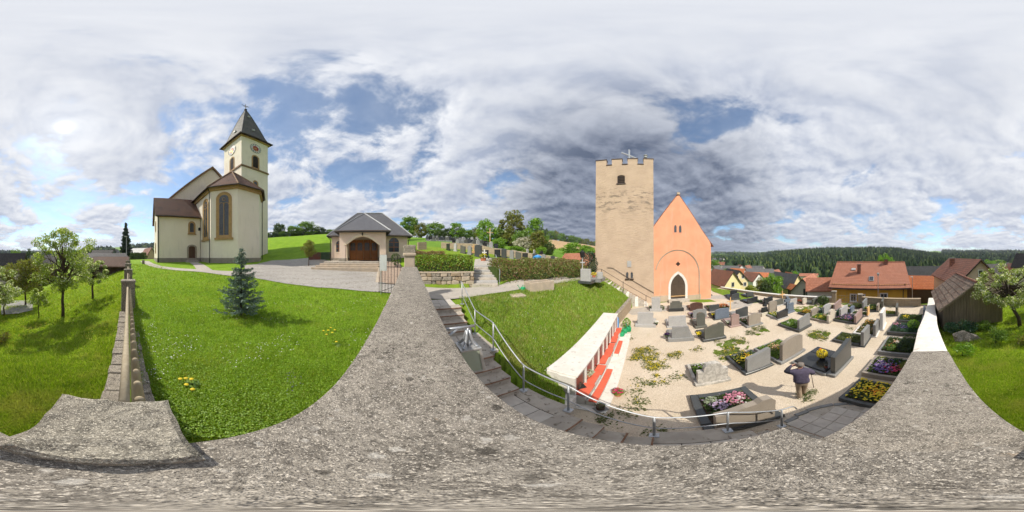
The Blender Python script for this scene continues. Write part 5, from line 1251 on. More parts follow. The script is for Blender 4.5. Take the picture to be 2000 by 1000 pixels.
G('tall pale headstone with rounded corners among the dark ones', 1502.5, 1518, 614.5, 588, 'arch', 'granite_taupe', 'slab', (.05, .12), wid=.82)
G('black slanted headstone with pale kerb and daffodils', 1520, 1539, 622.5, 605.5, 'slant', 'granite_black', 'kerb', (.06, .08), kmat='granite_light', flowers=[('yellow', .35, 0, 0, None), ('white', .3, 0, 0, None)], leaf='tree_leaf', blen=1.7)
g, w, h = G('grey granite grave with a tall stone cross joined to a block', 1541, 1549.5, 611, 592.5, 'flat', 'granite_blue', None, (.12, .14), wid=.7)
c_ = MB(); c_.box(-.50, -.28, 0, .18, .12, 1.55); c_.box(-.72, -.06, .004, .176, 1.12, 1.34); c_.build('stone_cross', 'granite_blue', g)
G('brown-grey headstone left of the pale ones with an orange planted bed', 1586.5, 1600, 617, 602.5, 'arch', 'granite_taupe', 'kerb', (.06, .08), kmat='granite_dark', flowers=[('orange', .4, 0, 0, None), ('yellow', .2, 0, 0, None)])
G('light grey rounded headstone with dark shrub at its left', 1610.5, 1623.5, 612.5, 594.5, 'arch', 'granite_light', 'kerb', (.05, .08), kmat='granite_dark', flowers=[('white', .15, 0, 0, None)], leaf='bluegreen_leaf', dens=110)
G('brown headstone with slanting top near the gate post', 1630, 1644, 605.5, 588, 'slant', 'granite_rose', 'kerb', (.04, .08), flowers=[('red', .2, 0, 0, None)])
G('pale shaped limestone headstone with bright yellow flowers on the bed', 1619, 1634, 627, 604.5, 'scallop', 'limestone', 'kerb', (.06, .12), kmat='granite_taupe', flowers=[('yellow', .5, .3, .5, .25), ('pink', .4, .7, .4, .16)], leaf='tree_leaf', blen=1.7)
G('big grey-green headstone with stepped foot and lilac planting', 1561.5, 1583, 643, 616.5, 'slant', 'granite_grey', 'kerb', (.13, .18), kmat='granite_dark', flowers=[('lilac', .5, .7, .35, .2), ('white', .4, .3, .7, .14)], leaf='tree_leaf', blen=1.75)
G('light headstone with upright front edge in the middle of the yellow-house rows', 1643, 1656, 618.5, 600, 'flat', 'granite_light', 'kerb', (.05, .08), kmat='granite_grey', leaf='bluegreen_leaf')
G('small blue-grey headstone in front of the gate grass', 1662.5, 1669.5, 611, 598, 'arch', 'granite_blue', 'kerb', (.05, .06), leaf='dark_leaf')
G('rose granite headstone with curved top over a dark heather bed', 1672, 1685, 627, 608, 'slant', 'granite_rose', 'kerb', (.06, .08), kmat='granite_dark', flowers=[('violet', .35, 0, 0, None), ('pink', .2, 0, 0, None)], blen=1.8)
G('orange-brown slim stele beside a small dark shrub', 1694.5, 1699.5, 617, 600, 'flat', 'pale_wood', 'kerb', (.04, .05), wid=.5, kmat='granite_light', th=.1)
G('grey upright headstone by the far wall with a brown mound bed', 1686.5, 1694.5, 601.5, 584.5, 'slant', 'granite_grey', 'mound', (.05, .08), leaf='weed_leaf')
G('grey headstone with a dark boxed bed close to the far wall', 1714, 1720, 607, 592.7, 'arch', 'granite_taupe', 'kerb', (.04, .08), kmat='granite_dark', flowers=[('yellow', .1, 0, 0, None)], dens=110)
G('slender dark stone at the foot of the far wall', 1722.5, 1729, 601.5, 582.5, 'slant', 'granite_olive', 'kerb', (.06, .1), kmat='limestone')
G('grey thin headstone with climbing plants, last before the wall corner', 1751, 1757, 615, 593.5, 'slant', 'granite_olive', 'kerb', (.05, .06), flowers=[('orange', .2, 0, 0, None)], leaf='tree_leaf', dens=120)
G('bright white marble headstone standing tall over an earth bed', 1721, 1733.5, 638.5, 606, 'flat', 'marble_white', 'mound', (.05, .1), leaf='weed_leaf', flowers=[('orange', .2, 0, 0, None)], th=.2)
G('grey headstone with white-kerbed bed, directly below the white marble stone', 1708, 1720, 652, 629, 'flat', 'granite_grey', 'kerb', (.04, .06), kmat='marble_white', flowers=[('peach', .2, 0, 0, None)], leaf='weed_leaf', blen=1.35)
G('grey headstone with two-level dark kerb and yellow pansies', 1686.5, 1700, 670, 642, 'flat', 'granite_grey', 'kerb', (.04, .06), kmat='granite_dark', flowers=[('yellow', .35, .25, .5, .16)], leaf='weed_leaf', blen=1.75)
# near graves
g, w, h = G('weathered pale stone grave with scalloped headstone and white kerb', 1371, 1416, 750, 711.5, 'scallop', 'marble_weathered', 'kerb', (.09, .12), th=.2, kmat='marble_weathered', flowers=[('lilac', .2, 0, 0, None)], leaf='tree_leaf', wid=1.0, blen=1.35)
G('grey slanted headstone with a bed full of yellow and white pansies', 1467, 1500, 724, 688, 'slant', 'granite_grey', 'kerb', (.12, .12), kmat='granite_dark', flowers=[('yellow', 1.0, .5, .42, .3), ('white', .5, .55, .25, .16), ('orange', .5, .6, .6, .14)], leaf='dark_leaf', wid=1.05, blen=1.5)
G('grey curved headstone with orange and green planting and stepped black foot', 1531, 1568, 699, 659, 'arch', 'granite_taupe', 'kerb', (.16, .14), kmat='granite_grey', flowers=[('peach', .8, .5, .6, .26), ('yellow', .4, .4, .4, .14)], leaf='tree_leaf', wid=1.35, blen=1.7)
g, w, h = G('polished dark slab tomb with a big yellow chrysanthemum pot', 1631, 1666, 718, 675, 'slant', 'granite_dark', None, (.14, .12), kmat='granite_grey', wid=1.42, th=.18)
MB().cbox(-.92, .92, .27, 1.85, -.02, .12, .015).build('base_slab', 'granite_grey', g)
for k, (a, b) in enumerate(((-.82, .2), (.225, .82))): MB().cbox(a, b, .32, 1.75, .121, .20, .012).build('cover_slab', 'granite_black', g)
t = thing('chrysanthemum_pot', 'round yellow chrysanthemum with an orange tuft on the dark slab tomb', 'potted flowers', g.matrix_basis @ Vector((-.1, .95, .2)) if False else (Matrix.Translation(g.location) @ Matrix.Rotation(g.rotation_euler.z, 4, 'Z')) @ Vector((-.05, .95, .2)))
MB().lathe([(.09, 0), (.12, .02), (.14, .14), (.13, .15)], 10).build('pot', 'granite_black', t)
V_, F_ = leaf_quads(clump_points(420, (0, 0, .30), (.24, .24, .20), .8), .032, .3, .9); fastmesh('blossom', V_, F_, 'petal_yellow', t)
V_, F_ = leaf_quads(clump_points(60, (.17, .02, .44), (.07, .07, .06), .5), .03, .3, .9); fastmesh('orange_tuft', V_, F_, 'petal_orange', t)
V_, F_ = leaf_quads(clump_points(120, (0, 0, .24), (.22, .22, .12), .5), .035); fastmesh('leaf_mass', V_, F_, 'dark_leaf', t)
t = thing('grave_lantern', 'small black grave lantern by the slab tomb headstone', 'lantern', (Matrix.Translation(g.location) @ Matrix.Rotation(g.rotation_euler.z, 4, 'Z')) @ Vector((-.62, .42, .2)))
MB().cbox(-.06, .06, -.06, .06, 0, .04, .01).build('base', 'granite_black', t); MB().box(-.045, .045, -.045, .045, .04, .17).build('glass', 'niche_red', t); MB().box(-.06, .06, -.06, .06, .17, .24, taper=.045).build('roof', 'granite_black', t)
# the grave beside the handrail
g = thing('grave', 'wide dark kerbed grave by the handrail with lilac and pink blossoms', 'grave', W(-1.42, 2.5, 0), ROT_U-PI, 'graves of the lower cemetery')
ang = -(PI/2-UA-PI/2)                                  # local Y = +v, local X = -u
g.rotation_euler = (0, 0, math.atan2(UV_V.y, UV_V.x)-PI/2)
MB().slab(headstone('wave', 1.2, 1.1, .17), .03, .2).build('headstone', 'granite_taupe', g).location.z = .14
MB().cbox(-.8, .8, -.04, .30, -.03, .15, .015).build('plinth', 'granite_dark', g)
kerb(g, 1.6, .305, 1.68, .17, .2, 'granite_dark')
planting(g, -.55, .55, .4, 1.45, .13, 'dark_leaf', [('lilac', 2.2, .30, .55, .17), ('pink', 2.4, .72, .72, .19), ('white', .8, .78, .65, .12), ('peach', .6, .62, .45, .10)], 60, .16)
V_, F_ = leaf_quads(clump_points(140, (-.36, 1.22, .26), (.17, .17, .12), .3), .055, .2, .35); fastmesh('silver_plant', V_, F_, 'silver_leaf', g)
# the row of kerbed graves against the capped wall
ROWR = az(1817)
def wallgrave(label, d, wu, lv, kmat, flowers, leaf, soil='soil', head=None, shr=(), kh=.2, voff=.42, dens=60, extra=None):
    """d: distance along the wall, wu: width along the wall, lv: length away from the wall"""
    p = w2(d, 0); g = thing('grave', label, 'grave', (p.x, p.y, 0), 0, 'graves against the capped wall')
    yv = Vector((-math.cos(D2), math.sin(D2), 0))       # away from the wall on the grave side
    g.rotation_euler = (0, 0, math.atan2(yv.y, yv.x)-PI/2)
    kerb(g, wu, voff, voff+lv, kh, .12, kmat, soil)
    MB().cbox(-wu/2+.123, wu/2-.123, voff, voff+.1, -.02, kh-.004, .01).build('kerb', kmat, g)
    planting(g, -wu/2+.14, wu/2-.14, voff+.12, voff+lv-.15, kh-.03, leaf, flowers, dens, .16, .05, .04)
    if head: MB().slab([(x, z+kh-.01) for x, z in headstone(head[0], head[1], head[2], .15)], voff-.06, voff+.09).build('headstone', head[3], g)
    for (x, y, r, m, n) in shr: shrub(g, (x, voff+y, kh+r*.6), (r*1.1, r*1.1, r*.9), m, n, .04)
    return g
wallgrave('wall-side grave bed of yellow and orange pansies nearest the stairs', 4.05, 1.25, 1.75, 'granite_dark', [('yellow', .55, .45, .35, .42), ('yellow', .55, .6, .75, .42), ('orange', .9, .55, .58, .18), ('darkviolet', 1.0, .35, .12, .2)], 'dark_leaf', kh=.22)
wallgrave('wall-side grave with purple pansies and crimson geraniums', 5.75, 1.45, 1.85, 'granite_taupe', [('violet', .8, .3, .72, .32), ('lilac', .7, .45, .8, .22), ('magenta', 1.1, .28, .48, .18), ('white', .3, .75, .85, .1)], 'dark_leaf', kh=.24, shr=((-.1, .4, .24, 'olive_leaf', 300), (.4, 1.4, .12, 'yellow_leaf', 120), (.35, .85, .15, 'bluegreen_leaf', 150)))
wallgrave('wall-side grave overgrown with dark juniper and a pale pink bowl', 7.75, 1.75, 1.9, 'granite_grey', [('peach', .9, .6, .7, .12), ('white', .9, .6, .66, .1), ('red', .4, .3, .85, .1)], 'dark_leaf', kh=.22, shr=((.15, .5, .42, 'dark_leaf', 600), (-.4, .7, .35, 'spruce_needle', 500), (-.55, 1.35, .22, 'tree_leaf', 220)))
wallgrave('wall-side grave with a clipped green ball shrub and pink edging flowers', 10.0, 1.6, 2.1, 'granite_dark', [('pink', .9, .8, .9, .16), ('violet', .5, .5, .6, .25)], 'bluegreen_leaf', kh=.24, head=('flat', 1.15, .75, 'granite_dark'), shr=((.1, .62, .38, 'bright_leaf', 800),))
wallgrave('wall-side grave with a yellow flower tuft, farthest of the wall row', 12.0, 1.4, 1.95, 'granite_dark', [('yellow', 1.6, .45, .75, .16)], 'dark_leaf', kh=.22, head=('arch', .95, .95, 'granite_blue'))

# ------------------------------------------------------------------ walls round the lower cemetery
def low_wall(name, label, a, b, h, th=.32, zb=-2.5, mat='low_wall_stone', cap='white_stone', z0=0.0, h2=None):
    a, b = Vector(a), Vector(b); d = b-a; t = thing(name, label, 'wall', (a.x, a.y, z0), math.atan2(d.y, d.x)); L = d.length; h2 = h2 if h2 is not None else h
    MB().add([(0, -th/2, zb), (L, -th/2, zb), (L, th/2, zb), (0, th/2, zb), (0, -th/2, h), (L, -th/2, h2), (L, th/2, h2), (0, th/2, h)], [(0, 3, 2, 1), (4, 5, 6, 7), (0, 1, 5, 4), (1, 2, 6, 5), (2, 3, 7, 6), (3, 0, 4, 7)]).build('wall_body', mat, t)
    n = max(2, int(L/1.2))
    for i in range(n):
        x0, x1 = L*i/n+.006, L*(i+1)/n-.006; f0, f1 = h+(h2-h)*i/n, h+(h2-h)*(i+1)/n; q = th/2+.05
        MB().add([(x0, -q, f0), (x1, -q, f1), (x1, q, f1), (x0, q, f0), (x0, -q, f0+.09), (x1, -q, f1+.09), (x1, q, f1+.09), (x0, q, f0+.09)], [(0, 3, 2, 1), (4, 5, 6, 7), (0, 1, 5, 4), (1, 2, 6, 5), (2, 3, 7, 6), (3, 0, 4, 7)]).build('coping_stone', cap, t)
    return t
low_wall('cemetery_wall', 'long low sandstone cemetery wall with pale coping between chapel and gate', FARW[0], FARW[2], .10, h2=.52)
low_wall('cemetery_wall', 'sandstone cemetery wall from the gate to the cream-capped wall', FARW[3], FARW[4], .70, cap='low_wall_stone')
for k, (p, lab) in enumerate(((FARW[2], 'square stone gate pillar on the left of the cemetery gate'), (FARW[3], 'square stone gate pillar on the right of the cemetery gate'))):
    t = thing('gate_pillar', lab, 'pillar', (p.x, p.y, 0), R(-30), 'pillars of the lower cemetery gate')
    MB().cbox(-.22, .22, -.22, .22, -.5, 1.15 if k == 0 else .95, .02).build('shaft', 'low_wall_stone', t); MB().cbox(-.28, .28, -.28, .28, 1.15 if k == 0 else .95, 1.28 if k == 0 else 1.07, .03).build('capstone', 'post_stone', t)
d = FARW[3]-FARW[2]; t = thing('cemetery_gate', 'thin rusty wire gate between the stone pillars by the yellow house', 'gate', (FARW[2].x, FARW[2].y, 0), math.atan2(d.y, d.x))
for i in range(9): MB().box(.3+i*(d.length-.6)/8-.012, .3+i*(d.length-.6)/8+.012, -.012, .012, .05, .85 if i != 4 else 1.2).build('bar', 'rail_board', t)
for z in (.12, .45, .78): MB().box(.28, d.length-.28, -.015, .015, z, z+.03).build('rail', 'rail_board', t)
# grass margins on the gravel
def patch(name, pts, mat, zt=.012):
    return flat(name, pts, mat, zt)
# ------------------------------------------------------------------ grass, daisies, weeds
def scatter_polar(n, px0, px1, r0, r1, keep=None):
    px = rng.uniform(px0, px1, n); r = np.exp(rng.uniform(math.log(r0), math.log(r1), n))
    a = (px/1000-1)*PI; x, y = np.sin(a)*r, np.cos(a)*r
    if keep is not None:
        m = keep(px, r, x, y); px, r, x, y = px[m], r[m], x[m], y[m]
    return np.column_stack([x, y, H(px, r)]), r
court_in = [(478, 11.6), (500, 10.4), (560, 9.3), (620, 8.45), (700, 8.15), (800, 8.0)]
def on_lawn(px, r, x, y):
    u, v = uv_of(x, y); rim = np.where(px < 478, np.interp(px, [246, 300, 340, 400, 450, 478], [30, 19, 13.3, 11.4, 10.7, 11.0]), np.interp(px, *zip(*court_in)))
    return (v < -.36) & (r < rim-.05) & (px > 259+0*r)
P_, r_ = scatter_polar(130000, 250, 792, .9, 20, on_lawn)
tuft = .7+.8*np.clip(np.array([mnoise.noise(Vector((p[0]*2.3, p[1]*2.3, 0))) for p in P_])+.25, 0, 1)
V_, F_ = blades(P_, (.036+.013*np.minimum(r_, 10)/3)*tuft, .0034*(1+r_/2.6)); stuff(tag(fastmesh('grass', V_, F_, 'grass_blade'), 'short mown grass blades of the churchyard lawn', 'grass'))
def off_wall(px, r, x, y):
    d = x*math.sin(D2)+y*math.cos(D2); off = x*math.cos(D2)-y*math.sin(D2); return ((off > .36) | (off < -.36) | (d > 16)) & ((px < 2241) | (r < .9))
P_, r_ = scatter_polar(150000, 1815, 2243, .8, 26, off_wall)
tall = .55+.9*np.clip(np.array([mnoise.noise(Vector((p[0]*.9, p[1]*.9, 0))) for p in P_])+.3, 0, 1.2)
V_, F_ = blades(P_, (.07+.008*np.minimum(r_, 12))*tall, .0038*(1+r_/3.0), .5); stuff(tag(fastmesh('tall_grass', V_, F_, 'tall_blade'), 'uncut orchard grass below the walls', 'grass'))
def on_bank(px, r, x, y):
    u, v = uv_of(x, y); return (v > 2.3) & (v < 16) & (u > bank_edge(v)+.12) & (u < 7.45) & ~((v > 12) & (u > 7.0))
P_, r_ = scatter_polar(130000, 860, 1240, 3.0, 18, on_bank)
V_, F_ = blades(P_, .06+.007*r_, .0035*(1+r_/3.0), .5); stuff(tag(fastmesh('bank_grass', V_, F_, 'bank_blade'), 'rough grass on the bank beside the stairs', 'grass'))
P_, r_ = scatter_polar(26000, 262, 790, .95, 5.5, on_lawn)
P_[:, 2] += rng.uniform(.01, .045, len(P_))
V_, F_ = leaf_quads(P_, .0065*(1+r_/4), .8, .6); stuff(tag(fastmesh('clover', V_, F_, 'hedge_leaf_plain'), 'clover leaves spreading through the near lawn', 'clover'))
def dots(name, n, px0, px1, r0, r1, mat, size, keep, zup=.05, clus=0, lab='', cat='flowers'):
    P_, r_ = scatter_polar(n, px0, px1, r0, r1, keep)
    if clus:
        m = np.array([mnoise.noise(Vector((p[0]*clus, p[1]*clus, 5))) for p in P_]) > .12; P_, r_ = P_[m], r_[m]
    P_[:, 2] += zup; V_, F_ = leaf_quads(P_, size*(1+r_/9), 2.5, 1.0); return stuff(tag(fastmesh(name, V_, F_, mat), lab, cat))
dots('daisies', 2600, 262, 790, 1.0, 14, 'petal_white', .008, on_lawn, .055, .9, 'white daisies dotted over the lawn')
dots('lawn_speedwell', 400, 560, 720, 1.0, 2.5, 'petal_violet', .006, on_lawn, .05, 1.5, 'tiny blue speedwell near the wall')
dots('buttercups', 1100, 2005, 2235, 4.0, 20, 'petal_yellow', .009, off_wall, .13, .5, 'yellow buttercups in the orchard grass')
dots('bank_daisies', 300, 900, 1230, 4, 16, 'petal_white', .011, on_bank, .08, .5, 'white flowers on the grass bank')
def dandelion(label, pts):
    p0 = onground(*pts[0], 3.07); t = thing('dandelion', label, 'dandelion', p0)
    for (px, py) in pts:
        q = onground(px, py, 3.15)-p0; z = random.uniform(.07, .11)
        MB().tube([(q.x, q.y, -.02), (q.x+.004, q.y, z)], .003, 5).build('stalk', 'weed_leaf', t)
        MB().lathe([(.006, z-.008), (.024, z), (.028, z+.006), (.016, z+.014), (.003, z+.016)], 10, (q.x, q.y, 0)).build('flower_head', 'petal_yellow', t)
    q = onground(*pts[len(pts)//2], 3.15)-p0
    V_, F_ = leaf_quads(clump_points(22, (q.x, q.y, .02), (.10, .10, .02)), .05, .6, .3); fastmesh('leaf_rosette', V_, F_, 'tree_leaf', t)
dandelion('clump of dandelions near the picket fence shadow', [(352, 741), (363, 741), (374, 743), (364, 751), (376, 760)])
dandelion('clump of dandelions in mid lawn towards the boundary wall', [(632, 648), (646, 642), (654, 645), (657, 667), (641, 647), (649, 650), (638, 655)])
# weeds in the gravel
wp, wq, wy = [], [], []
def weed(cx, cy, rad, n, yellow):
    for _ in range(n):
        a = random.uniform(0, 2*PI); r = rad*math.sqrt(random.random())*random.uniform(.6, 1); x, y = cx+r*math.cos(a), cy+r*math.sin(a)
        k = random.randint(9, 22); s = random.uniform(.05, .11)
        wp.append(np.column_stack([rng.normal(x, s, k), rng.normal(y, s, k), rng.uniform(.005, .05, k)]))
        if random.random() < yellow: j = random.randint(3, 9); wy.append(np.column_stack([rng.normal(x, s*.8, j), rng.normal(y, s*.8, j), rng.uniform(.05, .075, j)]))
for (px, py, rad, n, yl) in ((1262, 690, .75, 75, .75), (1278, 712, .6, 45, .8), (1245, 700, .45, 22, .5), (1320, 695, .5, 22, .7), (1362, 682, .35, 10, .6), (1395, 665, .5, 14, .2), (1262, 745, .5, 12, .4), (1240, 770, .4, 8, .2), (1255, 785, .3, 6, .1), (1225, 800, .5, 10, .0), (1190, 818, .3, 8, 0), (1280, 842, .3, 10, 0), (1430, 690, .8, 60, .35), (1445, 665, .6, 26, .1), (1600, 652, .85, 60, .25), (1606, 662, .4, 16, .3), (1572, 775, .3, 10, 0), (1585, 766, .25, 6, 0), (1300, 730, .8, 20, .4), (1480, 640, .5, 30, .05), (1470, 650, .5, 24, .05), (1230, 660, .3, 10, 0), (1745, 600, .5, 14, 0), (1790, 598, .6, 18, 0), (1510, 700, .9, 12, 0), (1660, 640, .5, 8, 0)):
    p = onground(px, py); weed(p.x, p.y, rad, n, yl)
V_, F_ = leaf_quads(np.concatenate(wp), .034, .8, .45); stuff(tag(fastmesh('gravel_weeds', V_, F_, 'weed_leaf'), 'flat weeds creeping over the cemetery gravel', 'weeds'))
V_, F_ = leaf_quads(np.concatenate(wy), .017, 2, 1); stuff(tag(fastmesh('weed_blossoms', V_, F_, 'petal_yellow'), 'small yellow blossoms on the gravel weeds', 'flowers'))
def turf(name, pts, n, lab, h=.06, sheet_=True):
    """irregular grass patch on the gravel: sheet and blades"""
    c = sum((Vector(p) for p in pts), Vector((0, 0)))/len(pts); ring_ = []
    for i, p in enumerate(pts):
        q = Vector(pts[(i+1) % len(pts)])
        for k in range(6): w_ = Vector(p).lerp(q, k/6); ring_.append(w_+(w_-c)*.10*mnoise.noise(Vector((w_.x*1.5, w_.y*1.5, 2))))
    if sheet_: struct(MB().add([(p.x, p.y, .012) for p in ring_], [tuple(range(len(ring_)))]).build(name, 'bank_green'))
    xs = [p.x for p in ring_]; ys = [p.y for p in ring_]; X = rng.uniform(min(xs), max(xs), n*3); Y = rng.uniform(min(ys), max(ys), n*3)
    ins = np.zeros(len(X), bool); j = len(ring_)-1
    for i in range(len(ring_)):
        a, b = ring_[i], ring_[j]; ins ^= ((a.y > Y) != (b.y > Y)) & (X < (b.x-a.x)*(Y-a.y)/(b.y-a.y+1e-12)+a.x); j = i
    X, Y = X[ins], Y[ins]
    if not sheet_: k_ = np.array([mnoise.noise(Vector((a*2.2, b*2.2, 1)))+.5*mnoise.noise(Vector((a*6, b*6, 4))) for a, b in zip(X, Y)]) > -.02; X, Y = X[k_], Y[k_]
    P_ = np.column_stack([X, Y, np.full(len(X), .004)])[:n]; V_, F_ = blades(P_, h, .012, .6); stuff(tag(fastmesh('turf_blades', V_, F_, 'bank_blade', None), lab, 'grass'))
def og(px, py): p = onground(px, py); return (p.x, p.y)
turf('grass_margin', [og(1389, 562), og(1420, 566), og(1450, 572), og(1478, 582), og(1488, 590), og(1470, 592), og(1430, 583), og(1389, 568)], 3500, 'grass strip between the chapel path and the cemetery wall', .1)
turf('grass_margin', [og(1549, 601), og(1600, 595), (og(1620, 596)), og(1580, 607), og(1556, 612)], 9000, 'green patch beside the grey stone cross', .07, False)
turf('grass_margin', [og(1640, 593), og(1690, 592), og(1700, 597), og(1655, 600)], 7000, 'green patch inside the cemetery gate', .08, False)
turf('grass_margin', [og(1339, 585), og(1385, 585), og(1400, 589), og(1370, 591), og(1345, 589)], 1000, 'narrow grass strip right of the chapel door', .06)
turf('grass_margin', [og(1268, 588), og(1302, 586), og(1304, 590), og(1290, 591.5), og(1272, 590)], 700, 'narrow grass strip left of the chapel door', .06)
turf('grass_margin', [og(1399, 672), og(1432, 662), og(1465, 668), og(1460, 682), og(1430, 700), og(1412, 706), og(1392, 690)], 9000, 'mossy turf patch in the middle of the gravel', .035, False)
turf('grass_margin', [og(1466, 650), og(1495, 642), og(1505, 648), og(1480, 656)], 4000, 'small turf patch behind the wavy dark headstone', .04, False)
turf('grass_margin', [og(1576, 655), og(1600, 645), og(1625, 648), og(1618, 657), og(1590, 662)], 6000, 'turf patch before the grey-green headstone', .04, False)

# ------------------------------------------------------------------ trees
def crown_tree(name, label, loc, height, spread, trunk_h, leafm, nleaf, ls, nclump=24, bark='bark', tr=.08, lean=(0, 0), squash=1.0, cat='tree', group=None, clump=.33, seed=1, shell=.35, low=.0, zero=None):
    st = rng.bit_generator.state; random.seed(seed)
    t = thing(name, label, cat, loc, 0, group)
    zc = trunk_h+(height-trunk_h)*(.5-low); rz_ = (height-trunk_h)*(.5+low); top = Vector((lean[0], lean[1], trunk_h))
    tb = MB(); tb.tube([(0, 0, -.3), (lean[0]*.15, lean[1]*.15, trunk_h*.35), (lean[0]*.55+.03, lean[1]*.55, trunk_h*.7), top], [tr*1.25, tr, tr*.88, tr*.8], 8)
    lead = Vector((lean[0]*1.2, lean[1]*1.2, trunk_h+(height-trunk_h)*.62)); tb.tube([top, (top+lead)/2+Vector((.06, .04, 0)), lead], [tr*.75, tr*.5, tr*.2], 6)
    cs = []
    for k in range(nclump):
        z = 1-2*(k+.5)/nclump; ph = k*2.39996+random.uniform(-.4, .4); q = math.sqrt(max(0, 1-z*z)); f = random.uniform(.45, .92)
        c = Vector((lean[0]*1.2+spread*q*math.cos(ph)*f, lean[1]*1.2+spread*q*math.sin(ph)*f*squash, zc+rz_*z*random.uniform(.72, .98))); cs.append(c)
        s = top.lerp(lead, random.uniform(0, .8)); m = s.lerp(c, .5)+Vector((0, 0, (c-s).length*.10))
        tb.tube([s, m, c], [tr*.42, tr*.24, tr*.07], 5, cap=False)
    tb.build('trunk', bark, t, smooth=True)
    per = nleaf//nclump; pts = []
    for c in cs:
        rr = clump*min(spread, rz_*1.2)*random.uniform(.7, 1.35)
        pts.append(clump_points(per, (c.x, c.y, c.z), (rr, rr, rr*.75), .1))
    V_, F_ = leaf_quads(np.concatenate(pts), ls); fastmesh('crown', V_, F_, leafm, t)
    return t
def gp(px, r): return at(px, r, float(H(px, r)[0]))
crown_tree('apple_tree', 'tallest young apple tree in the orchard with upright shoots', gp(123, 8.0), 4.6, 1.75, 1.3, 'apple_leaf', 9500, .05, 62, tr=.085, seed=3, clump=.17)
crown_tree('apple_tree', 'small apple sapling between the tall tree and the driveway', gp(76, 8.6), 1.75, .55, .85, 'apple_leaf', 1900, .045, 12, tr=.03, seed=5, clump=.42)
crown_tree('apple_tree', 'low spreading apple tree close to the picket fence', gp(181, 10.2), 2.6, 1.4, 1.0, 'blossom_leaf', 3600, .055, 30, tr=.07, seed=7, clump=.24, squash=.9)
crown_tree('orchard_tree', 'yellowish fruit tree behind the young apple trees', gp(50, 13.5), 3.9, 2.2, 1.2, 'olive_leaf', 9000, .07, 34, tr=.08, seed=9, clump=.3)
crown_tree('apple_tree', 'leaning apple tree in white blossom beside the wooden shed', gp(1993, 8.0), 3.2, 2.15, 1.35, 'blossom_leaf', 8500, .052, 60, tr=.10, lean=(.55, -.05), seed=11, clump=.19, low=.05)
crown_tree('apple_tree', 'small white blossoming tree at the driveway edge', gp(8, 10.5), 2.2, 1.0, .8, 'blossom_leaf', 3000, .055, 20, tr=.05, seed=13, clump=.33)
def conifer(name, label, loc, h, rad, mat, whorls=15, per=8, nq=26, ls=.06, bark='bark_dark', tip=0, group=None, up=-.12, asp=.4):
    t = thing(name, label, 'conifer', loc, 0, group); tb = MB().tube([(0, 0, -.3), (0, 0, h*.97)], [h*.018+.01, .006], 6); pts = []
    for w_ in range(whorls):
        f = (w_+.4)/whorls; z = h*(.04+.93*f); L = rad*(1-f)**.85+.02; k = max(4, int(per*(1-f*.4)))
        for j in range(k):
            a = 2*PI*j/k+w_*.7+random.uniform(-.2, .2); Lr = L*random.uniform(.62, 1.2); n = max(5, int(nq*(Lr/rad)+4)); s = np.linspace(.08, 1, n)
            dirx, diry = math.cos(a), math.sin(a); dz_ = up*s*s*Lr+.30*s**3*Lr
            base = np.column_stack([dirx*s*Lr, diry*s*Lr, z+dz_*random.uniform(.5, 1.5)+random.uniform(-.035, .035)*h]); tb.tube([tuple(base[0]), tuple(base[-1])], [.008*h/2, .003], 3, cap=False)
            for side in (-1, 0, 1): pts.append(base+np.column_stack([-diry*side*s*Lr*.17*(1.2-s), dirx*side*s*Lr*.17*(1.2-s), np.zeros(n)])+rng.normal(0, .02*h/2, (n, 3)))
    tb.build('trunk', bark, t)
    V_, F_ = leaf_quads(np.concatenate(pts), ls, .15, asp); fastmesh('crown', V_, F_, mat, t)
    return t
sp_ = conifer('blue_spruce', 'small blue-grey spruce standing alone on the lawn', gp(471, 5.1), 2.2, .86, 'blue_spruce_needle', 16, 8, 38, .048, asp=.26)
conifer('tall_spruce', 'tall dark spruce beyond the far end of the picket fence', gp(246, 48), 11.2, 1.9, 'spruce_needle', 26, 9, 26, .32)
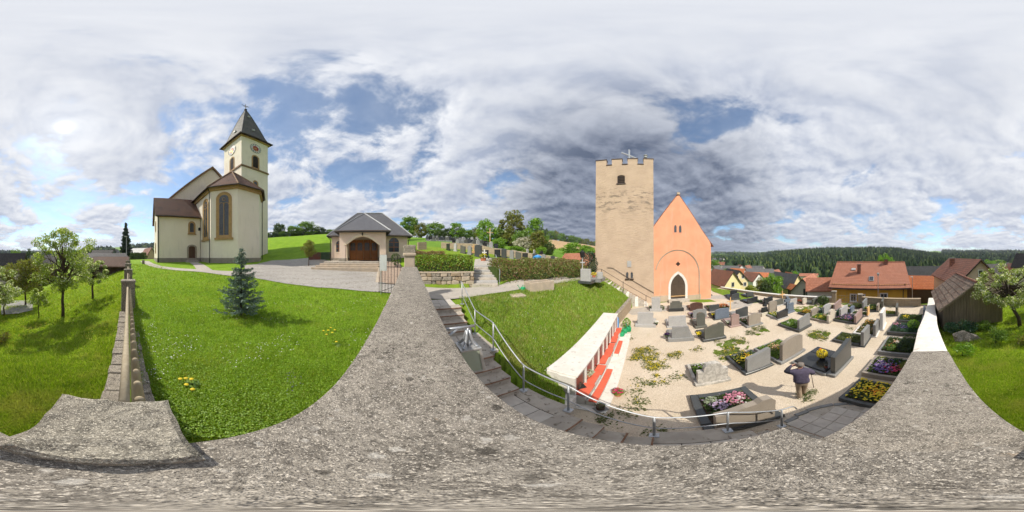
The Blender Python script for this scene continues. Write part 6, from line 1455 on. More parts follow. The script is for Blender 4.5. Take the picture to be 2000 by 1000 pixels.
# hedges and shrubs
def hedge(name, label, pts, width, h, zf, mat, n, ls, cat='hedge', bot=0.0):
    """leafy hedge along (x,y) points; zf gives the foot height"""
    t = thing(name, label, cat, (pts[0][0], pts[0][1], zf(0) if callable(zf) else zf)); o = t.location
    P_ = np.array([(p[0], p[1]) for p in pts], float); s = np.concatenate([[0], np.cumsum(np.hypot(*np.diff(P_, axis=0).T))]); q = rng.uniform(0, s[-1], n)
    X, Y = np.interp(q, s, P_[:, 0]), np.interp(q, s, P_[:, 1]); i = np.clip(np.searchsorted(s, q)-1, 0, len(P_)-2); T_ = np.diff(P_, axis=0)[i]; T_ /= np.linalg.norm(T_, axis=1)[:, None]
    w = np.clip(rng.normal(0, .55, n), -1, 1); hh = h*(1+.13*np.array([mnoise.noise(Vector((a*1.3, b*1.3, 0))) for a, b in zip(X, Y)])+.10*np.array([mnoise.noise(Vector((a*4, b*4, 8))) for a, b in zip(X, Y)]))
    zt = rng.uniform(0, 1, n)**.55*np.sqrt(1-.55*w*w)*hh
    zz = np.array([zf(k) for k in q/s[-1]]) if callable(zf) else np.full(n, zf)
    C = np.column_stack([X-T_[:, 1]*w*width/2-o.x, Y+T_[:, 0]*w*width/2-o.y, zz+bot+zt-o.z]); V_, F_ = leaf_quads(C, ls); fastmesh('foliage', V_, F_, mat, t)
    core = MB()
    for k in range(8):
        f0, f1 = k/8, (k+1)/8; a = [np.interp(f*s[-1], s, P_[:, 0]) for f in (f0, f1)]; c = [np.interp(f*s[-1], s, P_[:, 1]) for f in (f0, f1)]; z0 = [zf(f) if callable(zf) else zf for f in (f0, f1)]
        dv = Vector((a[1]-a[0], c[1]-c[0])).normalized(); nx, ny = -dv.y*width*.28, dv.x*width*.28; hc = h*.62
        core.add([(a[i]+sg*nx-o.x, c[i]+sg*ny-o.y, z0[i]-o.z+zz_) for i in (0, 1) for sg in (-1, 1) for zz_ in (0, hc)], [(0, 1, 5, 4), (2, 6, 7, 3), (1, 3, 7, 5), (0, 2, 3, 1), (4, 5, 7, 6)])
    core.build('twig_core', 'dark_leaf', t)
    return t
# ------------------------------------------------------------------ gate pillar, gate, sign, terraces north of the wall
t = thing('gate_pillar', 'carved stone gate pillar with notched capital at the end of the boundary wall', 'pillar', W(7.62, 0, 3.0), ROT_U)
MB().cbox(-.24, .24, -.24, .24, -.3, 2.02, .02).build('shaft', 'trough_stone', t); MB().cbox(-.3, .3, -.3, .3, 2.02, 2.14, .03).build('capital', 'trough_stone', t); MB().cbox(-.27, .27, -.27, .27, 2.14, 2.36, .03).build('capital_block', 'post_stone', t)
for k in range(3): MB().cbox(-.27+k*.2, -.27+k*.2+.14, -.28, .28, 2.36, 2.5, .02).build('notched_top', 'post_stone', t)
t = thing('iron_gate', 'open black wrought iron gate leaf with spear tips beside the pillar', 'gate', W(7.45, -.35, 3.12), math.atan2(-UV_V.y, -UV_V.x)-R(14))
for i in range(8):
    x = .06+i*.155; zt = 1.62+.10*math.sin(i*1.3)+(.1 if i % 2 else 0)
    b = MB().tube([(x, 0, .06), (x, 0, zt)], .011, 5); b.lathe([(.012, zt), (.026, zt+.04), (.004, zt+.13)], 6, (x, 0, 0)); b.build('bar', 'black_iron', t)
for z in (.1, .55, 1.35): MB().box(.02, 1.2, -.012, .012, z, z+.03).build('rail', 'black_iron', t)
MB().tube([(.06, 0, .58), (1.14, 0, .12)], .012, 5).build('brace', 'black_iron', t)
p = onground(744, 576, 3.1); t = thing('notice_board', 'grey notice board on a thin post at the lawn corner, seen from behind', 'sign', (p.x, p.y, 3.08), R(20))
MB().tube([(0, 0, -.1), (0, 0, 1.98)], .022, 7).build('post', 'galvanised', t); MB().cbox(-.06, .32, -.03, -.005, 1.22, 1.98, .01).build('board', 'siren_grey', t)
p = at(773, 13.2, 0); shrub_t = thing('wreath_shrub', 'small dark shrub in front of the mortuary window', 'shrub', (p.x, p.y, 4.0)); shrub(shrub_t, (0, 0, .75), (.42, .42, .5), 'dark_leaf', 500, .05, 'foliage'); MB().tube([(0, 0, -.3), (0, 0, .6)], .03, 5).build('stem', 'bark_dark', shrub_t)
# rubble terrace wall: stones picked out one by one
a, b = at(806, 10.55), at(926, 10.75); d = b-a; L = d.length
t = thing('terrace_wall', 'rubble stone terrace wall under the clipped green hedge', 'wall', (a.x, a.y, 2.95), math.atan2(d.y, d.x))
MB().box(-.2, L, .06, .4, -.3, .98).build('wall_core', 'dark_joint', t)
def zrow(k, x): return (-.08, .17, .45, .72, .97)[k]+(0 if k in (0, 4) else .085*mnoise.noise(Vector((x*1.9, k*7.3, 0)))+.04*mnoise.noise(Vector((x*6, k*3.1, 5))))
for k in range(4):
    x = -.2-random.uniform(0, .15)
    while x < L-.05:
        w_ = min(random.uniform(.16, .70), L-x); e_ = .013; sk = [random.uniform(-.05, .05) for _ in range(4)]; y0 = -.05+random.uniform(-.045, .03)
        xa, xb = x+e_, x+w_-e_; q = [(xa+sk[0]*.5, zrow(k, xa)+e_), ((xa+xb)/2, zrow(k, (xa+xb)/2)+e_-.01), (xb+sk[1]*.5, zrow(k, xb)+e_), (xb+sk[2]*.5, zrow(k+1, xb)-e_), ((xa+xb)/2, zrow(k+1, (xa+xb)/2)-e_), (xa+sk[3]*.5, zrow(k+1, xa)-e_)]
        cx_, cz_ = sum(p[0] for p in q)/6, sum(p[1] for p in q)/6; inner = [(cx_+(a-cx_)*.82, cz_+(b_-cz_)*.78) for a, b_ in q]
        b_ = MB(); b_.add([(a, .1, c_) for a, c_ in q]+[(a, y0+.035, c_) for a, c_ in q]+[(a, y0+random.uniform(-.012, .012), c_) for a, c_ in inner], [(i+r_*6, (i+1) % 6+r_*6, (i+1) % 6+6+r_*6, i+6+r_*6) for r_ in (0, 1) for i in range(6)]+[tuple(range(12, 18))])
        b_.build('stone', random.choice(('trough_stone', 'post_stone', 'low_rubble', 'trough_stone')), t); x += w_
MB().cbox(-.2, L+.02, -.06, .42, .955, 1.02, .02).build('wall_cap', 'trough_stone', t)
hedge('clipped_hedge', 'bright green hedge above the rubble terrace wall', [at(803, 11.3), at(860, 11.35), at(922, 11.5)], 1.5, 1.15, 3.95, 'hedge_leaf', 9500, .06)
hedge('dry_hedge', 'low brown dry hedge behind the bright green hedge', [at(806, 17.5), at(868, 18.0)], 1.0, .75, 4.8, 'dry_hedge_leaf', 2500, .06)
hedge('long_hedge', 'long reddish green hedge beside the upper path', [at(962, 12.0), at(1010, 13.0), at(1070, 14.2), at(1128, 16.2)], 2.9, 1.75, lambda f: 3.1-.15*f, 'brown_hedge_leaf', 24000, .065)
t = thing('dark_thuja', 'dark green thuja squeezed between long hedge and tower', 'thuja', gp(1150, 17.5)); shrub(t, (0, 0, 1.1), (1.0, 1.0, 1.5), 'spruce_needle', 1500, .08, 'foliage'); MB().tube([(0, 0, -.2), (0, 0, 1.2)], .08, 6).build('stem', 'bark_dark', t)
# steps to the upper cemetery
a = at(948, 10.6); dr = at(948, 1).normalized(); dr = Vector((math.sin(az(938)), math.cos(az(938)), 0))
t = thing('terrace_steps', 'pale stone steps rising between the two hedges to the upper cemetery', 'stairs', (a.x, a.y, 3.0), math.atan2(dr.y, dr.x)-PI/2)
for k in range(8): MB().cbox(-.85, .85, k*.36, (k+1)*.36+.06, -.3, .155*(k+1), .02).build('step', 'granite_light' if k % 2 else 'step_stone', t)
struct(MB().add([(-.85, 2.9, 1.25), (.85, 2.9, 1.25), (.9, 7.5, 1.75), (-.9, 7.5, 1.75)], [(0, 1, 2, 3)]).build('upper_walk', 'path_gravel')).matrix_world = Matrix.Translation(t.location) @ Matrix.Rotation(t.rotation_euler.z, 4, 'Z')
t2 = thing('terrace_handrail', 'short galvanised handrail on the right of the terrace steps', 'handrail', t.location, t.rotation_euler.z)
for y, z in ((.15, .0), (2.7, 1.1)): MB().tube([(.95, y, z), (.95, y, z+1.0)], .022, 6).build('post', 'galvanised', t2)
MB().tube([(.95, -.0, .75), (.95, -.05, 1.0), (.95, .15, 1.02), (.95, 2.7, 2.1), (.95, 3.0, 2.1)], .022, 6).build('top_rail', 'galvanised', t2)
# trough, watering can, flat stone, grave at the tower
p = onground(1053, 566, 2.9); t = thing('stone_trough', 'rectangular stone water trough on the grass beside the path', 'trough', (p.x, p.y, 2.85), R(24))
for (x0, x1, y0, y1) in ((-.85, .85, -.42, -.32), (-.85, .85, .32, .42), (-.85, -.75, -.317, .317), (.75, .85, -.317, .317)): MB().cbox(x0, x1, y0, y1, -.1, .6, .012).build('side', 'trough_stone', t)
MB().box(-.75, .75, -.32, .32, 0, .42).build('water', 'trough_water', t)
def can(label, loc, rz, s=1.0, g='green watering cans'):
    t = thing('watering_can', label, 'watering can', loc, rz, g); b = MB().lathe([(.10*s, 0), (.11*s, .02*s), (.12*s, .20*s), (.10*s, .24*s), (.06*s, .25*s)], 12); b.build('body', 'green_plastic', t, smooth=True)
    MB().tube([(.11*s, 0, .05*s), (.22*s, 0, .18*s), (.31*s, 0, .29*s)], [.024*s, .018*s, .015*s], 7).build('spout', 'green_plastic', t); MB().lathe([(.015*s, 0), (.035*s, .04*s), (.035*s, .05*s)], 8, (.315*s, 0, .28*s)).build('rose', 'green_plastic', t)
    MB().tube([(.06*s, 0, .24*s), (.0, 0, .35*s), (-.10*s, 0, .33*s), (-.17*s, 0, .2*s), (-.12*s, 0, .07*s)], .012*s, 6).build('handle', 'green_plastic', t)
p = onground(1021, 569, 2.9); can('green watering can beside the stone trough', (p.x, p.y, 2.9), 2.5, 1.1)
for k, (px, py, lab) in enumerate(((1220, 651, 'green watering can leaning at the columbarium end, left of the pair'), (1228, 647, 'larger green watering can in front of the retaining wall'), (1214, 657, 'lowest green watering can beside the columbarium foot'))):
    p = onground(px, py); can(lab, (p.x, p.y, 0.0), k*1.3, 1.35)
p = onground(1010, 581, 2.82); t = thing('flat_stone', 'flat pale square stone lying in the bank grass', 'stone', (p.x, p.y, float(Hxy(p.x, p.y)[0])), R(20)); MB().cbox(-.38, .38, -.3, .3, -.1, .07, .02).build('slab', 'trough_stone', t)
p = at(1143, 12.6, 2.95); t = thing('tower_grave', 'grey headstone grave with flower pots at the top of the bank', 'grave', p, GR)
MB().cbox(-.42, .42, 0, .18, 0, 1.05, .02).build('headstone', 'granite_light', t); MB().cbox(-.6, .5, -.1, 1.4, -.1, .1, .02).build('base_slab', 'granite_dark', t)
for (x, y, m, q) in ((-.35, .7, 'granite_black', 'tree_leaf'), (-.2, .4, 'terracotta', 'dark_leaf'), (-.45, 1.1, 'granite_black', 'tree_leaf')):
    o = MB().lathe([(.07, .1), (.12, .12), (.14, .3)], 8, (x, y, 0)).build('flower_bowl', m, t); shrub(t, (x, y, .38), (.16, .16, .13), q, 60, .05, 'pot_plant')
t = thing('iron_crucifix', 'dark iron crucifix with a small roof above the bank grave', 'crucifix', at(1137.5, 12.9, 2.95)); MB().tube([(0, 0, 0), (0, 0, 2.0)], .035, 6).build('upright', 'siren_grey', t); MB().box(-.2, .2, -.03, .03, 1.5, 1.58).build('arm', 'siren_grey', t); MB().box(-.12, .12, -.12, .12, 1.95, 2.35, taper=-.05).build('head', 'black_iron', t); MB().lathe([(.2, 2.35), (.05, 2.5), (.01, 2.6)], 6).build('roof', 'black_iron', t)
p = at(1160, 13.4, 2.95); t = thing('low_grave', 'low grey kerbed grave with a yellow plant at the tower corner', 'grave', p, GR); MB().cbox(-.6, .6, -.1, 1.2, -.1, .22, .02).build('base_slab', 'granite_grey', t); MB().cbox(.3, .75, -.05, .12, .2, .75, .02).build('headstone', 'granite_light', t); MB().lathe([(.1, .22), (.15, .24), (.16, .4)], 8, (-.2, .5, 0)).build('pot', 'terracotta', t); shrub(t, (-.2, .5, .52), (.24, .24, .16), 'petal_yellow', 160, .04, 'blossom')
# things on the columbarium
cm = Matrix.Translation((A_.x, A_.y, 0)) @ Matrix.Rotation(crot, 4, 'Z')
def potplant(label, loc, r, pot, leaf, petals, n=90, cat='potted plant'):
    t = thing('potted_plant', label, cat, loc); MB().lathe([(r*.55, 0), (r*.8, .02), (r, r*1.3), (r*.9, r*1.35)], 10).build('pot', pot, t); shrub(t, (0, 0, r*1.7), (r*1.3, r*1.3, r*.9), leaf, n, r*.35, 'leaf_mass')
    if petals: V_, F_ = leaf_quads(clump_points(n//2, (0, 0, r*2.1), (r*1.2, r*1.2, r*.6), .6), r*.22, .5, .9); fastmesh('blossom', V_, F_, petals, t)
potplant('wide bowl of succulents on the red shelf', cm @ Vector((.95, .05, .63)), .14, 'terracotta', 'silver_leaf', None, 130)
potplant('mixed bright flowers in a pot on the gravel before the columbarium', cm @ Vector((.75, -.88, .0)), .13, 'terracotta', 'tree_leaf', 'petal_magenta', 150)
t = thing('wicker_basket', 'brown wicker basket on the dark tray at the columbarium end', 'basket', cm @ Vector((.35, .12, .63))); MB().cbox(-.2, .2, -.16, .16, 0, .012, .004).build('tray', 'black_iron', t); MB().lathe([(.09, .012), (.11, .02), (.12, .22), (.10, .22), (.09, .05)], 12).build('body', 'bark', t)
t = thing('planter_box', 'small dark planter on a black tray beside the red shelf end', 'planter', cm @ Vector((-.05, -.62, .05))); MB().cbox(-.15, .15, -.13, .13, 0, .012, .004).build('tray', 'granite_grey', t); MB().lathe([(.08, .012), (.10, .02), (.11, .2), (.09, .2)], 10).build('body', 'bark', t); shrub(t, (0, 0, .24), (.12, .12, .06), 'dark_leaf', 50, .03, 'leaf_mass')
t = thing('rain_barrel', 'light blue water barrel behind the far end of the columbarium', 'barrel', cm @ Vector((CL+.35, .25, 0))); MB().lathe([(.22, 0), (.26, .1), (.28, .5), (.26, .95), (.22, 1.0)], 14).build('body', 'blue_plastic', t, smooth=True); MB().lathe([(.24, 1.0), (.24, 1.04), (.1, 1.06)], 14).build('lid', 'blue_plastic', t)
t = thing('small_conifer', 'small rounded conifer by the watering cans', 'shrub', onground(1224, 640)); shrub(t, (0, 0, .35), (.28, .28, .42), 'bright_leaf', 400, .05, 'foliage'); MB().tube([(0, 0, -.05), (0, 0, .3)], .03, 5).build('stem', 'bark_dark', t)
t = thing('round_evergreen', 'round dark evergreen by the low wall left of the gate', 'shrub', onground(1608, 594)); shrub(t, (0, 0, .42), (.62, .62, .5), 'dark_leaf', 900, .07, 'foliage'); MB().tube([(0, 0, -.05), (0, 0, .4)], .04, 5).build('stem', 'bark_dark', t)
t = thing('grave_shrub', 'small round box shrub at the pale headstone by the chapel', 'shrub', onground(1293, 605)); shrub(t, (0, 0, .22), (.25, .25, .24), 'dark_leaf', 260, .045, 'foliage'); MB().tube([(0, 0, -.05), (0, 0, .2)], .03, 5).build('stem', 'bark_dark', t)
for (px, py, lab) in ((1528, 592, 'bright wooden grave cross in front of the long far wall'),):
    p = onground(px, py); t = thing('wooden_cross', lab, 'cross', p, GR); MB().box(-.045, .045, -.03, .03, 0, 1.35).build('upright', 'pale_wood', t); MB().box(-.36, .36, -.035, .025, .92, 1.02).build('crossbar', 'pale_wood', t)
# bench area left of the mortuary
p = gp(628, 21.5); t = thing('storage_boards', 'dark red and green boards stacked left of the mortuary', 'boards', p, R(55)); MB().cbox(-1.7, -.1, -.1, .1, -.2, 1.0, .02).build('red_board', 'rust_panel', t); MB().cbox(-.05, 1.6, -.12, .08, -.2, 1.0, .02).build('green_panel', 'green_board', t)
crown_tree('round_bush_tree', 'small round olive tree left of the mortuary steps', gp(603, 16.5), 2.55, .72, .95, 'olive_leaf', 2600, .06, 16, tr=.05, seed=21, clump=.45)
p = gp(280, 21.0); t = thing('marker_stone', 'short grey kerb stone at the bend of the church path', 'stone', p); MB().cbox(-.14, .14, -.14, .14, -.1, .5, .04).build('stone', 'post_stone', t)
p = gp(248.5, 22); t = thing('lamp_post', 'thin street lamp at the far end of the picket fence', 'street lamp', gp(247, 24)); MB().tube([(0, 0, -.2), (0, 0, 3.6)], [.06, .04], 7).build('pole', 'galvanised', t); MB().tube([(0, 0, 3.55), (.35, .3, 3.75)], .03, 6).build('arm', 'galvanised', t); MB().cbox(.2, .6, .15, .4, 3.72, 3.82, .02).build('lamp_head', 'siren_grey', t)
# ------------------------------------------------------------------ upper cemetery: terrace walls and rows of stones on the hillside
def hill_wall(label, p0, r0, p1, r1, h, mat='low_wall_stone', up=0.0):
    n = 10; pxs = np.linspace(p0, p1, n); rs = np.linspace(r0, r1, n); pts = [at(a, b, float(H(a, b)[0])+h+up) for a, b in zip(pxs, rs)]
    return wall_run('terrace_wall', label, [(p.x, p.y, p.z) for p in pts], .2, lambda x, y: gz(x, y)-.8, ('post_stone', mat), wob=.02)
hill_wall('upper pale terrace wall with a dark niche, crossing the hillside graves', 862, 24, 1010, 22, .85)
hill_wall('sandstone terrace wall above the long hedge', 1000, 24, 1125, 22, .75)
hill_wall('short pale terrace wall piece behind the gate pillar', 816, 22, 832, 22.5, 1.0)
stone_kinds = [('arch', .7, .95, 'granite_dark'), ('flat', .8, .85, 'granite_black'), ('round', .6, 1.05, 'granite_grey'), ('slant', .75, .9, 'granite_olive'), ('peak', .55, 1.15, 'granite_light')]
protos = []; KN = ('dark arched', 'black square', 'grey rounded', 'olive slanting', 'pale peaked')
ORD = 'first second third fourth fifth sixth seventh eighth ninth tenth eleventh twelfth thirteenth fourteenth fifteenth'.split()
RN = ('second hillside row', 'third hillside row', 'topmost hillside row', 'row above the pale terrace wall', 'row below the crucifix', 'short row over the steps', 'small group above the long hedge')
for i, (k, w_, h_, m_) in enumerate(stone_kinds):
    nm = ('dark arched', 'black square', 'grey rounded', 'olive slanting', 'pale peaked')[i]
    t = thing('hill_gravestone', nm+' gravestone in the crowded rows of the upper cemetery', 'gravestone', (0, 0, -50), 0, nm+' stones of the upper cemetery')
    MB().slab([(x, z+.12) for x, z in headstone(k, w_, h_, .16)], 0, .16).build('headstone', m_, t); MB().cbox(-w_/2-.08, w_/2+.08, -.06, .22, -.3, .13, .015).build('plinth', m_, t); MB().cbox(-w_/2, w_/2, -1.3, -.07, -.3, .1, .015).build('kerb', 'granite_grey', t)
    protos.append((t, [False]))
def hillstone(px, r, k=None, s=1.0, rz=None, lab=None):
    s *= .82
    k = random.randrange(5) if k is None else k; t, used = protos[k]; p = at(px, r, float(H(px, r)[0])); rz = R(40)+random.uniform(-.15, .15) if rz is None else rz
    if not used[0]: used[0] = True; t.location = p; t.rotation_euler = (0, 0, rz); t.scale = (s,)*3; o = t
    else: o = copy_tree(t, None, p, rz, s)
    o['label'] = KN[k]+' gravestone, '+lab; o['group'] = 'gravestones of the upper cemetery'
random.seed(31)
for row, (pa, ra, pb, rb, n) in enumerate(((836, 36, 905, 38, 12), (838, 40, 935, 41, 15), (845, 44, 930, 45, 11), (885, 31, 950, 33, 9), (900, 34, 968, 35, 11), (925, 27.5, 970, 29, 5), (1030, 27, 1060, 28, 3))):
    for i in range(n):
        f = (i+random.uniform(-.25, .25))/max(1, n-1); hillstone(pa+(pb-pa)*f, ra+(rb-ra)*f+random.uniform(-.4, .4), s=random.uniform(.9, 1.35), lab=ORD[i]+' from the left in the '+RN[row])
for i, (px, r, k, s) in enumerate(sorted(((905, 20.2, 3, 1.2), (918, 19.5, 2, 1.1), (935, 18.6, 0, 1.55), (949, 18.3, 1, 1.2), (972, 21, 1, 1.2), (985, 20.8, 0, 1.3), (1000, 20.6, 2, 1.1), (1013, 20.6, 3, 1.2), (1026, 20.7, 1, 1.1), (1045, 21, 0, 1.1), (890, 21.6, 4, 1.0), (876, 22.2, 1, 1.1), (1062, 21.5, 2, 1.0), (1080, 21.3, 0, 1.0), (1100, 21, 3, .9)))): hillstone(px, r, k, s, R(150)+random.uniform(-.2, .2), ORD[i]+' from the left along the terrace walls')
t = thing('hill_crucifix', 'tall pale wayside crucifix among the upper graves', 'crucifix', gp(957, 37), R(30)); MB().box(-.07, .07, -.06, .06, -.2, 4.0).build('upright', 'pale_wood', t); MB().box(-.75, .75, -.06, .06, 2.9, 3.05).build('crossbar', 'pale_wood', t); MB().lathe([(.02, 1.9), (.12, 2.2), (.16, 2.7), (.08, 2.95), (.1, 3.15), (.03, 3.3)], 8, (0, -.12, 0)).build('figure', 'limestone', t)
for (px, r, lab) in ((946, 17.5, 'white stone cross at the head of the terrace steps'), (925, 20.5, 'small golden wooden cross above the clipped hedge')):
    t = thing('grave_cross', lab, 'cross', gp(px, r), R(30)); m_ = 'marble_white' if px == 946 else 'pale_wood'; MB().box(-.06, .06, -.05, .05, -.1, 1.1).build('upright', m_, t); MB().box(-.26, .26, -.045, .045, .72, .84).build('crossbar', m_, t); MB().cbox(-.3, .3, -.2, .2, -.2, .25, .02).build('base', m_, t)
potplant('bunch of yellow flowers at the head of the terrace steps', gp(944, 16.2), .3, 'terracotta', 'tree_leaf', 'petal_yellow', 160)
t = thing('blue_cover', 'small bright blue cover lying on the terrace wall', 'tarpaulin', gp(1049, 20.2)); MB().blob((0, 0, .55), .5, .4, .3, .25, 10, 3).build('sheet', 'blue_plastic', t)
# ------------------------------------------------------------------ wooden shed behind the capped wall: boards and tiles one by one
SRZ = R(-143); sx, sy = 2.66, -8.55; yd = Vector((-math.sin(SRZ), math.cos(SRZ), 0)); SL, SW, SE, SP = 4.3, 3.5, 1.75, 3.0
t = thing('wooden_shed', 'old plank shed with mossy tiled roof beside the capped wall', 'shed', (sx, sy, .55), SRZ)
MB().slab([(-SW/2+.03, -.8), (SW/2-.03, -.8), (SW/2-.03, SE-.04), (0, SP-.08), (-SW/2+.03, SE-.04)], .04, SL).build('frame_core', 'dark_wood', t)
n = 22
for i in range(n):
    x0, x1 = -SW/2+SW*i/n+.006, -SW/2+SW*(i+1)/n-.006; f = lambda x: SE+(SP-SE)*(1-abs(x)/(SW/2))
    zb = -.35+random.uniform(-.08, .05); y0 = random.uniform(-.012, .006)
    pts = [(x0, zb), (x1, zb), (x1, f(x1)-.03), (x0, f(x0)-.03)]
    MB().slab(pts, y0, .035).build('plank', 'barn_wood', t)
for i in range(14): MB().box(-SW/2-.012, -SW/2+.028, .05+i*SL/14, .05+(i+1)*SL/14-.012, -.35, SE-.02).build('plank', 'barn_wood', t)
sl_ = (SP-SE)/(SW/2); run = SW/2+.28; slen = math.hypot(run, run*sl_)
ro = MB(); 
for s in (-1, 1): roof_poly(ro, [(s*run, -.3, SP-run*sl_), (s*run, SL+.2, SP-run*sl_), (0, SL+.2, SP), (0, -.3, SP)], .06)
ro = ro.build('roof', 'dark_wood', t)
tile0 = None; rows, cols = 7, 13; tl, tw_ = slen/rows, (SL+.5)/cols; aa = math.atan(sl_)
for s in (-1, 1):
    for r_i in range(rows):
        for c_i in range(cols):
            if tile0 is None: tile0 = MB().cbox(-tl*.56, tl*.56, -tw_/2+.012, tw_/2-.012, 0, .04, .012).build('tile', 'shed_tile', ro); o = tile0
            else: o = tile0.copy(); COL.objects.link(o); o.parent = ro
            d_ = (r_i+.5)*tl; o.location = (s*d_*math.cos(aa), -.28+(c_i+.5)*tw_, SP-d_*math.sin(aa)+.012+.012*(r_i % 2)*0)
            o.rotation_euler = (random.uniform(-.02, .02), s*(aa-.05)+random.uniform(-.015, .015), random.uniform(-.02, .02))
MB().tube([(0, -.32, SP+.05), (0, SL+.22, SP+.05)], .07, 6).build('ridge_tile', 'old_red_tiles', ro)
v_ = MB()
for s in (-1, 1): v_.add([(s*run, -.33, SP-run*sl_-.08), (0, -.33, SP-.08), (0, -.33, SP+.06), (s*run, -.33, SP-run*sl_+.06), (s*run, -.29, SP-run*sl_-.08), (0, -.29, SP-.08), (0, -.29, SP+.06), (s*run, -.29, SP-run*sl_+.06)], [(0, 1, 2, 3), (7, 6, 5, 4), (3, 2, 6, 7), (0, 4, 5, 1)])
v_.build('verge_board', 'barn_wood', t)
t = thing('boulder', 'weathered pale rock lying in the grass in front of the shed', 'rock', gp(1889, 6.3)); MB().blob((0, 0, .05), .5, .34, .3, .35, 16, 5).build('rock', 'post_stone', t); MB().blob((-.5, .1, .0), .25, .22, .16, .35, 12, 8).build('rock_piece', 'post_stone', t)
def bush(label, px, r, w_, h_, mat, n=700, ls=.06, name='garden_bush', cat='bush'):
    t = thing(name, label, cat, gp(px, r)); 
    k = 6; pts = [clump_points(n//k, (random.uniform(-.6, .6)*w_, random.uniform(-.6, .6)*w_, h_*random.uniform(.35, .75)), (w_*.5, w_*.5, h_*.38), .2) for _ in range(k)]
    V_, F_ = leaf_quads(np.concatenate(pts), ls); fastmesh('foliage', V_, F_, mat, t); MB().tube([(0, 0, -.1), (0, 0, h_*.6)], [.03, .015], 5).build('stem', 'bark_dark', t)
bush('dark bluish bush growing against the shed planks', 1875, 7.4, .75, .75, 'bluegreen_leaf', 1500, .05)
bush('leafy currant bush in the garden right of the capped wall', 1945, 5.0, .38, .55, 'tree_leaf', 900, .035)
bush('low green perennial beside the capped wall edge', 1880, 4.2, .32, .35, 'bright_leaf', 600, .035)
bush('pale flowering bush at the orchard edge', 2003, 4.9, .35, .4, 'olive_leaf', 600, .035)
bush('shady bush below the shed corner', 1925, 7.9, .6, .4, 'tree_leaf', 900, .045)
# ------------------------------------------------------------------ houses
def house(label, px, d, pr, pe, wpx, L, wall, roof, rot=0.0, wins=(), chim=None, swins=(), over=.3, name='house', cat='house', side=False, winfr='white_paint', door=None, group='village houses'):
    """gable house seen at column px, distance d, ridge and eave at picture rows pr, pe; side=True shows the eave side"""
    ze, zr = EYE-d*math.tan(dep(pe)), EYE-d*math.tan(dep(pr)); Wd = wpx/1000*PI*d; zb = min(float(H(px, d)[0]), ze-2.2)
    rz = -az(px)+R(rot)+(R(90) if side else 0)
    p = at(px, d+(Wd/2 if side else L/2)*.9, zb)
    return gable_house(name, label, p, rz, L, Wd if not side else Wd, ze-zb, zr-zb, wall, roof, cat, over, wins, chim, group, swins, winfr=winfr, door=door)
# big yellow house: eaves side to the graves
yh = thing('yellow_house', 'golden yellow house with a huge red tiled roof behind the cemetery wall', 'house', at(1700, 25.6, -3.0), -az(1700)+R(-2))
EZ, RZ = 4.05, 7.05; HL = 5.0
MB().box(-HL, HL, -4.3, 4.3, -2, EZ+.15).build('wall', 'golden_yellow', yh)
MB().add([(-HL, -4.3, EZ+.1), (-HL, 4.3, EZ+.1), (-HL, 0, RZ-.1), (HL, -4.3, EZ+.1), (HL, 4.3, EZ+.1), (HL, 0, RZ-.1)], [(0, 2, 1), (3, 4, 5)]).build('gable_wall', 'golden_yellow', yh)
r = MB()
for s in (-1, 1): roof_poly(r, [(-HL-.35, s*4.8, EZ-.22), (HL+.45, s*4.8, EZ-.22), (HL+.45, 0, RZ), (-HL-.35, 0, RZ)], .14)
ro = r.build('roof', 'red_tiles', yh)
MB().tube([(-HL-.35, 0, RZ+.03), (HL+.45, 0, RZ+.03)], .09, 6).build('ridge_tile', 'red_tiles', ro)
MB().box(-HL-.4, HL+.5, -4.92, -4.8, EZ-.42, EZ-.28).build('gutter', 'copper_brown', yh); MB().tube([(HL-.55, -4.85, EZ-.3), (HL-.55, -4.36, EZ-.8), (HL-.55, -4.36, -2)], .05, 6).build('downpipe', 'copper_brown', yh)
rzf = lambda y: RZ-abs(y)/4.8*(RZ-EZ+.22)
for (x, y, w_, h_, nm) in ((-1.55, -2.2, .5, 1.15, 'mid'), (2.45, -.35, .5, .6, 'ridge')):
    c = MB().box(x-w_/2, x+w_/2, y-w_/2, y+w_/2, rzf(y)-.5, rzf(y)+h_).build('chimney', 'old_red_tiles', ro); MB().box(x-w_/2-.06, x+w_/2+.06, y-w_/2-.06, y+w_/2+.06, rzf(y)+h_, rzf(y)+h_+.07).build('chimney_cap', 'copper_brown', ro)
sa = math.atan((RZ-EZ+.22)/4.8)
for (x, y, w_, h_, gl) in ((.25, -3.3, .55, .75, 'glass_dark'), (-2.45, -1.6, .5, .35, 'siren_grey')):
    m = Matrix.Translation((x, y, rzf(y)+.03)) @ Matrix.Rotation(sa, 4, 'X'); o = MB().box(-w_/2-.06, w_/2+.06, -h_/2-.06, h_/2+.06, 0, .07, m=m).build('skylight', 'siren_grey', ro); MB().box(-w_/2, w_/2, -h_/2, h_/2, .07, .085, m=m).build('pane', gl, o)
for i in range(30): x = -HL+i*.33; MB().box(x, x+.1, -4.45, -4.38, rzf(-4.4)+.02, rzf(-4.4)+.13).build('snow_guard', 'copper_brown', ro)
for x in (-2.1, -.95, 1.9): window(yh, FM(x, -4.3, 0, 1.95), .62 if x < 1 else .8, .85 if x < 1 else 1.0, 'flat', .14, 'white_paint', 'glass_dark', .05, 'white_stone', 1)
p = gp(1715, 19.8); t = thing('street_lamp', 'short street lamp in front of the yellow house', 'street lamp', (p.x, p.y, -1.5)); MB().tube([(0, 0, -1), (0, 0, 4.0)], .04, 6).build('pole', 'galvanised', t); MB().lathe([(.03, 4.0), (.1, 4.1), (.16, 4.35), (.18, 4.4), (.02, 4.46)], 8).build('lamp_head', 'siren_grey', t)
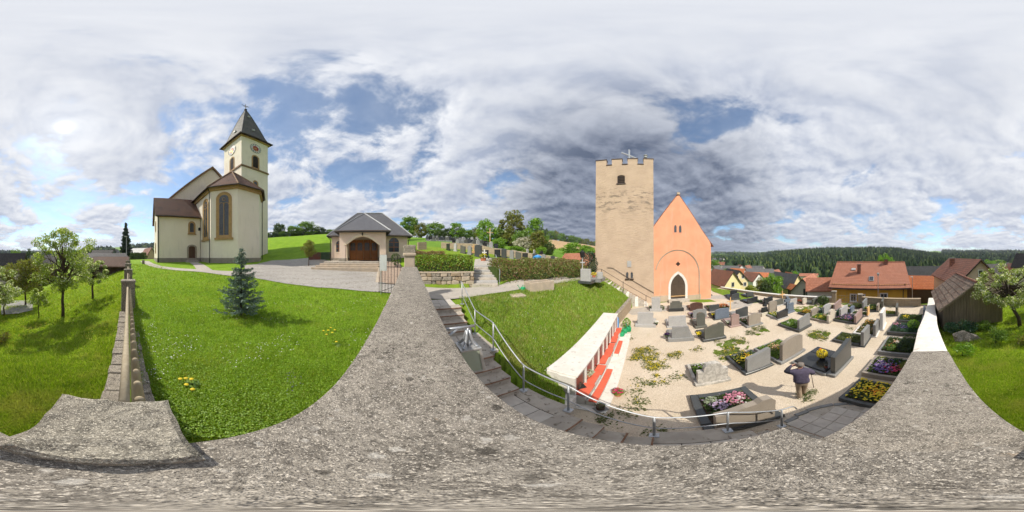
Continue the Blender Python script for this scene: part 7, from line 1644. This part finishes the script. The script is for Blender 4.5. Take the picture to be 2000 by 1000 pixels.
# barns and neighbours to the right
house('open wooden barn with orange-red tile roof right of the yellow house', 1788, 27, 541.5, 560, 40, 6, 'dark_wood', 'orange_tiles', rot=-8, side=True, name='barn', cat='barn')
house('long white-walled building under a dark grey roof beyond the barn', 1822, 42, 521, 546, 26, 15, 'white_paint', 'grey_tiles', rot=12, side=True, swins=((1, -4, 1.8, .9, 1.1), (1, 0, 1.8, .9, 1.1), (1, 4, 1.8, .9, 1.1), (-1, -4, 1.8, .9, 1.1), (-1, 0, 1.8, .9, 1.1), (-1, -4, .2, .9, 1.0), (-1, 4, 1.8, .9, 1.1)))
house('pink-grey gabled house with red roof rising behind the shed', 1878, 16.5, 508, 548, 92, 9, 'pink_wall', 'old_red_tiles', rot=24, wins=((.1, 3.6, .45, .55),), chim=(-.9, 1.0, .55, .9), over=.35)
house('dark roofed house behind the blossoming apple tree', 1926, 31, 519, 545, 60, 10, 'grey_wall', 'dark_tiles', rot=-60, over=.4)
house('greenish yellow house with pale red roof right of the dark roofs', 1960, 33, 523, 540, 34, 8, 'pale_yellow', 'red_tiles', rot=50, chim=(.5, 0, .5, .7))
house('yellow house with grey roof at the right picture edge', 1997, 36, 511, 523, 34, 8, 'pale_yellow', 'grey_tiles', rot=15, wins=((-1, 1.6, .8, 1.0),))
house('tiny white gabled house far up the right village slope', 1969, 110, 513, 519, 10, 8, 'white_paint', 'grey_tiles', rot=10, wins=((0, 1.5, .9, 1.2),))
house('distant dark-red roofed house beside the tiny white gable', 1981, 95, 515, 521, 14, 9, 'grey_wall', 'old_red_tiles', rot=60)
house('far pale house on the right village slope', 1952, 170, 509, 512, 12, 9, 'white_paint', 'red_tiles', rot=70)
# garage and pink roofs left of the yellow house
house('pale garage gable with pink tile roof left of the yellow house', 1580, 30, 544, 569.5, 50, 9, 'grey_wall', 'red_tiles', rot=-14, wins=((.55, 2.2, .75, 1.15),), over=.35, winfr='dark_wood')
house('low white garage wing with red roof and two dark doors', 1613, 27.5, 545, 564, 34, 6.5, 'white_paint', 'red_tiles', rot=6, side=True, swins=((-1, -1.5, .1, 1.6, 1.7), (-1, 1.4, .1, 1.6, 1.7)), name='garage', cat='garage')
house('grey steep-roofed house behind the round bright tree', 1534, 42, 537, 562, 36, 10, 'pale_yellow', 'grey_tiles', rot=40, wins=((1.6, 1.2, .7, .8),))
house('small orange-roofed house below the forest edge', 1543, 62, 534, 545, 16, 7, 'grey_wall', 'orange_tiles', rot=30)
house('low red roofed shed right of the grey steep roof', 1553, 38, 559, 566, 14, 4, 'dark_wood', 'orange_tiles', rot=35, name='shed', cat='shed')
house('distant pinkish roofs at the forest foot beside the yellow tree', 1580, 85, 536, 540, 22, 10, 'grey_wall', 'red_tiles', rot=80)
# village left of the forest
house('pale yellow gable with one shuttered window beside the chapel', 1411, 33, 531, 556, 42, 8, 'pale_yellow', 'old_red_tiles', rot=32, wins=((0, 1.9, .55, .85),), winfr='grey_wall')
house('yellow house with black roof and dark shutters behind the pale gable', 1432, 44, 529, 548, 36, 9, 'pale_yellow', 'dark_tiles', rot=24, wins=((-.9, 4.0, .7, .8), (.9, 4.0, .7, .8), (1.5, 1.8, .8, 1.0)), chim=(-1.6, 1, .5, .8))
house('white house with a steep red roof in the village middle', 1469, 58, 534, 548, 30, 8, 'white_paint', 'old_red_tiles', rot=38, wins=((-.6, 2.6, .7, .9), (1.0, 2.6, .7, .9), (.2, .6, .7, .9)))
house('white house with bright orange roof right of the steep red roof', 1484, 66, 534, 541.5, 18, 8, 'white_paint', 'orange_tiles', rot=70, wins=((0, 1, .8, .9),))
house('small bright orange roof above the black-roofed house', 1441, 70, 525.5, 535, 13, 7, 'white_paint', 'orange_tiles', rot=60)
house('white dormered house with brown roof high in the village', 1446, 98, 518, 526, 18, 8, 'white_paint', 'old_red_tiles', rot=15, wins=((0, 2.5, .9, 1.1),))
house('white gabled house with dark red roof beside the brown-roofed one', 1460, 98, 519, 527, 13, 9, 'white_paint', 'old_red_tiles', rot=-20, wins=((0, 2, .9, 1.1),))
house('long grey-roofed farm building in the village', 1473, 86, 525, 531, 20, 10, 'grey_wall', 'grey_tiles', rot=0, side=True)
house('large white house with blue-grey roof near the bright round tree', 1492, 76, 526, 534, 24, 9, 'white_paint', 'grey_tiles', rot=4, side=True, swins=((-1, -2, 1, .9, 1.1), (-1, 2, 1, .9, 1.1), (1, -2, 1, .9, 1.1), (1, 2, 1, .9, 1.1)))
house('half-timbered looking house with dark red roof at the wood edge', 1515, 84, 528, 536, 13, 8, 'white_paint', 'old_red_tiles', rot=-25, wins=((-.7, 2, .8, 1.2), (.8, 2, .8, 1.2)))
house('grey roofs stepping up the village street', 1428, 88, 520, 527, 20, 9, 'grey_wall', 'grey_tiles', rot=75)
house('white gable with grey roof just right of the chapel', 1399, 68, 520, 530, 15, 8, 'white_paint', 'grey_tiles', rot=-20, wins=((0, 2.2, .7, .9),))
house('dark red roof at the top of the village street', 1407, 150, 512, 517, 10, 9, 'grey_wall', 'old_red_tiles', rot=70)
house('long white house highest at the village street end', 1403, 180, 504, 509, 12, 14, 'white_paint', 'grey_tiles', rot=65)
house('grey-roofed cottage between the orange roof and the forest', 1480, 110, 520, 525, 14, 9, 'grey_wall', 'grey_tiles', rot=65)
struct(strip('village_road', [at(1412, 70), at(1413, 100), at(1409, 140), at(1404, 175), at(1402, 230)], [4, 4, 4.5, 5, 5], 'road_asphalt', .9, 40))
# cream house behind the tower, barns and houses beyond the orchard
house('cream gabled house with red roof left of the stone tower', 1130, 27, 494.5, 515, 34, 9, 'pale_yellow', 'red_tiles', rot=38, over=.25)
t = house('weathered grey plank barn beyond the orchard trees', 200, 23, 495, 515, 66, 7, 'barn_wood', 'grey_tiles', rot=8, side=True, name='barn', cat='barn')
house('dark brown lean-to with tiled roof next to the picket fence', 216, 18.5, 503, 518, 42, 4.0, 'dark_wood', 'church_tiles', rot=78, name='lean_to', cat='shed')
house('dark roofed house at the left edge behind the orchard', 16, 27, 495, 520, 45, 6, 'grey_wall', 'dark_tiles', rot=70)
house('second dark roofed house between the orchard trees', 85, 38, 499, 515, 45, 6, 'dark_wood', 'dark_tiles', rot=80)
house('small slate roofed house peeping over the plank barn', 203, 55, 488, 496, 22, 8, 'grey_wall', 'dark_tiles', rot=80)
house('blue-grey gable left of the tall spruce', 228, 48, 486.5, 500, 14, 7, 'granite_blue' , 'grey_tiles', rot=-10)
house('house with white sunlit roof between spruce and church', 275, 55, 484, 493, 26, 9, 'grey_wall', 'white_paint', rot=60)
house('brown gabled house left of the church corner', 289, 42, 484, 497, 16, 7, 'trough_stone', 'old_red_tiles', rot=15)
hedge('garden_hedge', 'dark garden hedge between the spruce and the church', [at(256, 40), at(285, 38)], 1.6, 1.9, 3.9, 'dark_leaf', 2200, .14)
for (px, r, lab) in ((1769+13, 22, 'slim white lamp by the barn right of the yellow house'), (1824, 33, 'street lamp in front of the long white building')):
    t = thing('street_lamp', lab, 'street lamp', gp(px, r)); MB().tube([(0, 0, -1), (0, 0, 4.3)], .04, 6).build('pole', 'galvanised', t); MB().cbox(-.08, .3, -.06, .06, 4.25, 4.35, .02).build('lamp_head', 'white_paint', t)
struct(rfan('driveway', 2002, 2064, [(2002, 10.8), (2035, 10.5), (2064, 11.2)], [(2002, 18), (2064, 16)], 'road_asphalt', .06, 10, 4))

# ------------------------------------------------------------------ trees of the hillside and valley: a few grown once, then copied
PROTO = {}
for nm, leaf, n_, ls_, hh, sp, th, cl_, ncl in (('green', 'tree_leaf', 2600, .30, 8, 3.2, 1.6, .36, 26), ('bright', 'bright_leaf', 3000, .27, 8, 3.4, 1.2, .38, 28), ('dark', 'dark_leaf', 2600, .30, 8, 3.3, 1.3, .36, 26), ('olive', 'olive_leaf', 3400, .27, 9, 3.8, 1.8, .30, 34), ('white', 'white_blossom', 2600, .22, 5, 3.0, .8, .36, 24), ('yellow', 'yellow_leaf', 1800, .25, 6, 2.0, 1.0, .42, 18), ('tall', 'bright_leaf', 2200, .27, 12, 2.0, 1.5, .55, 26)):
    t = crown_tree(nm+'_tree', 'prototype', (0, 0, 0), hh, sp, th, leaf, n_, ls_, ncl, 'bark_dark', .16, seed=len(nm)*7+hh, clump=cl_, low=.06); PROTO[nm] = [t, hh, sp, False]
def plant(label, px, r, ptop, wpx, kind, group=None, base=None, cat='tree'):
    t, hh, sp, used = PROTO[kind]; z0 = float(H(px, r)[0]) if base is None else base; top = EYE-r*math.tan(dep(ptop)); h_ = max(1.0, top-z0); z0 -= h_*.12; h_ *= 1.12; sz = h_/(hh*.98); sxy = wpx/1000*PI*r/2/(sp*.88); rz = random.uniform(0, 6)
    if not used: PROTO[kind][3] = True; t.location = at(px, r, z0-.1); t.rotation_euler = (0, 0, rz); t.scale = (sxy, sxy, sz); t['label'] = label; o = t
    else: o = copy_tree(t, None, at(px, r, z0-.1), rz, (sxy, sxy, sz), label)
    o['group'] = group or 'trees on the hillside'; return o
random.seed(5)
for a in ((545, 84, 437, 24, 'dark', 'dark tree first right of the church on the meadow ridge'), (572, 84, 441, 26, 'green', 'second ridge tree right of the church'), (598, 82, 433, 34, 'green', 'broad ridge tree highest above the meadow'), (624, 80, 444, 26, 'dark', 'dark ridge tree left of the mortuary roof'), (645, 80, 448, 20, 'green', 'last ridge tree touching the mortuary roof'),
          (530, 82, 454, 24, 'dark', 'low bush on the meadow ridge beside the church wall'), (556, 82, 452, 26, 'green', 'low ridge bush under the first ridge trees'), (582, 80, 451, 26, 'dark', 'low ridge bush in the middle of the meadow top'), (612, 79, 452, 26, 'green', 'low ridge bush under the broad tree'), (636, 78, 454, 22, 'dark', 'low ridge bush near the mortuary'),
          (800, 53, 423, 34, 'green', 'tall rounded tree right of the mortuary roof'), (822, 48, 437, 30, 'olive', 'brownish tree behind the gate pillar'), (848, 55, 435, 34, 'green', 'green tree above the first hillside stones'), (876, 56, 446, 26, 'dark', 'low dark tree between hillside trees'), (892, 52, 432, 22, 'tall', 'slim pointed bright tree above the clipped hedge'), (908, 53, 448, 30, 'green', 'rounded low tree right of the pointed one'), (928, 56, 446, 30, 'olive', 'olive low tree in the hillside row'), (949, 48, 429, 34, 'bright', 'bright full tree above the terrace steps'), (974, 50, 444, 26, 'green', 'tree behind the wayside crucifix'),
          (1003, 49, 417, 54, 'olive', 'largest olive brown tree on the hillside skyline'), (1046, 43, 421, 30, 'tall', 'tall slim tree right of the largest one'), (1018, 44, 450, 30, 'green', 'green undergrowth tree left of the white blossom'), (1022, 36, 463, 36, 'white', 'white blossoming thorn bush on the hillside'), (1050, 35, 452, 36, 'olive', 'grey-green tree under the tall slim one'), (1058, 32, 481, 20, 'bright', 'small bright bush above the sandstone terrace'), (1071, 34, 474, 24, 'dark', 'dark bush at the edge of the ploughed field'), (975, 31, 464, 26, 'bright', 'bright bush beside the last hillside stones'), (1037, 30, 487, 24, 'yellow', 'yellow-green low shrub above the long hedge'), (1008, 30, 480, 30, 'bright', 'low green shrub over the terrace wall'),
          (1122, 62, 474, 46, 'bright', 'broad bright tree behind the cream gable'), (1147, 66, 480, 26, 'green', 'green tree touching the stone tower'), (1156, 52, 484, 22, 'bright', 'small bright tree between tower and cream house'), (985, 52, 452, 26, 'dark', 'dark filler tree left of the largest hillside tree'), (862, 50, 450, 22, 'dark', 'dark bush over the hillside stones'), (1062, 48, 460, 22, 'green', 'green tree right of the tall slim one')): plant(a[5], *a[:5])
for i, px in enumerate(np.linspace(1056, 1166, 12)): plant(ORD[i]+' field-edge tree from the left along the skyline before the stone tower', px, 232+random.uniform(-8, 8), np.interp(px, [1056, 1100, 1166], [446, 456, 471])+random.uniform(-2, 3), random.uniform(11, 18), random.choice(('green', 'dark', 'olive', 'dark')), 'field-edge trees on the skyline')
for a in ((1510, 41, 536, 40, 'bright', 'dense bright round tree behind the cemetery wall'), (1486, 40, 545, 26, 'olive', 'grey olive tree left of the bright round one'), (1466, 36, 557, 24, 'yellow', 'yellow-green bush at the cemetery wall'), (1497, 38, 549, 24, 'dark', 'dark bush between olive and bright round tree'), (1443, 52, 552, 16, 'green', 'small tree beside the yellow house corner'), (1553, 52, 525, 14, 'tall', 'slim dark cypress-like tree by the grey steep roof'), (1567, 48, 544, 20, 'yellow', 'bright yellow forsythia right of the slim tree'),
          (1732, 75, 498, 30, 'bright', 'bright tree rising behind the yellow house roof'), (1720, 78, 501, 20, 'bright', 'second bright crown behind the yellow house roof'), (1769, 60, 526, 24, 'green', 'tree between yellow house and long white building'), (1849, 40, 512, 14, 'dark', 'dark tree left of the pink-grey gable'), (1453, 82, 531, 14, 'green', 'garden tree among the village roofs'), (1502, 58, 541, 14, 'green', 'garden tree beside the big white house'), (1418, 64, 524, 12, 'green', 'village tree above the pale gable'), (1396, 95, 507, 18, 'green', 'tree hugging the chapel corner in the village'), (1394, 60, 524, 10, 'dark', 'dark shrub at the chapel corner'), (1930, 120, 508, 30, 'bright', 'bright garden tree on the right village slope'), (1950, 140, 507, 26, 'green', 'tree above the right village roofs'), (1985, 130, 506, 30, 'dark', 'dark tree group member at the right edge'), (1905, 130, 512, 24, 'green', 'tree below the right wooded hill'), (1888, 90, 513, 20, 'bright', 'light tree right of the pink-grey gable'), (1592, 60, 538, 18, 'green', 'tree behind the garage gable'), (1655, 55, 527, 0.1, 'green', 'x'), (30, 75, 488, 26, 'green', 'valley tree behind the left dark roofs'), (60, 85, 489, 24, 'dark', 'dark valley tree behind the orchard'), (150, 60, 488, 26, 'green', 'tree behind the plank barn'), (178, 90, 484, 20, 'dark', 'dark tree left of the slate roof')):
    if a[5] != 'x': plant(a[5], *a[:5], group='trees of the valley')
# the wooded hills: thousands of trees that read as one mass
def forest(name, lab, n, px0, px1, r0, r1, hmin, hmax, slim, dens, mat='forest_needle', sides=6):
    q = rng.uniform(0, 1, n); r = np.sqrt(r0*r0+(r1*r1-r0*r0)*q) if r1/r0 < 4 else np.exp(rng.uniform(math.log(r0), math.log(r1), n)); px = rng.uniform(px0, px1, n)
    a = (px/1000-1)*PI; x, y = np.sin(a)*r, np.cos(a)*r; m = dens(px, r, x, y); px, r, x, y = px[m], r[m], x[m], y[m]; n = len(px)
    z = H(px, r)+far_bump(px, r); h = rng.uniform(hmin, hmax, n)*np.clip(r/400, 1, 4)**.35; R0 = h*slim*rng.uniform(.8, 1.25, n)*np.clip(r/500, 1, 3)**.3
    con = rng.uniform(0, 1, n) < .48
    profc = np.array([(.35, .02), (1.0, .14), (.62, .40), (.74, .42), (.38, .74), (.42, .76), (.04, .98)]); profb = np.array([(.3, .05), (.85, .18), (1.15, .38), (1.2, .52), (.95, .70), (.55, .84), (.05, .92)])
    k = len(profc); pr = np.where(con[:, None, None], profc[None], profb[None]); th = np.linspace(0, 2*PI, sides, endpoint=False); jit = rng.uniform(.72, 1.28, (n, k, sides)); ph = rng.uniform(0, 6, n)
    rad = pr[:, :, 0][:, :, None]*R0[:, None, None]*jit*np.where(con, 1, 1.3)[:, None, None]
    X = x[:, None, None]+rad*np.cos(th[None, None]+ph[:, None, None]); Y = y[:, None, None]+rad*np.sin(th[None, None]+ph[:, None, None]); Z = z[:, None, None]+pr[:, :, 1][:, :, None]*h[:, None, None]*rng.uniform(.95, 1.05, (n, k, sides))*np.where(con, 1, .75)[:, None, None]
    V_ = np.stack([X, Y, Z], -1).reshape(-1, 3); i, j = np.meshgrid(np.arange(k-1), np.arange(sides), indexing='ij'); i = i.ravel(); j = j.ravel(); f = np.stack([i*sides+j, i*sides+(j+1) % sides, (i+1)*sides+(j+1) % sides, (i+1)*sides+j], 1)
    F_ = (f[None]+(np.arange(n)*k*sides)[:, None, None]).reshape(-1, 4)
    return stuff(tag(fastmesh(name, V_, F_, mat), lab, 'forest'))
def nz(x, y, s, o=0): return np.array([mnoise.noise(Vector((a*s, b*s, o))) for a, b in zip(x, y)])
forest('forest', 'dark conifer forest covering the hill across the valley', 13000, 1500, 1905, 102, 560, 8, 13, .155, lambda px, r, x, y: (r > np.interp(px, [1500, 1545, 1640, 1905], [180, 118, 104, 130])))
forest('valley_woods', 'mixed woods on the slope behind the village', 3800, 1385, 1560, 98, 700, 7, 11, .24, lambda px, r, x, y: (nz(x, y, .012) > -.25) & (r > np.interp(px, [1385, 1425, 1500, 1560], [200, 140, 108, 100])))
forest('ridge_woods', 'blue hazy woods on the far right ridge', 5200, 1840, 2120, 260, 2600, 10, 15, .27, lambda px, r, x, y: (nz(x, y, .004, 3) > -.6))
forest('far_woods', 'scattered woods on the distant left hills', 1800, 2120, 2305, 300, 1800, 9, 13, .34, lambda px, r, x, y: (nz(x, y, .005, 6) > .12))
forest('slope_woods', 'thickets on the skyline left of the church', 500, 255, 330, 280, 900, 8, 12, .34, lambda px, r, x, y: (nz(x, y, .006, 9) > .05))
forest('horizon_woods', 'low far woods on the horizon behind the chapel', 1200, 1380, 1520, 800, 2600, 12, 16, .4, lambda px, r, x, y: (nz(x, y, .003, 12) > -.2))
# ------------------------------------------------------------------ the man with the walking stick (local X = his right... faces -Y is away: he looks along +Y)
pm = onground(1566, 775.5); FACE = az(1566)-R(12)
MR = PI/2-FACE-PI/2                                     # local +Y points the way he faces
man = thing('person', 'elderly man in a dark jacket and beige trousers, hand at his ear', 'person', pm, MR)
J = dict(pel=(0, 0, .86), wai=(0, .04, 1.00), che=(0, .11, 1.20), nec=(0, .17, 1.34), hed=(0, .22, 1.45), top=(0, .23, 1.53),
         rsh=(.19, .10, 1.28), rel=(.36, .13, 1.10), rwr=(.36, .32, .93), rha=(.36, .38, .88),
         lsh=(-.19, .10, 1.28), lel=(-.43, .16, 1.26), lwr=(-.23, .30, 1.40), lha=(-.14, .29, 1.43),
         rhi=(.085, 0, .80), rkn=(.085, .08, .46), ran=(.075, .12, .10), rto=(.085, .27, .045),
         lhi=(-.085, 0, .80), lkn=(-.075, .04, .46), lan=(-.06, -.07, .09), lto=(-.07, .09, .045))
RAD = dict(pel=.175, wai=.20, che=.205, nec=.066, hed=.104, top=.075, rsh=.105, rel=.08, rwr=.048, rha=.038, lsh=.105, lel=.08, lwr=.048, lha=.036, rhi=.115, rkn=.082, ran=.07, rto=.042, lhi=.115, lkn=.082, lan=.07, lto=.042)
ED = [('pel', 'wai'), ('wai', 'che'), ('che', 'nec'), ('nec', 'hed'), ('hed', 'top'), ('che', 'rsh'), ('rsh', 'rel'), ('rel', 'rwr'), ('rwr', 'rha'), ('che', 'lsh'), ('lsh', 'lel'), ('lel', 'lwr'), ('lwr', 'lha'), ('pel', 'rhi'), ('rhi', 'rkn'), ('rkn', 'ran'), ('ran', 'rto'), ('pel', 'lhi'), ('lhi', 'lkn'), ('lkn', 'lan'), ('lan', 'lto')]
# five bent fingers on each hand
def fingers(tag_, hand, dirs, L):
    out = []
    for i, (d0, d1, l) in enumerate(dirs):
        a, b = Vector(d0), Vector(d1); h = Vector(J[hand]); n1, n2 = f'{tag_}{i}a', f'{tag_}{i}b'
        J[n1] = tuple(h+a); J[n2] = tuple(h+a+b*l); RAD[n1] = .0105; RAD[n2] = .008; ED.append((hand, n1)); ED.append((n1, n2))
fingers('rf', 'rha', [((-.03, .035, .0), (-.2, .3, -.9), .04), ((-.012, .048, -.005), (0, .2, -1), .05), ((.008, .05, -.008), (0, .15, -1), .05), ((.026, .044, -.01), (.1, .1, -1), .045), ((-.045, -.0, .005), (.2, .8, -.3), .04)], 1)
fingers('lf', 'lha', [((.03, -.01, .045), (.6, -.3, .6), .04), ((.036, -.01, .025), (.9, -.3, .3), .045), ((.036, -.01, .002), (1, -.3, .0), .045), ((.03, -.01, -.02), (.9, -.3, -.3), .04), ((-.0, .03, .03), (.3, .4, .6), .035)], 1)
names = list(J); me = bpy.data.meshes.new('figure'); me.from_pydata([J[k] for k in names], [(names.index(a), names.index(b)) for a, b in ED], [])
fo = bpy.data.objects.new('figure_source', me); COL.objects.link(fo)
sk = fo.modifiers.new('skin', 'SKIN'); sk.use_smooth_shade = True
for k, sv in zip(names, me.skin_vertices[0].data): sv.radius = (RAD[k], RAD[k]*(.72 if k in ('pel', 'wai', 'che') else 1)); sv.use_root = (k == 'pel')
ss = fo.modifiers.new('sub', 'SUBSURF'); ss.levels = 2; ss.render_levels = 2
dg = bpy.context.evaluated_depsgraph_get(); bm_ = bpy.data.meshes.new_from_object(fo.evaluated_get(dg)); bpy.data.objects.remove(fo)
bm_.name = 'body'; bm_.materials.clear()
for q in ('jacket', 'trousers', 'skin', 'shoe', 'jacket_dark'): bm_.materials.append(MATS[q])
V_ = [v.co.copy() for v in bm_.vertices]
for v in bm_.vertices:                                  # jacket hangs loose over the hips, folds
    c = v.co
    if .86 < c.z < 1.15 and abs(c.x) < .26 and c.y < .3: k = (1.15-c.z)/.3; c.x *= 1+.22*k; c.y = (c.y-.02)*(1+.28*k)+.02
    if c.z < 1.42 and c.z > .8: c += v.normal*.010*mnoise.noise(Vector((c.x*18, c.y*18, c.z*11)))
    if c.z < .75: c += v.normal*.008*mnoise.noise(Vector((c.x*14, c.y*14, c.z*20)))
hands = [Vector(J['rha']), Vector(J['lha'])]
for p in bm_.polygons:
    c = p.center; m_ = 0
    if (c-hands[0]).length < .085 or (c-hands[1]).length < .085: m_ = 2
    elif c.z > 1.375 and abs(c.x) < .115 and c.y > .09: m_ = 2
    elif c.z < .10: m_ = 3
    elif c.z < .86: m_ = 1 if not (abs(c.x) > .26) else 0
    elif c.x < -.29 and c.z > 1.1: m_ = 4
    p.material_index = m_; p.use_smooth = True
bo = bpy.data.objects.new('body', bm_); COL.objects.link(bo); bo.parent = man
hr = MB(); hr.blob((0, .205, 1.495), .112, .118, .09, .10, 14, 2); ho = hr.build('hair', 'grey_hair', man, smooth=True)
for s in (-1, 1):
    MB().blob((s*.106, .22, 1.43), .014, .025, .034, .05, 8, 3).build('ear', 'skin', man, smooth=True); MB().blob((s*.036, .318, 1.455), .012, .008, .007, 0, 8, 1).build('eye', 'bark_dark', man)
MB().blob((0, .335, 1.43), .016, .022, .024, .05, 8, 4).build('nose', 'skin', man, smooth=True); MB().blob((0, .318, 1.392), .026, .008, .006, 0, 8, 1).build('mouth', 'bark', man)
mt = Matrix.Translation(pm) @ Matrix.Rotation(MR, 4, 'Z')
b0, b1 = mt @ Vector((.36, .405, .90)), mt @ Vector((.45, .43, 0)); t = thing('walking_stick', 'thin dark walking stick in the right hand of the man', 'walking stick', (b1.x, b1.y, 0))
MB().tube([b0-Vector((b1.x, b1.y, 0)), Vector((0, 0, 0))], .011, 7).build('shaft', 'dark_wood', t); MB().tube([mt @ Vector((.36, .35, .905))-Vector((b1.x, b1.y, 0)), mt @ Vector((.36, .46, .905))-Vector((b1.x, b1.y, 0))], .013, 7).build('handle', 'dark_wood', t)
# ------------------------------------------------------------------ air: even haze round everything
m, n = newmat('haze_air')
pv_ = n('ShaderNodeVolumePrincipled', {'Color': (.80, .87, 1.0, 1), 'Density': .00024, 'Anisotropy': .2}); n('ShaderNodeOutputMaterial', {'Volume': pv_.outputs[0]})
hz = MB().box(-6600, 6600, -6600, 6600, -40, 120).build('haze', 'haze_air', uv=False); stuff(tag(hz, 'thin blue haze over the valley and hills', 'haze'))
bpy.context.view_layer.update()
